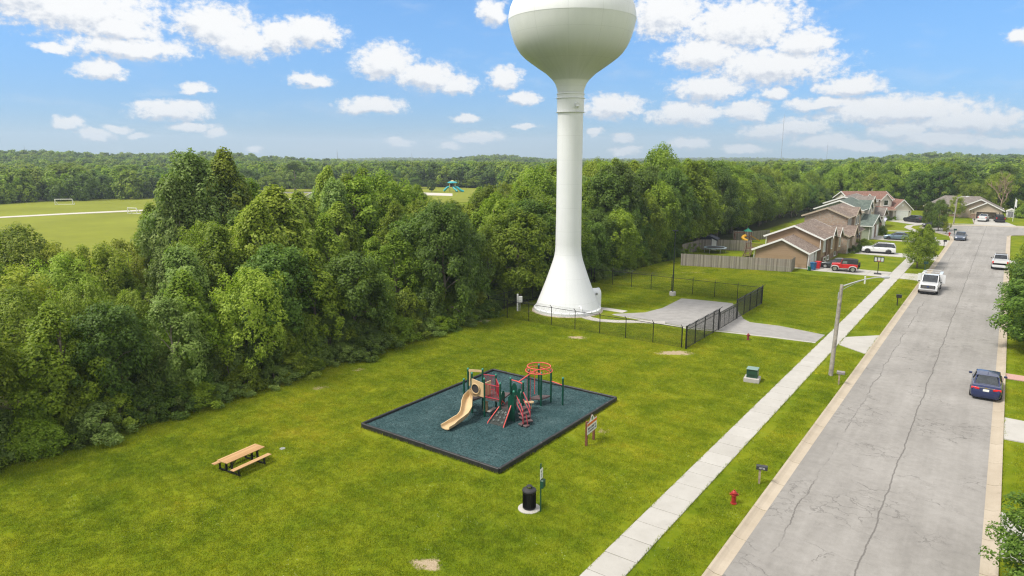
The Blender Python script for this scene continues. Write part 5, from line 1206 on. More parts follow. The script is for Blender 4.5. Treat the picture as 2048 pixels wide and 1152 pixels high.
# ------------------------------------------------------------------ vehicles (local x forward)
def loft(secs, closed_ring=True):
    n = len(secs[0]); vs = [p for s in secs for p in s]; fs = []
    for i in range(len(secs) - 1):
        for j in range(n if closed_ring else n - 1): k_ = (j + 1) % n; fs.append((i * n + j, i * n + k_, i * n + n + k_, i * n + n + j))
    fs += [tuple(range(n - 1, -1, -1)), tuple((len(secs) - 1) * n + j for j in range(n))]
    return vs, fs
def body_ring(x, w, zb, zt, sh=.9):
    h = zt - zb; half = [(.80 * w, zb), (.965 * w, zb + .12 * h), (w, zb + .45 * h), (.985 * w, zb + .82 * h), (sh * w, zt), (.45 * w, zt + .02)]
    return [(x, y, z) for y, z in half] + [(x, -y, z) for y, z in half[::-1]]
def wheels(t, xs, yw, r, rim=ALLOY, w=.22, dual=False):
    for x in xs:
        for s in (-1, 1):
            c = Vector((x, s * (yw - w / 2), r)); a = Vector((0, s * w / 2, 0))
            ty = MB().tube([c - a, c - a * .8, c + a * .8, c + a], [r * .92, r, r, r * .92], 22).build('wheel', RUBBER, t, True)
            MB().tube([c + a * .7, c + a * 1.04, c + a * 1.05], [r * .62, r * .62, r * .3], 18).build('rim', rim, ty, True)
            ar = MB(); n = 14; R0, R1 = r * 1.02, r * 1.2; y = s * (yw + .006)
            vs = [(x + R * math.cos(math.pi * i / n), y - s * d, r + R * math.sin(math.pi * i / n)) for d in (0, .08) for R in (R0, R1) for i in range(n + 1)]; m = n + 1
            fs = [(i, i + 1, m + i + 1, m + i) for i in range(n)] + [(2 * m + i, m * 3 + i, m * 3 + i + 1, 2 * m + i + 1) for i in range(n)] + [(m + i, m + i + 1, 3 * m + i + 1, 3 * m + i) for i in range(n)]
            ar.add(vs, fs).build('wheel_arch', BLACKP, t)
def greenhouse(t, st, w, belt, pm, glass=GLASS, roofm=None):
    """st: stations (x, ztop, half-width top) from rear to front; first and last sit on the belt line"""
    wb = w * .9; N = len(st)
    def ring(x, z, wt): return [(x, wb, belt), (x, wt, z - .03), (x, wt * .82, z), (x, -wt * .82, z), (x, -wt, z - .03), (x, -wb, belt)]
    R = [[Vector(p) for p in ring(*s)] for s in st]
    def grp(name, quads, mat, off=0.0):
        mb = MB()
        for q in quads:
            c = list(q)
            if off: nr = (c[1] - c[0]).cross(c[2] - c[0]); nr.normalize(); c = [p + nr * off for p in c]
            mb.add(c, [tuple(range(len(c)))])
        return mb.build(name, mat, t)
    quad = lambda i, j: (R[i][j], R[i][j + 1], R[i + 1][j + 1], R[i + 1][j])
    grp('side_window', [quad(i, 0)[::-1] for i in range(N - 1)], glass); grp('side_window', [quad(i, 4)[::-1] for i in range(N - 1)], glass)
    grp('rear_window', [(R[0][1], R[0][4], R[1][3], R[1][2])], glass) 
    grp('windscreen', [(R[-2][2], R[-2][3], R[-1][4], R[-1][1])], glass)
    # painted roof skin with rounded side rails
    mb = MB(); k_ = range(1, N - 1); vs = []
    for i in k_: vs += [R[i][1] + Vector((0, .004, -.02)), R[i][1] + Vector((0, .004, .012)), R[i][2] + Vector((0, 0, .012)), R[i][3] + Vector((0, 0, .012)), R[i][4] + Vector((0, -.004, .012)), R[i][4] + Vector((0, -.004, -.02))]
    m = len(list(k_)); mb.add(vs, [(i * 6 + j, i * 6 + j + 1, i * 6 + 6 + j + 1, i * 6 + 6 + j)[::-1] for i in range(m - 1) for j in range(5)]); mb.build('roof', roofm or pm, t, True)
    for s in (1, 4):
        b = 0 if s == 1 else 5; sg = Vector((0, .006 if s == 1 else -.006, .004))
        for i0, i1 in ((0, 1), (N - 2, N - 1)):
            MB().beam(R[i0][s] + sg, R[i1][s] + sg, .07, .05).build('pillar', pm, t)
        for i in range(2, N - 2): MB().beam(R[i][b] + sg, R[i][s] + sg, .06, .035, (1, 0, 0)).build('pillar', pm if i != 2 else BLACKP, t)
def vehicle(name, label, cat, loc, heading, pm, L, Wd, H, kind, rim=ALLOY, group=None):
    """heading: world angle of the nose"""
    t = thing(name, label, cat, (loc[0], loc[1], .02 if len(loc) < 3 else loc[2]), heading, group); w = Wd / 2
    X = lambda f: f * L
    if kind == 'sedan':
        prof = [(-.5, .52, .80), (-.492, .80, .87), (-.47, .99, .92), (-.40, 1.02, .965), (-.25, 1.0, 1), (.05, .97, 1), (.22, .93, .99), (.34, .86, .97), (.44, .76, .92), (.485, .64, .86), (.5, .5, .80)]
        gh = [(X(-.41), 1.03, w * .74), (X(-.24), H - .06, w * .68), (X(-.08), H, w * .70), (X(.06), H - .03, w * .70), (X(.245), .95, w * .78)]; belt = .93; r = .32; wx = (X(-.30), X(.32)); zb = .2
    elif kind == 'suv':
        prof = [(-.5, .6, .84), (-.495, 1.0, .9), (-.48, 1.12, .94), (-.3, 1.1, 1), (.1, 1.08, 1), (.24, 1.06, .99), (.38, 1.0, .97), (.46, .92, .92), (.49, .76, .88), (.5, .6, .84)]
        gh = [(X(-.49), 1.16, w * .84), (X(-.43), H - .08, w * .74), (X(-.2), H, w * .75), (X(.04), H - .02, w * .75), (X(.22), 1.08, w * .8)]; belt = 1.05; r = .37; wx = (X(-.29), X(.32)); zb = .26
    else:   # pickup
        prof = [(-.5, .95, .92), (-.497, .97, .95), (-.1, .97, .98), (-.09, 1.18, 1), (.15, 1.18, 1), (.22, 1.2, .99), (.40, 1.16, .97), (.475, 1.1, .93), (.492, .9, .9), (.5, .62, .86)]
        gh = [(X(-.125), 1.2, w * .82), (X(-.10), H - .04, w * .74), (X(.0), H, w * .75), (X(.09), H - .03, w * .75), (X(.19), 1.19, w * .8)]; belt = 1.16; r = .40; wx = (X(-.30), X(.33)); zb = .38
    secs = [body_ring(X(f), w * k_, zb + (.12 if i in (0, len(prof) - 1) else 0), z) for i, (f, z, k_) in enumerate(prof)]
    vs, fs = loft(secs); MB().add(vs, [f[::-1] for f in fs]).build('body', pm, t, True)
    greenhouse(t, gh, w, belt, pm)
    wheels(t, wx, w, r, rim)
    MB().b2((X(-.46), -w * .8, .12), (X(.46), w * .8, zb + .12)).build('underbody', BLACKP, t)
    tz_ = prof[2][1]; zl = .78 if kind == 'sedan' else (.98 if kind == 'suv' else .86)
    for s in (-1, 1):
        if kind == 'pickup': MB().box((X(-.5), s * w * .84, 1.08), (.06, .15, .34), 0, .02).build('tail_light', REDL, t)
        else: MB().box((X(-.483), s * w * .66, zl + .02), (.10, .46 if kind == 'sedan' else .3, .15 if kind == 'sedan' else .2), s * -.16, .03).build('tail_light', REDL, t)
        hz = {'sedan': .66, 'suv': .84, 'pickup': .95}[kind]
        MB().box((X(.478), s * w * .68, hz), (.12, .36, .13 if kind != 'pickup' else .24), s * .22, .03).build('headlight', CLEARL, t)
        MB().box((X(.17 if kind != 'pickup' else .155), s * (w + .1), belt + .06), (.12, .2, .15), 0, .04).build('mirror', pm if kind != 'pickup' else BLACKP, t)
        MB().b2((X(-.28), s * w * .965, zb - .02), (X(.3), s * w * 1.0, zb + .09)).build('sill', BLACKP, t)
        if kind != 'pickup': MB().box((X(-.02), s * w * .992, belt - .16), (.16, .02, .03)).build('door_handle', ALLOY, t)
    MB().box((X(-.494), 0, .72 if kind != 'pickup' else .62), (.03, .34, .15)).build('licence_plate', WHITE, t)
    MB().box((X(.497), 0, {'sedan': .52, 'suv': .7, 'pickup': .88}[kind]), (.04, w * .95, .16 if kind != 'pickup' else .34), 0, .015).build('grille', BLACKP, t)
    MB().box((X(.49), 0, zb + .16), (.1, w * 1.55, .16), 0, .04).build('front_bumper', pm if kind != 'pickup' else ALLOY, t); MB().box((X(-.488), 0, zb + .14), (.1, w * 1.6, .17), 0, .04).build('rear_bumper', BLACKP if kind != 'pickup' else ALLOY, t)
    if kind == 'pickup':
        for s in (-1, 1): MB().b2((X(-.498), s * w * .95, .9), (X(-.13), s * w * .80, 1.32), .02).build('bed_side', pm, t)
        MB().b2((X(-.5), -w * .9, .72), (X(-.485), w * .9, 1.32), .01).build('tailgate', pm, t); MB().b2((X(-.145), -w * .8, .9), (X(-.13), w * .8, 1.34)).build('bed_front', pm, t)
        MB().b2((X(-.484), -w * .79, .97), (X(-.146), w * .79, 1.0)).build('bed_floor', BLACKP, t)
    return t
VN, VS, VW = rad(90), rad(-90), rad(180)
t = vehicle('parked_car', 'dark blue sedan parked on the gutter seen from behind', 'car', (.28, 55.15), VN, paint('navy_paint', (.012, .022, .09), .3), 4.6, 1.8, 1.47, 'sedan')
MB().box((-2.275, 0, .88), (.03, .95, .035)).build('chrome_strip', ALLOY, t); MB().box((-2.29, 0, .885), (.02, .12, .05)).build('badge', M('gold_badge', (.5, .38, .1), .3, .6), t)
mb = MB(); mb.add([(-.75, -.015, 1.47), (-.6, -.015, 1.48), (-.72, -.015, 1.56), (-.75, .015, 1.47), (-.6, .015, 1.48), (-.72, .015, 1.56)], [(0, 1, 2), (5, 4, 3), (0, 3, 4, 1), (1, 4, 5, 2), (2, 5, 3, 0)]); mb.build('aerial_fin', MATS['navy_paint'], t)
WP = paint('white_vehicle_paint', (.68, .69, .70))
t = vehicle('service_truck', 'white utility service truck with raised toolbox lids facing down the street', 'truck', (-6.3, 93.9), VS, WP, 6.3, 2.03, 1.98, 'pickup', GALV)
for s in (-1, 1):
    MB().b2((-3.1, s * .70, .75), (-.85, s * 1.06, 1.95), .03).build('toolbox', WP, t)
    MB().slab([(-.82, s * 1.07, .8), (-.82, s * 1.42, .85), (-.82, s * 1.42, 1.85), (-.82, s * 1.07, 1.9)], .06, (1, 0, 0)).build('toolbox_door', WP, t)
    for x in (-2.4, -1.6): MB().box((x, s * 1.065, 1.3), (.6, .012, .7)).build('toolbox_panel', WP, t)
mb = MB()
for x in (-2.9, -1.0): MB().tube([(x, -.75, 1.6), (x, -.75, 2.08), (x, .75, 2.08), (x, .75, 1.6)], .035, 8).build('ladder_rack', GALV, t, True)
MB().lathe([(.001, 0), (.13, 0), (.13, .02), (.001, .02)], 20).build('badge', M('badge_blue', (.02, .05, .2), .3), t)
[c for c in t.children if c.name.startswith('badge')][0].matrix_local = Matrix.Translation((3.17, 0, .95)) @ Matrix.Rotation(rad(90), 4, 'Y') @ Matrix.Diagonal((.5, .95, 1, 1))
MB().box((3.15, 0, .93), (.05, 1.45, .42), 0, .02).build('grille', DKRIM, t)
for z in (.8, .95, 1.08): MB().box((3.178, 0, z), (.02, 1.3, .04)).build('grille_bar', ALLOY, t)
MB().box((3.12, 0, .55), (.2, 1.95, .2), 0, .05).build('chrome_bumper', ALLOY, t)
t = vehicle('pickup_truck', 'white pickup with a cab rack parked by the east kerb seen from behind', 'truck', (.2, 119.3), VN, WP, 5.7, 2.0, 1.93, 'pickup')
for x in (-.65, .35): MB().cyl((x, -.65, 2.02), (x, .65, 2.02), .03, 8).build('roof_rack', BLACK, t)
t = vehicle('parked_car', 'grey-blue sedan parked at the kerb beside a dark mailbox near the cul-de-sac', 'car', (-6.4, 154.5), VS, paint('slate_blue_paint', (.075, .10, .15), .3), 4.7, 1.83, 1.5, 'sedan', DKRIM)
t = vehicle('parked_car', 'white three-row SUV in the driveway of the brick house', 'car', (-16.2, 125.4), VW + .12, WP, 4.95, 1.98, 1.78, 'suv', DKRIM)
for s in (-1, 1): MB().beam((-1.7, s * .7, 1.84), (.3, s * .7, 1.84), .04, .04).build('roof_rail', BLACK, t)
t = vehicle('parked_car', 'silver-blue sedan in the driveway of the green house', 'car', (-16.1, 147.4), VW + .15, paint('steel_blue_paint', (.13, .19, .25), .4), 4.7, 1.82, 1.46, 'sedan', DKRIM)
t = vehicle('parked_car', 'dark grey sedan parked next to the red off-roader', 'car', (-18.6, 105.1), VW + .1, paint('dark_green_grey_paint', (.028, .036, .036), .3), 4.7, 1.83, 1.47, 'sedan')
t = vehicle('parked_car', 'black SUV in the driveway of the cream house', 'car', (-17.6, 188.6), rad(140), paint('black_paint', (.012, .014, .018), .2), 4.8, 1.9, 1.7, 'suv', DKRIM)
t = vehicle('parked_car', 'charcoal car parked behind the dark trees at the cul-de-sac', 'car', (-12.5, 177.5), rad(200), paint('charcoal_paint', (.035, .037, .042), .3), 4.6, 1.82, 1.5, 'sedan', DKRIM)
t = vehicle('pickup_truck', 'white pickup parked in front of the open garage of the ranch house', 'truck', (-4.15, 201.2), rad(84), WP, 5.2, 1.85, 1.75, 'pickup', DKRIM)
t = vehicle('pickup_truck', 'black pickup parked beside the white one at the ranch house', 'truck', (-1.0, 200.9), rad(96), MATS['black_paint'], 5.4, 1.92, 1.85, 'pickup', DKRIM)
# red soft-top off-roader
RP = paint('bright_red_paint', (.50, .012, .018)); SOFT = M('black_canvas', (.022, .024, .026), .85, 0, .2, 6, .01, 10); FLARE = M('pale_fender_flare', (.42, .41, .40), .6)
pj = (W(1669.9, 542.2) + W(1704.6, 546.6)) / 2
t = thing('off_road_vehicle', 'red two-door off-roader with black soft top and pale wheel flares on the driveway', 'car', (pj.x, pj.y + .78, .05), VW + .1)
MB().b2((-1.55, -.72, .48), (.55, .72, 1.08), .05).build('tub', RP, t); vs, fs = loft([[(x, y, z) for y, z in ((w_, .55), (w_, zt - .04), (w_ - .06, zt), (-w_ + .06, zt), (-w_, zt - .04), (-w_, .55))] for x, w_, zt in ((.5, .68, 1.1), (1.2, .6, 1.08), (1.62, .55, 1.04))]); MB().add(vs, [f[::-1] for f in fs]).build('hood', RP, t, True)
MB().b2((1.6, -.52, .55), (1.66, .52, 1.02)).build('grille', RP, t)
for i in range(7): MB().box((1.665, -.27 + i * .09, .82), (.02, .04, .26)).build('grille_slot', BLACKP, t)
for s in (-1, 1): MB().cyl((1.64, s * .42, .84), (1.68, s * .42, .84), .1, 14).build('headlight', CLEARL, t)
MB().slab([(.55, -.66, 1.1), (.55, .66, 1.1), (.36, .62, 1.62), (.36, -.62, 1.62)], .04, (1, 0, .3)).build('windscreen', GLASS, t)
for s in (-1, 1): MB().beam((.57, s * .66, 1.08), (.37, s * .62, 1.66), .06, .06).build('pillar', RP, t); MB().box((.45, s * .85, 1.18), (.08, .18, .14), 0, .03).build('mirror', BLACKP, t)
vs, fs = loft([[(x, y, z) for y, z in ((.68, 1.08), (wt, zt - .06), (wt - .1, zt), (-wt + .1, zt), (-wt, zt - .06), (-.68, 1.08))] for x, wt, zt in ((-1.55, .6, 1.66), (-1.3, .64, 1.74), (-.4, .64, 1.78), (.35, .62, 1.7))]); st = MB().add(vs, [f[::-1] for f in fs]).build('soft_top', SOFT, t, True)
for s in (-1, 1):
    MB().box((.02, s * .675, 1.32), (.55, .02, .34)).build('side_window', M('clear_vinyl', (.16, .2, .19), .2), t)
    for x in (-1.02, 1.22):
        vs = []; m = 9
        for i in range(m): a = math.pi * i / (m - 1); vs += [(x + .54 * math.cos(a), s * .7, .44 + .42 * math.sin(a) ** .7), (x + .54 * math.cos(a), s * .9, .40 + .42 * math.sin(a) ** .7), (x + .46 * math.cos(a), s * .9, .36 + .40 * math.sin(a) ** .7)]
        MB().add(vs, [(i * 3 + j, i * 3 + j + 1, i * 3 + 3 + j + 1, i * 3 + 3 + j) for i in range(m - 1) for j in range(2)]).build('fender_flare', FLARE, t)
    MB().beam((-.5, s * .8, .44), (.7, s * .8, .44), .1, .06).build('side_step', FLARE, t); MB().box((-1.57, s * .6, .8), (.05, .12, .16)).build('tail_light', REDL, t)
wheels(t, (-1.02, 1.22), .86, .40, ALLOY, .26)
[bpy.data.objects.remove(c) for c in list(t.children) if c.name.startswith('wheel_arch')]
MB().tube([(-1.62, .05, 1.0), (-1.64, .05, 1.0), (-1.84, .05, 1.0), (-1.86, .05, 1.0)], [.33, .37, .37, .33], 22).build('spare_tyre', RUBBER, t, True)
MB().b2((1.62, -.75, .5), (1.78, .75, .64), .03).build('front_bumper', BLACKP, t); MB().b2((-1.72, -.7, .46), (-1.58, .7, .6), .03).build('rear_bumper', BLACKP, t); MB().b2((-1.4, -.6, .3), (1.5, .6, .5)).build('chassis', BLACKP, t)
# ------------------------------------------------------------------ vegetation
def leaf_mat(name, dark, mid, light, trans=.42):
    m, k, b = new_mat(name); nt = m.node_tree
    geo = k.node('ShaderNodeNewGeometry'); oi = k.node('ShaderNodeObjectInfo').outputs['Random']
    n = k.noise(k.node('ShaderNodeTexCoord').outputs['Object'], .55, 3)
    f = k.math('ADD', k.math('ADD', k.math('MULTIPLY', geo.outputs['Random Per Island'], .42), k.math('MULTIPLY', n.outputs['Fac'], .42)), k.math('MULTIPLY', oi, .2))
    c = k.ramp(f, [(.22, dark), (.52, mid), (.85, light)])
    hs = k.node('ShaderNodeHueSaturation'); k.put(hs.inputs['Hue'], k.maprange(oi, 0, 1, .485, .512, False)); k.put(hs.inputs['Value'], k.maprange(k.math('FRACT', k.math('MULTIPLY', oi, 7.3)), 0, 1, .8, 1.22, False)); k.put(hs.inputs['Color'], c); c = hs.outputs[0]
    k.put(b.inputs['Base Color'], c); b.inputs['Roughness'].default_value = .55; b.inputs['Specular IOR Level'].default_value = .28
    tr = k.node('ShaderNodeBsdfTranslucent'); k.put(tr.inputs['Color'], k.mix(1.0, c, (1.0, 1.15, .55, 1), 'MULTIPLY'))
    mx = k.node('ShaderNodeMixShader'); mx.inputs[0].default_value = trans
    k.l.new(b.outputs[0], mx.inputs[1]); k.l.new(tr.outputs[0], mx.inputs[2]); k.l.new(mx.outputs[0], nt.nodes['Material Output'].inputs['Surface'])
    return m
LV = dict(
    dark=leaf_mat('dark_leaves', (.054, .104, .014), (.108, .182, .022), (.19, .28, .038)),
    mid=leaf_mat('mid_leaves', (.104, .170, .012), (.198, .282, .018), (.30, .38, .036)),
    light=leaf_mat('light_leaves', (.14, .21, .016), (.255, .335, .028), (.37, .44, .06)),
    grey=leaf_mat('silvery_leaves', (.11, .175, .034), (.19, .27, .055), (.29, .37, .10)),
    yellow=leaf_mat('yellow_green_leaves', (.15, .20, .014), (.25, .295, .02), (.36, .38, .035)))
BARK = M('grey_bark', (.20, .165, .13), .95, 0, .35, 3, .02, 9)
PBARK = M('pale_bark', (.36, .31, .25), .95, 0, .3, 3, .02, 9)
def crown_arrays(rs, Hc, Wc, z0, n_clump, n_leaf, leaf, shape, clump_r, ragged=.25, inner=.25):
    """leaf quads spread through clumps that fill the crown volume"""
    t = rs.beta(1.05, 1.0, n_clump); a = rs.uniform(0, 2 * np.pi, n_clump)
    if shape == 'round': env = np.sqrt(np.clip(1 - (2 * t - .85) ** 2 / 1.35, .03, 1))
    elif shape == 'oval': env = np.sqrt(np.clip(1 - (2 * t - 1) ** 2, .03, 1)) * .92 + .05
    elif shape == 'spire': env = np.where(t < .3, .62 + .38 * t / .3, (np.clip(1 - t, .0, 1) / .7) ** .8 + .06)
    elif shape == 'column': env = np.clip(np.minimum(t * 4, (1 - t) * 1.7 + .12), .1, 1)
    elif shape == 'cone': env = np.clip(1 - t, .05, 1)
    else: env = np.sqrt(np.clip(1 - t ** 2.2, .04, 1))          # mound, widest at the ground
    lob = 1 + ragged * (np.sin(a * 2 + rs.uniform(0, 6)) * .5 + np.sin(a * 3 + t * 5 + rs.uniform(0, 6)) * .5 + rs.uniform(-.6, .6, n_clump))
    rho = (inner + (1 - inner) * rs.uniform(0, 1, n_clump) ** .42) * env * lob * Wc / 2
    cx, cy_, cz = rho * np.cos(a), rho * np.sin(a), z0 + t * Hc
    cr = clump_r * rs.uniform(.6, 1.35, n_clump)
    ci = rs.choice(n_clump, n_leaf, p=cr ** 2 / (cr ** 2).sum())
    d = rs.normal(size=(n_leaf, 3)); d[:, 2] += .25; d /= np.linalg.norm(d, axis=1)[:, None]
    rr = cr[ci] * (.35 + .65 * rs.uniform(0, 1, n_leaf) ** .5)
    c = np.stack([cx[ci], cy_[ci], cz[ci]], 1) + d * rr[:, None] * np.array([.95, .95, 1.12]); c[:, 2] = np.maximum(c[:, 2], .08)
    out = np.stack([cx[ci], cy_[ci], (cz[ci] - z0 - Hc * .35) * .6], 1); out /= (np.linalg.norm(out, axis=1)[:, None] + 1e-6)
    nr = d * .55 + out * .55 + np.array([0, 0, .38]) + rs.normal(size=(n_leaf, 3)) * .38; nr /= np.linalg.norm(nr, axis=1)[:, None]
    tg = np.cross(nr, rs.normal(size=(n_leaf, 3))); tg /= np.linalg.norm(tg, axis=1)[:, None]; bt = np.cross(nr, tg)
    s = leaf * rs.uniform(.6, 1.4, n_leaf)[:, None]
    v = np.stack([c - tg * s, c - bt * s * .55 - nr * s * .12, c + tg * s, c + bt * s * .55 - nr * s * .12], 1)
    return v.reshape(-1, 3), (cx, cy_, cz)
def mesh_quads(name, v, mat):
    me = bpy.data.meshes.new(name); n = len(v) // 4
    me.vertices.add(len(v)); me.vertices.foreach_set('co', v.astype(np.float32).ravel())
    me.loops.add(n * 4); me.loops.foreach_set('vertex_index', np.arange(n * 4, dtype=np.int32))
    me.polygons.add(n); me.polygons.foreach_set('loop_start', np.arange(n, dtype=np.int32) * 4)
    try: me.polygons.foreach_set('loop_total', np.full(n, 4, dtype=np.int32))
    except Exception: pass
    me.update(calc_edges=True); me.materials.append(mat); return me
def tree_meshes(seed, leafm, H=10.0, Wc=7.0, trunk_h=.22, shape='round', n_clump=70, n_leaf=9000, leaf=.17, clump_r=.95, ragged=.25, bark=None, r0=.2, stems=1, limbs=16, inner=.25):
    rs = np.random.RandomState(seed); z0 = H * trunk_h; Hc = H * (1 - trunk_h) - clump_r * .45; n_clump = int(n_clump * 2.1); n_leaf = int(n_leaf * 1.5); leaf *= .82; clump_r *= .74
    v, (cx, cy_, cz) = crown_arrays(rs, Hc, Wc, z0, n_clump, n_leaf, leaf, shape, clump_r, ragged, inner)
    crown = mesh_quads('crown', v, LV[leafm]); mb = MB(); bark = bark or BARK
    for s in range(stems):
        b = Vector((rs.uniform(-.25, .25), rs.uniform(-.25, .25), 0)) * (stems > 1); lean = Vector((rs.uniform(-.06, .06), rs.uniform(-.06, .06), 0)) * (1 if stems == 1 else 2.6)
        n = 7; pts = [b + lean * (H * .85 * i / n) + Vector((rs.uniform(-.08, .08), rs.uniform(-.08, .08), H * .85 * i / n - (.1 if i == 0 else 0))) for i in range(n + 1)]
        rr = [r0 / stems ** .4 * (1 - .86 * i / n) + (.25 * r0 if i == 0 else 0) for i in range(n + 1)]; mb.tube(pts, rr, 8)
        for q in rs.choice(len(cx), min(limbs // stems, len(cx)), replace=False):
            e = Vector((cx[q], cy_[q], cz[q])); f = min(.9, max(trunk_h * .8, (e.z / H) * .72)) / .85; i0 = min(n - 1, int(f * n)); st = pts[i0] + (pts[i0 + 1] - pts[i0]) * (f * n - i0 if f * n - i0 < 1 else 1)
            m = (st + e) / 2 + Vector((0, 0, .12 * (e - st).length)); r_ = rr[i0] * .5; mb.tube([st, m, e], [r_, r_ * .6, r_ * .2], 5, cap=False)
    tm = bpy.data.meshes.new('trunk'); tm.from_pydata(mb.v, [], mb.f); tm.update(); tm.materials.append(bark); tm.shade_smooth()
    return tm, crown, H, Wc
PROTO = {}
def proto(key, *a, **k): PROTO[key] = tree_meshes(*a, **k)
proto('maple_a', 11, 'dark', shape='round', n_clump=85, n_leaf=13000, Wc=7.6, trunk_h=.12, leaf=.16)
proto('maple_b', 12, 'dark', shape='oval', n_clump=75, n_leaf=12000, Wc=7.0, trunk_h=.15, leaf=.17, ragged=.35)
proto('ash_a', 21, 'mid', shape='round', n_clump=75, n_leaf=12000, trunk_h=.15, leaf=.15, ragged=.35)
proto('ash_b', 22, 'mid', shape='spire', n_clump=60, n_leaf=10000, Wc=6.4, trunk_h=.2, leaf=.16, ragged=.4, clump_r=.85)
proto('ash_c', 23, 'mid', shape='column', n_clump=60, n_leaf=9500, Wc=5.6, trunk_h=.12, leaf=.15, ragged=.4, clump_r=.8)
proto('cotton_a', 31, 'grey', shape='spire', n_clump=62, n_leaf=9500, Wc=6.2, trunk_h=.2, leaf=.15, ragged=.45, bark=PBARK, clump_r=.8)
proto('cotton_b', 32, 'light', shape='spire', n_clump=55, n_leaf=9500, Wc=6.4, trunk_h=.18, leaf=.17, ragged=.45, bark=PBARK, clump_r=.85)
proto('locust_a', 41, 'light', shape='round', n_clump=60, n_leaf=10000, Wc=7.0, trunk_h=.15, leaf=.14, ragged=.4)
proto('elder_a', 42, 'yellow', shape='round', n_clump=48, n_leaf=8000, Wc=7.0, trunk_h=.15, leaf=.15, ragged=.4)
proto('stems_a', 51, 'mid', shape='oval', n_clump=55, n_leaf=9000, Wc=6.5, trunk_h=.34, leaf=.16, ragged=.35, bark=PBARK, stems=4, limbs=20)
# shrubs, canonical height 3
proto('shrub_a', 61, 'mid', H=3.0, Wc=3.4, trunk_h=0.0, shape='mound', n_clump=38, n_leaf=5200, leaf=.105, clump_r=.5, r0=.05, limbs=8, stems=3)
proto('shrub_b', 62, 'dark', H=3.0, Wc=3.6, trunk_h=0.0, shape='mound', n_clump=40, n_leaf=5200, leaf=.11, clump_r=.5, r0=.05, limbs=8, stems=3)
proto('shrub_c', 63, 'grey', H=3.0, Wc=3.4, trunk_h=0.0, shape='mound', n_clump=34, n_leaf=4600, leaf=.095, clump_r=.48, r0=.05, limbs=8, stems=3, ragged=.4)
proto('shrub_d', 64, 'light', H=3.0, Wc=3.0, trunk_h=0.0, shape='mound', n_clump=30, n_leaf=4200, leaf=.105, clump_r=.45, r0=.05, limbs=8, stems=3, ragged=.45)
LAB = {'maple_a': 'dense dark green tree', 'maple_b': 'dark green oval tree', 'ash_a': 'mid green broad tree', 'ash_b': 'mid green ragged tree', 'ash_c': 'narrow mid green tree',
       'cotton_a': 'tall silvery loose-crowned tree', 'cotton_b': 'tall pale loose-crowned tree', 'locust_a': 'light green feathery tree', 'elder_a': 'yellow-green tree', 'stems_a': 'tree with several pale bare stems',
       'shrub_a': 'mid green shrub', 'shrub_b': 'dark green shrub', 'shrub_c': 'silvery green shrub', 'shrub_d': 'light green shrub'}
R_ = random.Random(91)
def plant(key, x, y, h, w=None, label=None, group=None, name=None, rz=None, z=0.0, cat=None):
    tm, cr, H, Wc = PROTO[key]; w = w or h / H * Wc
    shrub = key.startswith('shrub'); nm = name or ('shrub' if shrub else 'deciduous_tree')
    t = thing(nm, label, cat or ('shrub' if shrub else 'tree'), (x, y, z), R_.uniform(0, 6.28) if rz is None else rz, group, (w / Wc, w / Wc, h / H))
    obj('stem' if shrub else 'trunk', tm, None, t); obj('foliage' if shrub else 'crown', cr, None, t)
    return t
# ---- the wood: rows parallel to the street, crown tops following the skyline of the photograph
rows = [
 (-43.6, 3.3, [(-80,640),(0,630),(150,600),(300,575),(420,540),(520,500),(640,520),(740,500),(830,440),(890,420),(950,470),(1000,440),(1060,385),(1100,390),(1170,410),(1230,420),(1300,370),(1345,340),(1400,335),(1450,338),(1500,345),(1560,360),(1650,372)]),
 (-49.5, 3.7, [(-80,560),(0,545),(60,560),(150,540),(280,520),(400,470),(480,430),(560,395),(620,430),(700,440),(780,430),(860,415),(940,440),(1000,385),(1070,345),(1120,350),(1200,340),(1270,350),(1330,298),(1390,325),(1450,335),(1520,350),(1600,345),(1680,330)]),
 (-57.0, 4.2, [(-80,530),(0,510),(60,500),(120,515),(220,500),(320,470),(380,420),(450,400),(520,390),(590,400),(660,385),(720,370),(790,405),(860,415),(930,410),(1000,390),(1040,348),(1110,335),(1200,322),(1270,318),(1340,310),(1400,322),(1470,330),(1540,335),(1620,322),(1700,318)]),
 (-66.0, 4.8, [(-80,510),(0,480),(45,462),(110,505),(180,480),(250,458),(310,440),(340,370),(375,308),(410,320),(445,310),(475,370),(530,405),(600,408),(640,350),(690,362),(740,355),(800,385),(860,400),(930,398),(985,385),(1030,360),(1110,345),(1200,322),(1280,325),(1400,330),(1540,338),(1700,320)]),
]
mixes = [['ash_a', 'maple_a', 'maple_b', 'ash_b', 'locust_a', 'ash_c', 'cotton_a', 'stems_a'], ['ash_b', 'ash_c', 'cotton_b', 'maple_b', 'cotton_a', 'ash_b', 'ash_a'], ['cotton_a', 'ash_b', 'ash_c', 'locust_a', 'cotton_b', 'ash_c'], ['ash_b', 'cotton_b', 'elder_a', 'ash_c', 'ash_a', 'cotton_a']]
ZONES = [(14, 'left of the picnic table'), (22, 'behind the picnic table'), (30, 'across from the slide foot'), (38, 'across from the play bed'), (46, 'between play bed and tower fence'), (53, 'near the tower fence corner'), (62, 'beside the tower foot'), (70, 'behind the tower'), (80, 'behind the compound light pole'), (92, 'between compound and wooden fence'), (103, 'behind the navy shed'), (118, 'behind the trampoline yard'), (130, 'behind the yellow playset'), (145, 'behind the brick house'), (165, 'behind the green house'), (190, 'behind the grey-roofed house'), (999, 'behind the cream house')]
def zone_of(v): return next(z for m_, z in ZONES if v < m_)
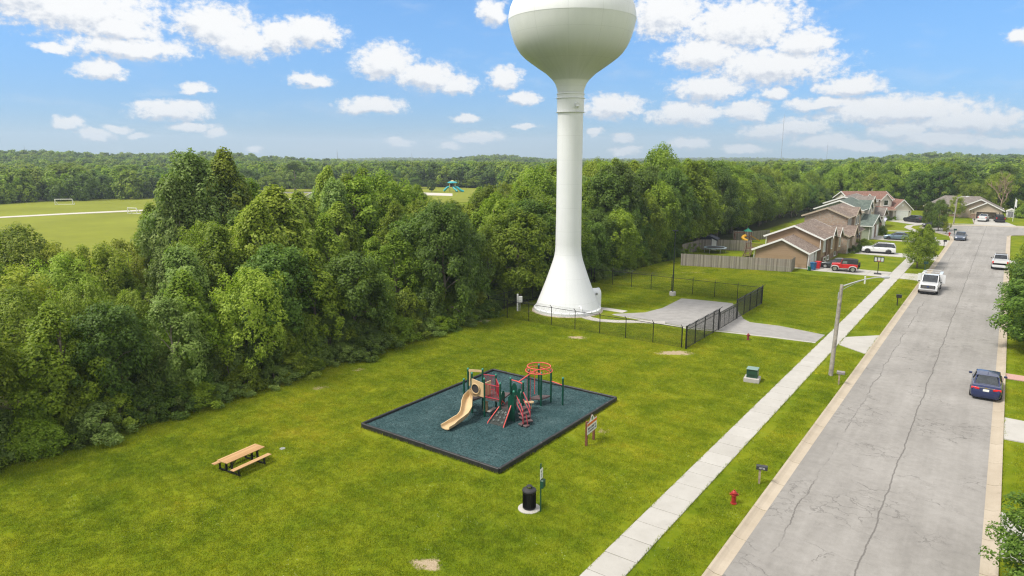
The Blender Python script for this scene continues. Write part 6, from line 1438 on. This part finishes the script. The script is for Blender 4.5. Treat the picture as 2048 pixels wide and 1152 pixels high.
def put_wood(key, u, vv, hgt, wd, ri):
    size = 'low ' if hgt < 7 else ('tall ' if hgt > 11.5 and not LAB[key].startswith('tall') else ''); rowp = ('at the wood edge ', 'inside the wood ', 'midway into the wood ', 'deep in the wood ')[ri]
    plant(key, u, vv, hgt, wd, size + LAB[key] + ' ' + rowp + zone_of(vv), LAB[key] + ' group in the wood')
heroes = [(375,304,-64,'cotton_a',7.5),(442,308,-65,'cotton_b',7.0),(350,352,-63,'cotton_a',5.6),(540,384,-52,'cotton_b',8.6),(652,342,-64,'cotton_b',5.4),(695,362,-60,'ash_b',7.0),(760,350,-62,'ash_a',8.0),(868,418,-45.5,'maple_a',8.4),(920,445,-45,'maple_a',6.2),(790,412,-52,'ash_c',4.6),(46,458,-70,'ash_a',6.6),(18,545,-56,'elder_a',6.0),(1332,294,-49,'ash_a',9.2),(1070,340,-54,'ash_a',8.2),(1215,352,-47,'maple_b',8.5),(1440,326,-51,'ash_a',11),(1500,350,-52,'locust_a',9),(990,395,-48,'ash_a',7.0),(180,492,-58,'locust_a',5.4),(600,392,-60,'cotton_b',6.5),(725,350,-64,'ash_b',6.4),(822,382,-60,'ash_a',7.5),(850,400,-56,'locust_a',7),(785,372,-66,'cotton_b',6),(910,408,-58,'ash_a',7.5),(560,400,-62,'ash_a',7),(500,372,-66,'ash_b',7),(668,360,-58,'cotton_a',6),(955,398,-60,'ash_b',7),(300,420,-70,'ash_b',5.5),(330,385,-66,'cotton_a',5),(960,384,-62,'ash_b',7),(985,378,-56,'ash_a',7),(835,380,-66,'ash_b',6),(1385,330,-47,'ash_a',9.5),(1430,326,-48,'maple_a',10),(1480,338,-48.5,'ash_a',10),(1512,352,-49,'maple_b',8.5),(1240,335,-46.5,'maple_b',8.5),(1290,345,-46,'maple_a',8)]
for hx_, hy_, hu, hk, hw in heroes:
    d_h = ray(hx_, hy_); th = hu / d_h.x; put_wood(hk, hu, d_h.y * th, CAM_H + d_h.z * th + .35, hw, 0 if hu > -46 else (1 if hu > -53 else (2 if hu > -61 else 3)))
for ri, (u0, step, tab) in enumerate(rows):
    v = 4.0
    while v < 232:
        u = u0 + R_.uniform(-1.4, 1.4); vv = v + R_.uniform(-.8, .8)
        if vv > 112 and ri == 0: u -= 2.5
        x, y, dep = proj((u, vv, 8))
        ok = -140 < x < 1720
        if ri == 0 and (50.5 < vv < 52.5): ok = False
        if ok:
            top = lerp_tab(tab, x); hgt = zat(u, vv, top) * R_.uniform(.86, 1.06); hgt = min(17.5, max(3.5, hgt))
            if ri < 2 and R_.random() < .18: hgt *= .75
            key = R_.choice(mixes[ri])
            if ri == 0 and 800 < x < 960: key = 'maple_a'
            if ri == 0 and 960 < x < 1350: key = R_.choice(['maple_a', 'maple_b', 'ash_a', 'stems_a'])
            if 480 < x < 620 and ri in (1, 2): key = 'cotton_b'
            if 330 < x < 480 and ri == 3: key = 'cotton_a'
            if x < 330 and ri >= 1 and R_.random() < .4: key = R_.choice(['elder_a', 'locust_a'])
            wd = min(max(hgt * (.64 if ri == 0 else .52), 4.0), 8.2) * R_.uniform(.9, 1.15)
            put_wood(key, u, vv, hgt, wd, ri)
        v += step * (1.0 if vv < 110 else 1.35) * R_.uniform(.9, 1.15)
# understorey along the edge of the wood
v = 3.0
while v < 112:
    for du, hmin, hmax in ((-41.2, 1.2, 2.2), (-42.4, 2.2, 4.2)):
        if (51.0 < v < 52.6): continue
        if v > 53 and R_.random() < .35: continue
        u = du + R_.uniform(-.4, .3) - (1.2 if v > 53 else 0) ; vv = v + R_.uniform(-.6, .6); hgt = R_.uniform(hmin, hmax)
        if 53 < vv < 76: u -= .6
        key = R_.choice(['shrub_a', 'shrub_b', 'shrub_a', 'shrub_d', 'shrub_c']); size = 'knee-high ' if hgt < 1.7 else ('tall ' if hgt > 3.2 else '')
        plant(key, u, vv, hgt, R_.uniform(2.4, 3.6), size + LAB[key] + (' on the mown edge ' if du > -42 else ' under the wood edge ') + zone_of(vv), LAB[key] + ' group along the wood edge')
    v += R_.uniform(1.25, 1.8)
# rank weeds right on the mown edge
def weeds():
    rs = np.random.RandomState(8); n = 5200; y = rs.uniform(2, 52, n); x = -40.55 - rs.exponential(.35, n) + .25 * np.sin(y * .9) + .15 * np.sin(y * 2.7)
    h = rs.uniform(.12, .5, n); nr = rs.normal(size=(n, 3)); nr[:, 2] = np.abs(nr[:, 2]) + .5; nr /= np.linalg.norm(nr, axis=1)[:, None]; tg = np.cross(nr, rs.normal(size=(n, 3))); tg /= np.linalg.norm(tg, axis=1)[:, None]; bt = np.cross(nr, tg)
    c = np.stack([x, y, h * rs.uniform(.3, 1, n)], 1); s = rs.uniform(.05, .12, n)[:, None]
    vv = np.stack([c - tg * s, c - bt * s * .5, c + tg * s, c + bt * s * .5], 1).reshape(-1, 3)
    o = obj('edge_weeds', mesh_quads('edge_weeds', vv, LV['mid'])); tag(o, 'low leafy weeds along the mown edge of the wood', 'weeds', kind='stuff')
weeds()
# ---- trees behind the cul-de-sac
tabv = [(1500,330),(1560,330),(1600,345),(1640,335),(1700,318),(1760,330),(1800,312),(1850,318),(1890,306),(1930,340),(1960,345),(2000,325),(2048,330),(2100,320)]
for v0, st in ((232, 5.0), (242, 5.5), (255, 6.5)):
    u = -58.0
    while u < 30:
        uu, vv = u + R_.uniform(-1.5, 1.5), v0 + R_.uniform(-2, 2); x, y, dep = proj((uu, vv, 8))
        if 1480 < x < 2110:
            hgt = min(16, max(6, zat(uu, vv, lerp_tab(tabv, x) + (20 if v0 == 232 else (8 if v0 == 242 else 0))) * R_.uniform(.85, 1.05))); key = R_.choice(['ash_a', 'maple_a', 'ash_b', 'locust_a', 'maple_b', 'cotton_b'])
            plant(key, uu, vv, hgt, hgt * R_.uniform(.62, .85), ('tall ' if hgt > 11 and not LAB[key].startswith('tall') else '') + LAB[key] + ' beyond the ' + ('cream house' if uu < -30 else ('ranch house roof' if uu < -12 else ('open garage' if uu < 0 else 'garden shed'))) + (' in front row' if v0 == 232 else ' further back'), LAB[key] + ' group beyond the ranch house')
        u += st * R_.uniform(.85, 1.15)
# a bare dead tree among them
tm = MB(); rs_ = random.Random(4)
def twig(p, d, L, r, lev):
    q = p + d * L; tm.tube([p, (p + q) / 2 + Vector((rs_.uniform(-.1, .1) * L, rs_.uniform(-.1, .1) * L, 0)), q], [r, r * .75, r * .5], 5, cap=False)
    if lev:
        for _ in range(4): nd = (d + Vector((rs_.uniform(-.7, .7), rs_.uniform(-.7, .7), rs_.uniform(-.1, .5)))).normalized(); twig(p + d * L * rs_.uniform(.5, 1), nd, L * rs_.uniform(.5, .75), r * .55, lev - 1)
twig(Vector((0, 0, 0)), Vector((0, 0, 1)), 5.2, .22, 4)
pd_ = Vector((ray(2003, 420).x, ray(2003, 420).y, 0)); pd_ = pd_ / pd_.y * 228
dt = thing('dead_tree', 'bare brown dead tree rising above the wood by the shed', 'tree', (pd_.x, pd_.y, 0)); tm.build('branches', M('dead_wood', (.28, .2, .14), .95, 0, .2), dt)
# ---- street trees
plant('ash_a', -9.4, 112.0, 5.7, 3.9, 'round green street tree nearest the sidewalk, one of a close pair', rz=.5); plant('ash_b', -8.9, 116.6, 5.7, 3.6, 'second street tree of the close pair, by the brown mailbox', rz=2.0)
plant('maple_a', -14.3, 182.3, 5.4, 2.5, 'dark slim tree at the back of the cul-de-sac trio', rz=.9); plant('maple_b', -13.5, 181.6, 5.1, 2.2, 'dark tree close behind the foremost cul-de-sac tree', rz=3); plant('maple_a', -11.2, 170.2, 6.6, 3.6, 'dense dark tree beside the curving path at the cul-de-sac', rz=4)
plant('elder_a', -10.2, 207.5, 5.9, 3.8, 'yellow-green tree in front of the ranch house', rz=1)
plant('elder_a', -9.4, 164.3, 2.6, 1.3, 'small yellow conical shrub beside the far hydrant', name='golden_conifer', cat='shrub')
plant('maple_b', 3.2, 69.2, 6.3, 6.4, 'leafy street tree leaning over the east gutter beyond the tactile ramp', rz=1.4); plant('maple_a', 3.7, 79, 6.9, 6.0, 'second leafy tree on the east verge, behind the first', rz=2.4); plant('ash_a', 4.1, 92, 7.0, 5.8, 'third leafy tree on the east verge, across from the service truck', rz=2.9)
plant('maple_a', 3.0, 29.7, 4.3, 4.2, 'young maple overhanging the drive nearest the play park on the east side', rz=.3)
# foundation planting
for x, y, h_, w_, k_, l_ in ((1703, 505, 1.2, 2.3, 'shrub_b', 'dark clipped bush next to the red dumpster'), (1727, 499, 1.8, 2.4, 'shrub_a', 'green bush under the brick house windows'), (1718, 502, 1.1, 1.6, 'shrub_b', 'low bush in front of the brick house door'), (1736, 497, 1.2, 1.6, 'shrub_d', 'pale bush at the corner of the brick house bed'), (1764, 466, 1.5, 1.8, 'shrub_b', 'dark round bush beside the green house garage'), (1767, 469, 1.0, 1.6, 'shrub_a', 'low bush in front of the dark round one'), (1776, 441, 1.0, 1.8, 'shrub_b', 'dark bush in front of the cream house porch'), (1789, 440, .9, 1.0, 'shrub_a', 'small round bush beside the cream garage'), (2046, 436, 3.2, 4.6, 'shrub_a', 'big green bush right of the garden shed'), (1100, 585, 0, 0, '', '')):
    if k_: p = W(x, y); plant(k_, p.x, p.y, h_, w_, l_)
p = W(1020, 588); plant('shrub_b', p.x - 1.0, p.y, 4.2, 5.0, 'big dark rounded shrub behind the meter cabinet'); 
# ---- single trees at the edge of the sports field
for i, (x, yb, yt, w_, k_) in enumerate([(20,392,352,60,'ash_a'),(75,392,345,70,'maple_a'),(150,391,326,95,'ash_a'),(205,390,345,60,'maple_b'),(250,390,333,85,'ash_b'),(310,389,350,60,'maple_a'),(490,384,336,60,'maple_a'),(535,384,352,50,'ash_a'),(591,385,321,70,'cotton_a'),(690,378,352,50,'ash_b'),(740,377,350,60,'maple_a'),(770,376,344,50,'ash_a'),(830,377,355,34,'maple_a'),(863,384,360,16,'maple_b'),(885,374,356,40,'ash_b'),(950,375,352,50,'ash_a'),(985,374,350,50,'maple_b'),(640,379,348,50,'ash_a'),(-40,393,345,80,'ash_a'),(430,386,345,70,'ash_b'),(380,388,350,60,'ash_a')]):
    p = W(x, yb); dep = proj(p)[2]; plant(k_, p.x, p.y, zat(p.x, p.y, yt), w_ / F_PX * dep, LAB[k_] + ' beyond the sports field ' + ('behind the wide goal' if x < 120 else ('right of the wide goal' if x < 300 else ('behind the tall cottonwoods' if x < 560 else ('by the far parking lot' if x < 800 else 'near the teal slide')))), LAB[k_] + ' group beyond the sports field')
# ------------------------------------------------------------------ far woods: one mass of crowns to the horizon
def gn_scatter(name, pts, scales, meshes, label, cat, seed=1, zrot=True):
    me = bpy.data.meshes.new(name); me.from_pydata(pts, [], []); me.update()
    at = me.attributes.new('size', 'FLOAT', 'POINT'); at.data.foreach_set('value', scales)
    o = obj(name, me); tag(o, label, cat, kind='stuff')
    ng = bpy.data.node_groups.new(name, 'GeometryNodeTree'); ng.interface.new_socket('Geometry', in_out='INPUT', socket_type='NodeSocketGeometry'); ng.interface.new_socket('Geometry', in_out='OUTPUT', socket_type='NodeSocketGeometry')
    N = ng.nodes; Lk = ng.links; gi, go = N.new('NodeGroupInput'), N.new('NodeGroupOutput'); iop = N.new('GeometryNodeInstanceOnPoints'); g2 = N.new('GeometryNodeGeometryToInstance')
    for m in meshes[::-1]:
        src = bpy.data.objects.new(name + '_source', m); oi = N.new('GeometryNodeObjectInfo'); oi.inputs['Object'].default_value = src; oi.inputs['As Instance'].default_value = True
        Lk.new(oi.outputs['Geometry'], g2.inputs[0])
    iop.inputs['Pick Instance'].default_value = True
    rv = N.new('FunctionNodeRandomValue'); rv.data_type = 'FLOAT_VECTOR'; rv.inputs[0].default_value = (0, 0, 0); rv.inputs[1].default_value = (0, 0, 6.283); rv.inputs['Seed'].default_value = seed
    na = N.new('GeometryNodeInputNamedAttribute'); na.data_type = 'FLOAT'; na.inputs['Name'].default_value = 'size'
    ri = N.new('FunctionNodeRandomValue'); ri.data_type = 'INT'; ri.inputs['Min'].default_value = 0; ri.inputs['Max'].default_value = len(meshes) - 1; ri.inputs['Seed'].default_value = seed + 3
    Lk.new(gi.outputs[0], iop.inputs['Points']); Lk.new(g2.outputs[0], iop.inputs['Instance']); Lk.new(rv.outputs[0], iop.inputs['Rotation']); Lk.new(na.outputs[0], iop.inputs['Scale'])
    Lk.new(ri.outputs[2], iop.inputs['Instance Index']); Lk.new(iop.outputs[0], go.inputs[0])
    md = o.modifiers.new('scatter', 'NODES'); md.node_group = ng
    return o
far_meshes = []
for i, (lm, sh) in enumerate((('dark', 'round'), ('mid', 'round'), ('dark', 'oval'), ('mid', 'oval'))):
    rs = np.random.RandomState(70 + i); v, _ = crown_arrays(rs, 8.6, 9.0, .8, 40, 1500, .5, sh, 1.25, .3); far_meshes.append(mesh_quads('far_crown', v, LV[lm]))
def far_woods():
    rs = np.random.RandomState(17); P = []; Sc = []
    def start(x):      # nearest distance of the mass for a photo column
        return lerp_tab([(-200, 275), (330, 285), (420, 330), (820, 345), (1000, 330), (1050, 190), (1400, 200), (1560, 262), (2100, 268), (2300, 250)], x)
    r = 185.0
    while r < 3600:
        sp = 6.5 if r < 420 else (8.5 if r < 750 else (13 if r < 1400 else 24)); dr = sp * .85
        n = int(2 * rad(43) * r / sp)
        for j in range(n):
            a = -rad(43) + 2 * rad(43) * (j + rs.uniform(-.4, .4)) / n; rr = r + rs.uniform(-.5, .5) * dr
            x = 1024 + math.tan(a) * F_PX / math.cos(PITCH)
            if rr < start(x): continue
            dx, dy = math.sin(a), math.cos(a); u, v = (dx * math.cos(AZ) - dy * math.sin(AZ)) * rr, (dx * math.sin(AZ) + dy * math.cos(AZ)) * rr
            if u > -45 and v < 262: continue
            s = rs.uniform(.62, 1.25) * (1 if r < 750 else (1.15 if r < 1400 else 1.6))
            zoff = 0 if r < 1400 else -4
            if x < 420 and r < 700: s *= .92
            P.append((u, v, hill(rr, a) + zoff - .5)); Sc.append(s)
        r += dr
    gn_scatter('far_woods', P, Sc, far_meshes, 'continuous woodland stretching to the horizon', 'woodland', 5)
far_woods()
# ------------------------------------------------------------------ mown grass blades near the drone
def grass():
    rs = np.random.RandomState(33); n = 620; x, y = rs.uniform(-.5, .5, n), rs.uniform(-.5, .5, n); a = rs.uniform(0, 6.283, n); h = rs.uniform(.03, .075, n); w = rs.uniform(.006, .013, n); ln = rs.uniform(0, .04, n); b = rs.uniform(0, 6.283, n)
    base = np.stack([x, y, np.zeros(n)], 1); sd = np.stack([np.cos(a), np.sin(a), np.zeros(n)], 1) * w[:, None]; tip = base + np.stack([np.cos(b) * ln, np.sin(b) * ln, h], 1)
    v = np.stack([base - sd, base + sd, tip + sd * .25, tip - sd * .25], 1).reshape(-1, 3)
    m, k, bs = new_mat('grass_blades'); pos, f, c, fine, tiny = lawn_nodes(k); ri = k.node('ShaderNodeNewGeometry').outputs['Random Per Island']
    hs = k.node('ShaderNodeHueSaturation'); k.put(hs.inputs['Color'], c); k.put(hs.inputs['Value'], k.maprange(ri, 0, 1, 1.15, 2.4, False)); k.put(hs.inputs['Hue'], k.maprange(ri, 0, 1, .505, .485, False)); c = hs.outputs[0]
    k.put(bs.inputs['Base Color'], c); bs.inputs['Roughness'].default_value = .6; bs.inputs['Specular IOR Level'].default_value = .2
    tr = k.node('ShaderNodeBsdfTranslucent'); k.put(tr.inputs['Color'], c); mx = k.node('ShaderNodeMixShader'); mx.inputs[0].default_value = .3
    k.l.new(bs.outputs[0], mx.inputs[1]); k.l.new(tr.outputs[0], mx.inputs[2]); k.l.new(mx.outputs[0], m.node_tree.nodes['Material Output'].inputs['Surface'])
    tuft = mesh_quads('grass_patch', v, m)
    P = []; Sc = []
    def free(u, v_):
        if u < -41.2 or v_ < 2: return False
        if SW0 - .42 < u < SW1 + .42: return False
        if GL - .42 < u < GR + .42: return False
        if BX0 - .55 < u < BX1 + .55 and BY0 - .55 < v_ < BY1 + .55: return False
        if SW1 < u < GL and 59.6 < v_ < 68: return False
        if u > GR and (45.6 < v_ < 50.6 or 31.3 < v_ < 36.6 or 58.8 < v_ < 61.2 or u > 4.6): return False
        if u < SW0 and v_ > 97: return False
        if (u - TB.x) ** 2 + (v_ - TB.y) ** 2 < 16: return False
        if inside(u, v_): return False
        return True
    poly = [W(*p) for p in [(1350,592),(1480,600),(1492,636),(1510,641),(1560,648),(1665,668),(1635,690),(1440,668),(1300,650),(1150,640),(1150,622),(1196,610),(1290,620)]]
    def inside(x, y):
        c = False
        for i in range(len(poly)):
            a, b = poly[i], poly[i - 1]
            if (a.y > y) != (b.y > y) and x < (b.x - a.x) * (y - a.y) / (b.y - a.y) + a.x: c = not c
        return c
    for i in range(-62, 12):
        for j in range(3, 140):
            u, v_ = i * .78 + rs.uniform(-.2, .2), j * .78 + rs.uniform(-.2, .2); x, y, dep = proj((u, v_, 0))
            if dep > 112 or not (-60 < x < 2110 and y < 1210) or not free(u, v_): continue
            if any((u - p.x) ** 2 + (v_ - p.y) ** 2 < rr_ ** 2 for p, rr_ in BARE): continue
            P.append((u, v_, .0)); Sc.append(rs.uniform(.92, 1.08))
    gn_scatter('lawn_grass', P, Sc, [tuft], 'short mown grass of the play lawn and verges', 'grass', 9)
BARE = [(W(857, 1128), .75), (W(968, 642), .8), (W(1155, 675), .9), (W(1350, 706), 1.2), (W(1058.5, 1017), .75)]
grass()
# ragged grass fringe that overgrows the edges of the paving
def fringe():
    rs = np.random.RandomState(12); C = []
    for (x, y0, y1, s) in ((SW0, 14, 100, 1), (SW1, 16, 100, -1), (GL, 18, 120, -1 * -1), (GR, 22, 110, -1)):
        n = int((y1 - y0) * 55); y = rs.uniform(y0, y1, n); x_ = x - s * rs.exponential(.035, n) + s * .03 * (np.sin(y * 2.1) + np.sin(y * 5.3 + 1) + .6)
        C.append(np.stack([x_, y, np.full(n, .0)], 1))
    for (a, b) in (((BX0 - .08, BY0 - .1), (BX1 + .08, BY0 - .1)), ((BX1 + .1, BY0), (BX1 + .1, BY1))):
        n = 700; f = rs.uniform(0, 1, n); C.append(np.stack([a[0] + (b[0] - a[0]) * f + rs.normal(0, .03, n), a[1] + (b[1] - a[1]) * f + rs.normal(0, .03, n), np.zeros(n)], 1))
    base = np.concatenate(C); n = len(base); a = rs.uniform(0, 6.283, n); w = rs.uniform(.006, .014, n); b = rs.uniform(0, 6.283, n); ln = rs.uniform(.02, .07, n); h = rs.uniform(.06, .15, n)
    sd = np.stack([np.cos(a), np.sin(a), np.zeros(n)], 1) * w[:, None]; tip = base + np.stack([np.cos(b) * ln, np.sin(b) * ln, h], 1)
    v = np.stack([base - sd, base + sd, tip + sd * .2, tip - sd * .2], 1).reshape(-1, 3)
    tag(obj('edge_grass', mesh_quads('edge_grass', v, MATS['grass_blades'])), 'longer grass fringing the sidewalk, gutter and play bed edges', 'grass', kind='stuff')
fringe()
# ------------------------------------------------------------------ distant things
def goal(p, w, hh, rz, label, small=False):
    t = thing('soccer_goal', label, 'goal', p, rz); r = .09
    for s in (-1, 1):
        MB().cyl((s * w / 2, 0, 0), (s * w / 2, 0, hh), r, 8).build('post', WHITE, t); MB().cyl((s * w / 2, 0, hh), (s * w / 2, 1.4, 0), r * .8, 8).build('stay', WHITE, t)
        MB().cyl((s * w / 2, 0, .05), (s * w / 2, 1.4, .05), r * .8, 8).build('ground_bar', WHITE, t)
    MB().cyl((-w / 2, 0, hh), (w / 2, 0, hh), r, 8).build('crossbar', WHITE, t); MB().cyl((-w / 2, 1.4, .05), (w / 2, 1.4, .05), r * .8, 8).build('ground_bar', WHITE, t)
goal(W(128, 409.5), 5.3, 1.75, AZ + .1, 'wide white soccer goal on the far half of the sports field'); goal(W(265, 428), 3.1, 1.6, AZ - .3, 'small white soccer goal beside the pale path on the sports field')
p = W(905, 384)
TEAL = M('teal_plastic', (.01, .30, .34), .4); TEALY = M('pale_yellow_plastic', (.6, .5, .2), .5)
t = thing('distant_playground', 'teal slide tower of a playground far beyond the wood', 'playground', p, AZ)
for x in (-1.2, 1.2):
    for y in (-1, 1): MB().cyl((x, y, 0), (x, y, 4.2), .14, 8).build('post', TEALY, t)
MB().box((0, 0, 2.0), (2.8, 2.4, .25)).build('platform', TEALY, t)
MB().lathe([(2.2, 3.9), (1.5, 4.4), (.5, 4.7), (.02, 4.8)], 16).build('canopy', TEAL, t, True); MB().lathe([(1.0, 4.45), (.6, 4.8), (.02, 5.0)], 12).build('canopy_top', TEALY, t, True)
MB().tube([(1.2, -.8, 2.3), (2.4, -1.2, 1.9), (3.2, -1.5, 1.1), (4.2, -1.6, .5), (5.0, -1.6, .3)], .5, 10).build('tube_slide', TEAL, t, True); MB().tube([(-1.2, -.6, 2.3), (-2.2, -1.2, 1.9), (-2.9, -1.2, 1.2), (-3.6, -1.2, .5)], .48, 10).build('tube_slide', TEAL, t, True); MB().tube([(.4, -1.1, 2.2), (.9, -2, 1.6), (1.8, -2.5, 1.0), (2.2, -3, .4)], .4, 10).build('tube_slide', TEAL, t, True)
p = W(628, 411)
h = House('park_building', 'low grey-roofed park building half hidden by the treetops', p, AZ); h.t['category'] = 'building'
h.gable(-3.5, 3.5, 0, 7, 2.6, 4.4, 'y', SIDE_WHT, SHING_GY, over=.4); MB().b2((-3.3, -.08, .3), (3.3, -.02, .9)).build('red_band', REDP, h.t)
def mast(x, ytop, dist, label, r=.5):
    d = ray(x, 320); d = Vector((d.x, d.y, 0)).normalized() * dist; hgt = zat(d.x, d.y, ytop)
    t = thing('radio_mast', label, 'mast', (d.x, d.y, 0)); MB().tube([(0, 0, 0), (0, 0, hgt)], [r, r * .6], 6).build('lattice_shaft', M('mast_steel', (.32, .34, .38), .6), t)
    MB().tube([(0, 0, hgt), (0, 0, hgt + 4)], [r * .4, r * .2], 6).build('aerial', MATS['mast_steel'], t)
mast(1562, 232, 1150, 'tall thin radio mast on the horizon behind the houses', .42); mast(1653, 288, 1500, 'faint shorter radio mast right of the tall one', .4); mast(675, 305, 900, 'pale slender mast above the distant woods left of the tower', .5); mast(824, 308, 1500, 'faint mast on the ridge between the pale mast and the tower', .5); mast(52, 298, 900, 'small lattice mast on the wooded ridge beyond the soccer goals', .25)
o = MB().lathe([(.16, 0), (.15, .03), (.001, .035)], 12).build('valve_cover', GALV, None, True, W(565, 897.5)); tag(o, 'small pale round cover lying in the grass near the picnic table', 'cover')
# ------------------------------------------------------------------ haze
def haze():
    o = MB().b2((-4200, -600, -32), (3600, 4300, 125)).build('haze', None); o['kind'] = 'stuff'
    m = bpy.data.materials.new('haze_air'); m.use_nodes = True; nt = m.node_tree; nt.nodes.remove(nt.nodes['Principled BSDF'])
    pv = nt.nodes.new('ShaderNodeVolumePrincipled'); pv.inputs['Color'].default_value = (.72, .85, 1, 1); pv.inputs['Density'].default_value = HAZE; pv.inputs['Anisotropy'].default_value = .2
    nt.links.new(pv.outputs[0], nt.nodes['Material Output'].inputs['Volume']); o.data.materials.append(m)
HAZE = .00027
haze()
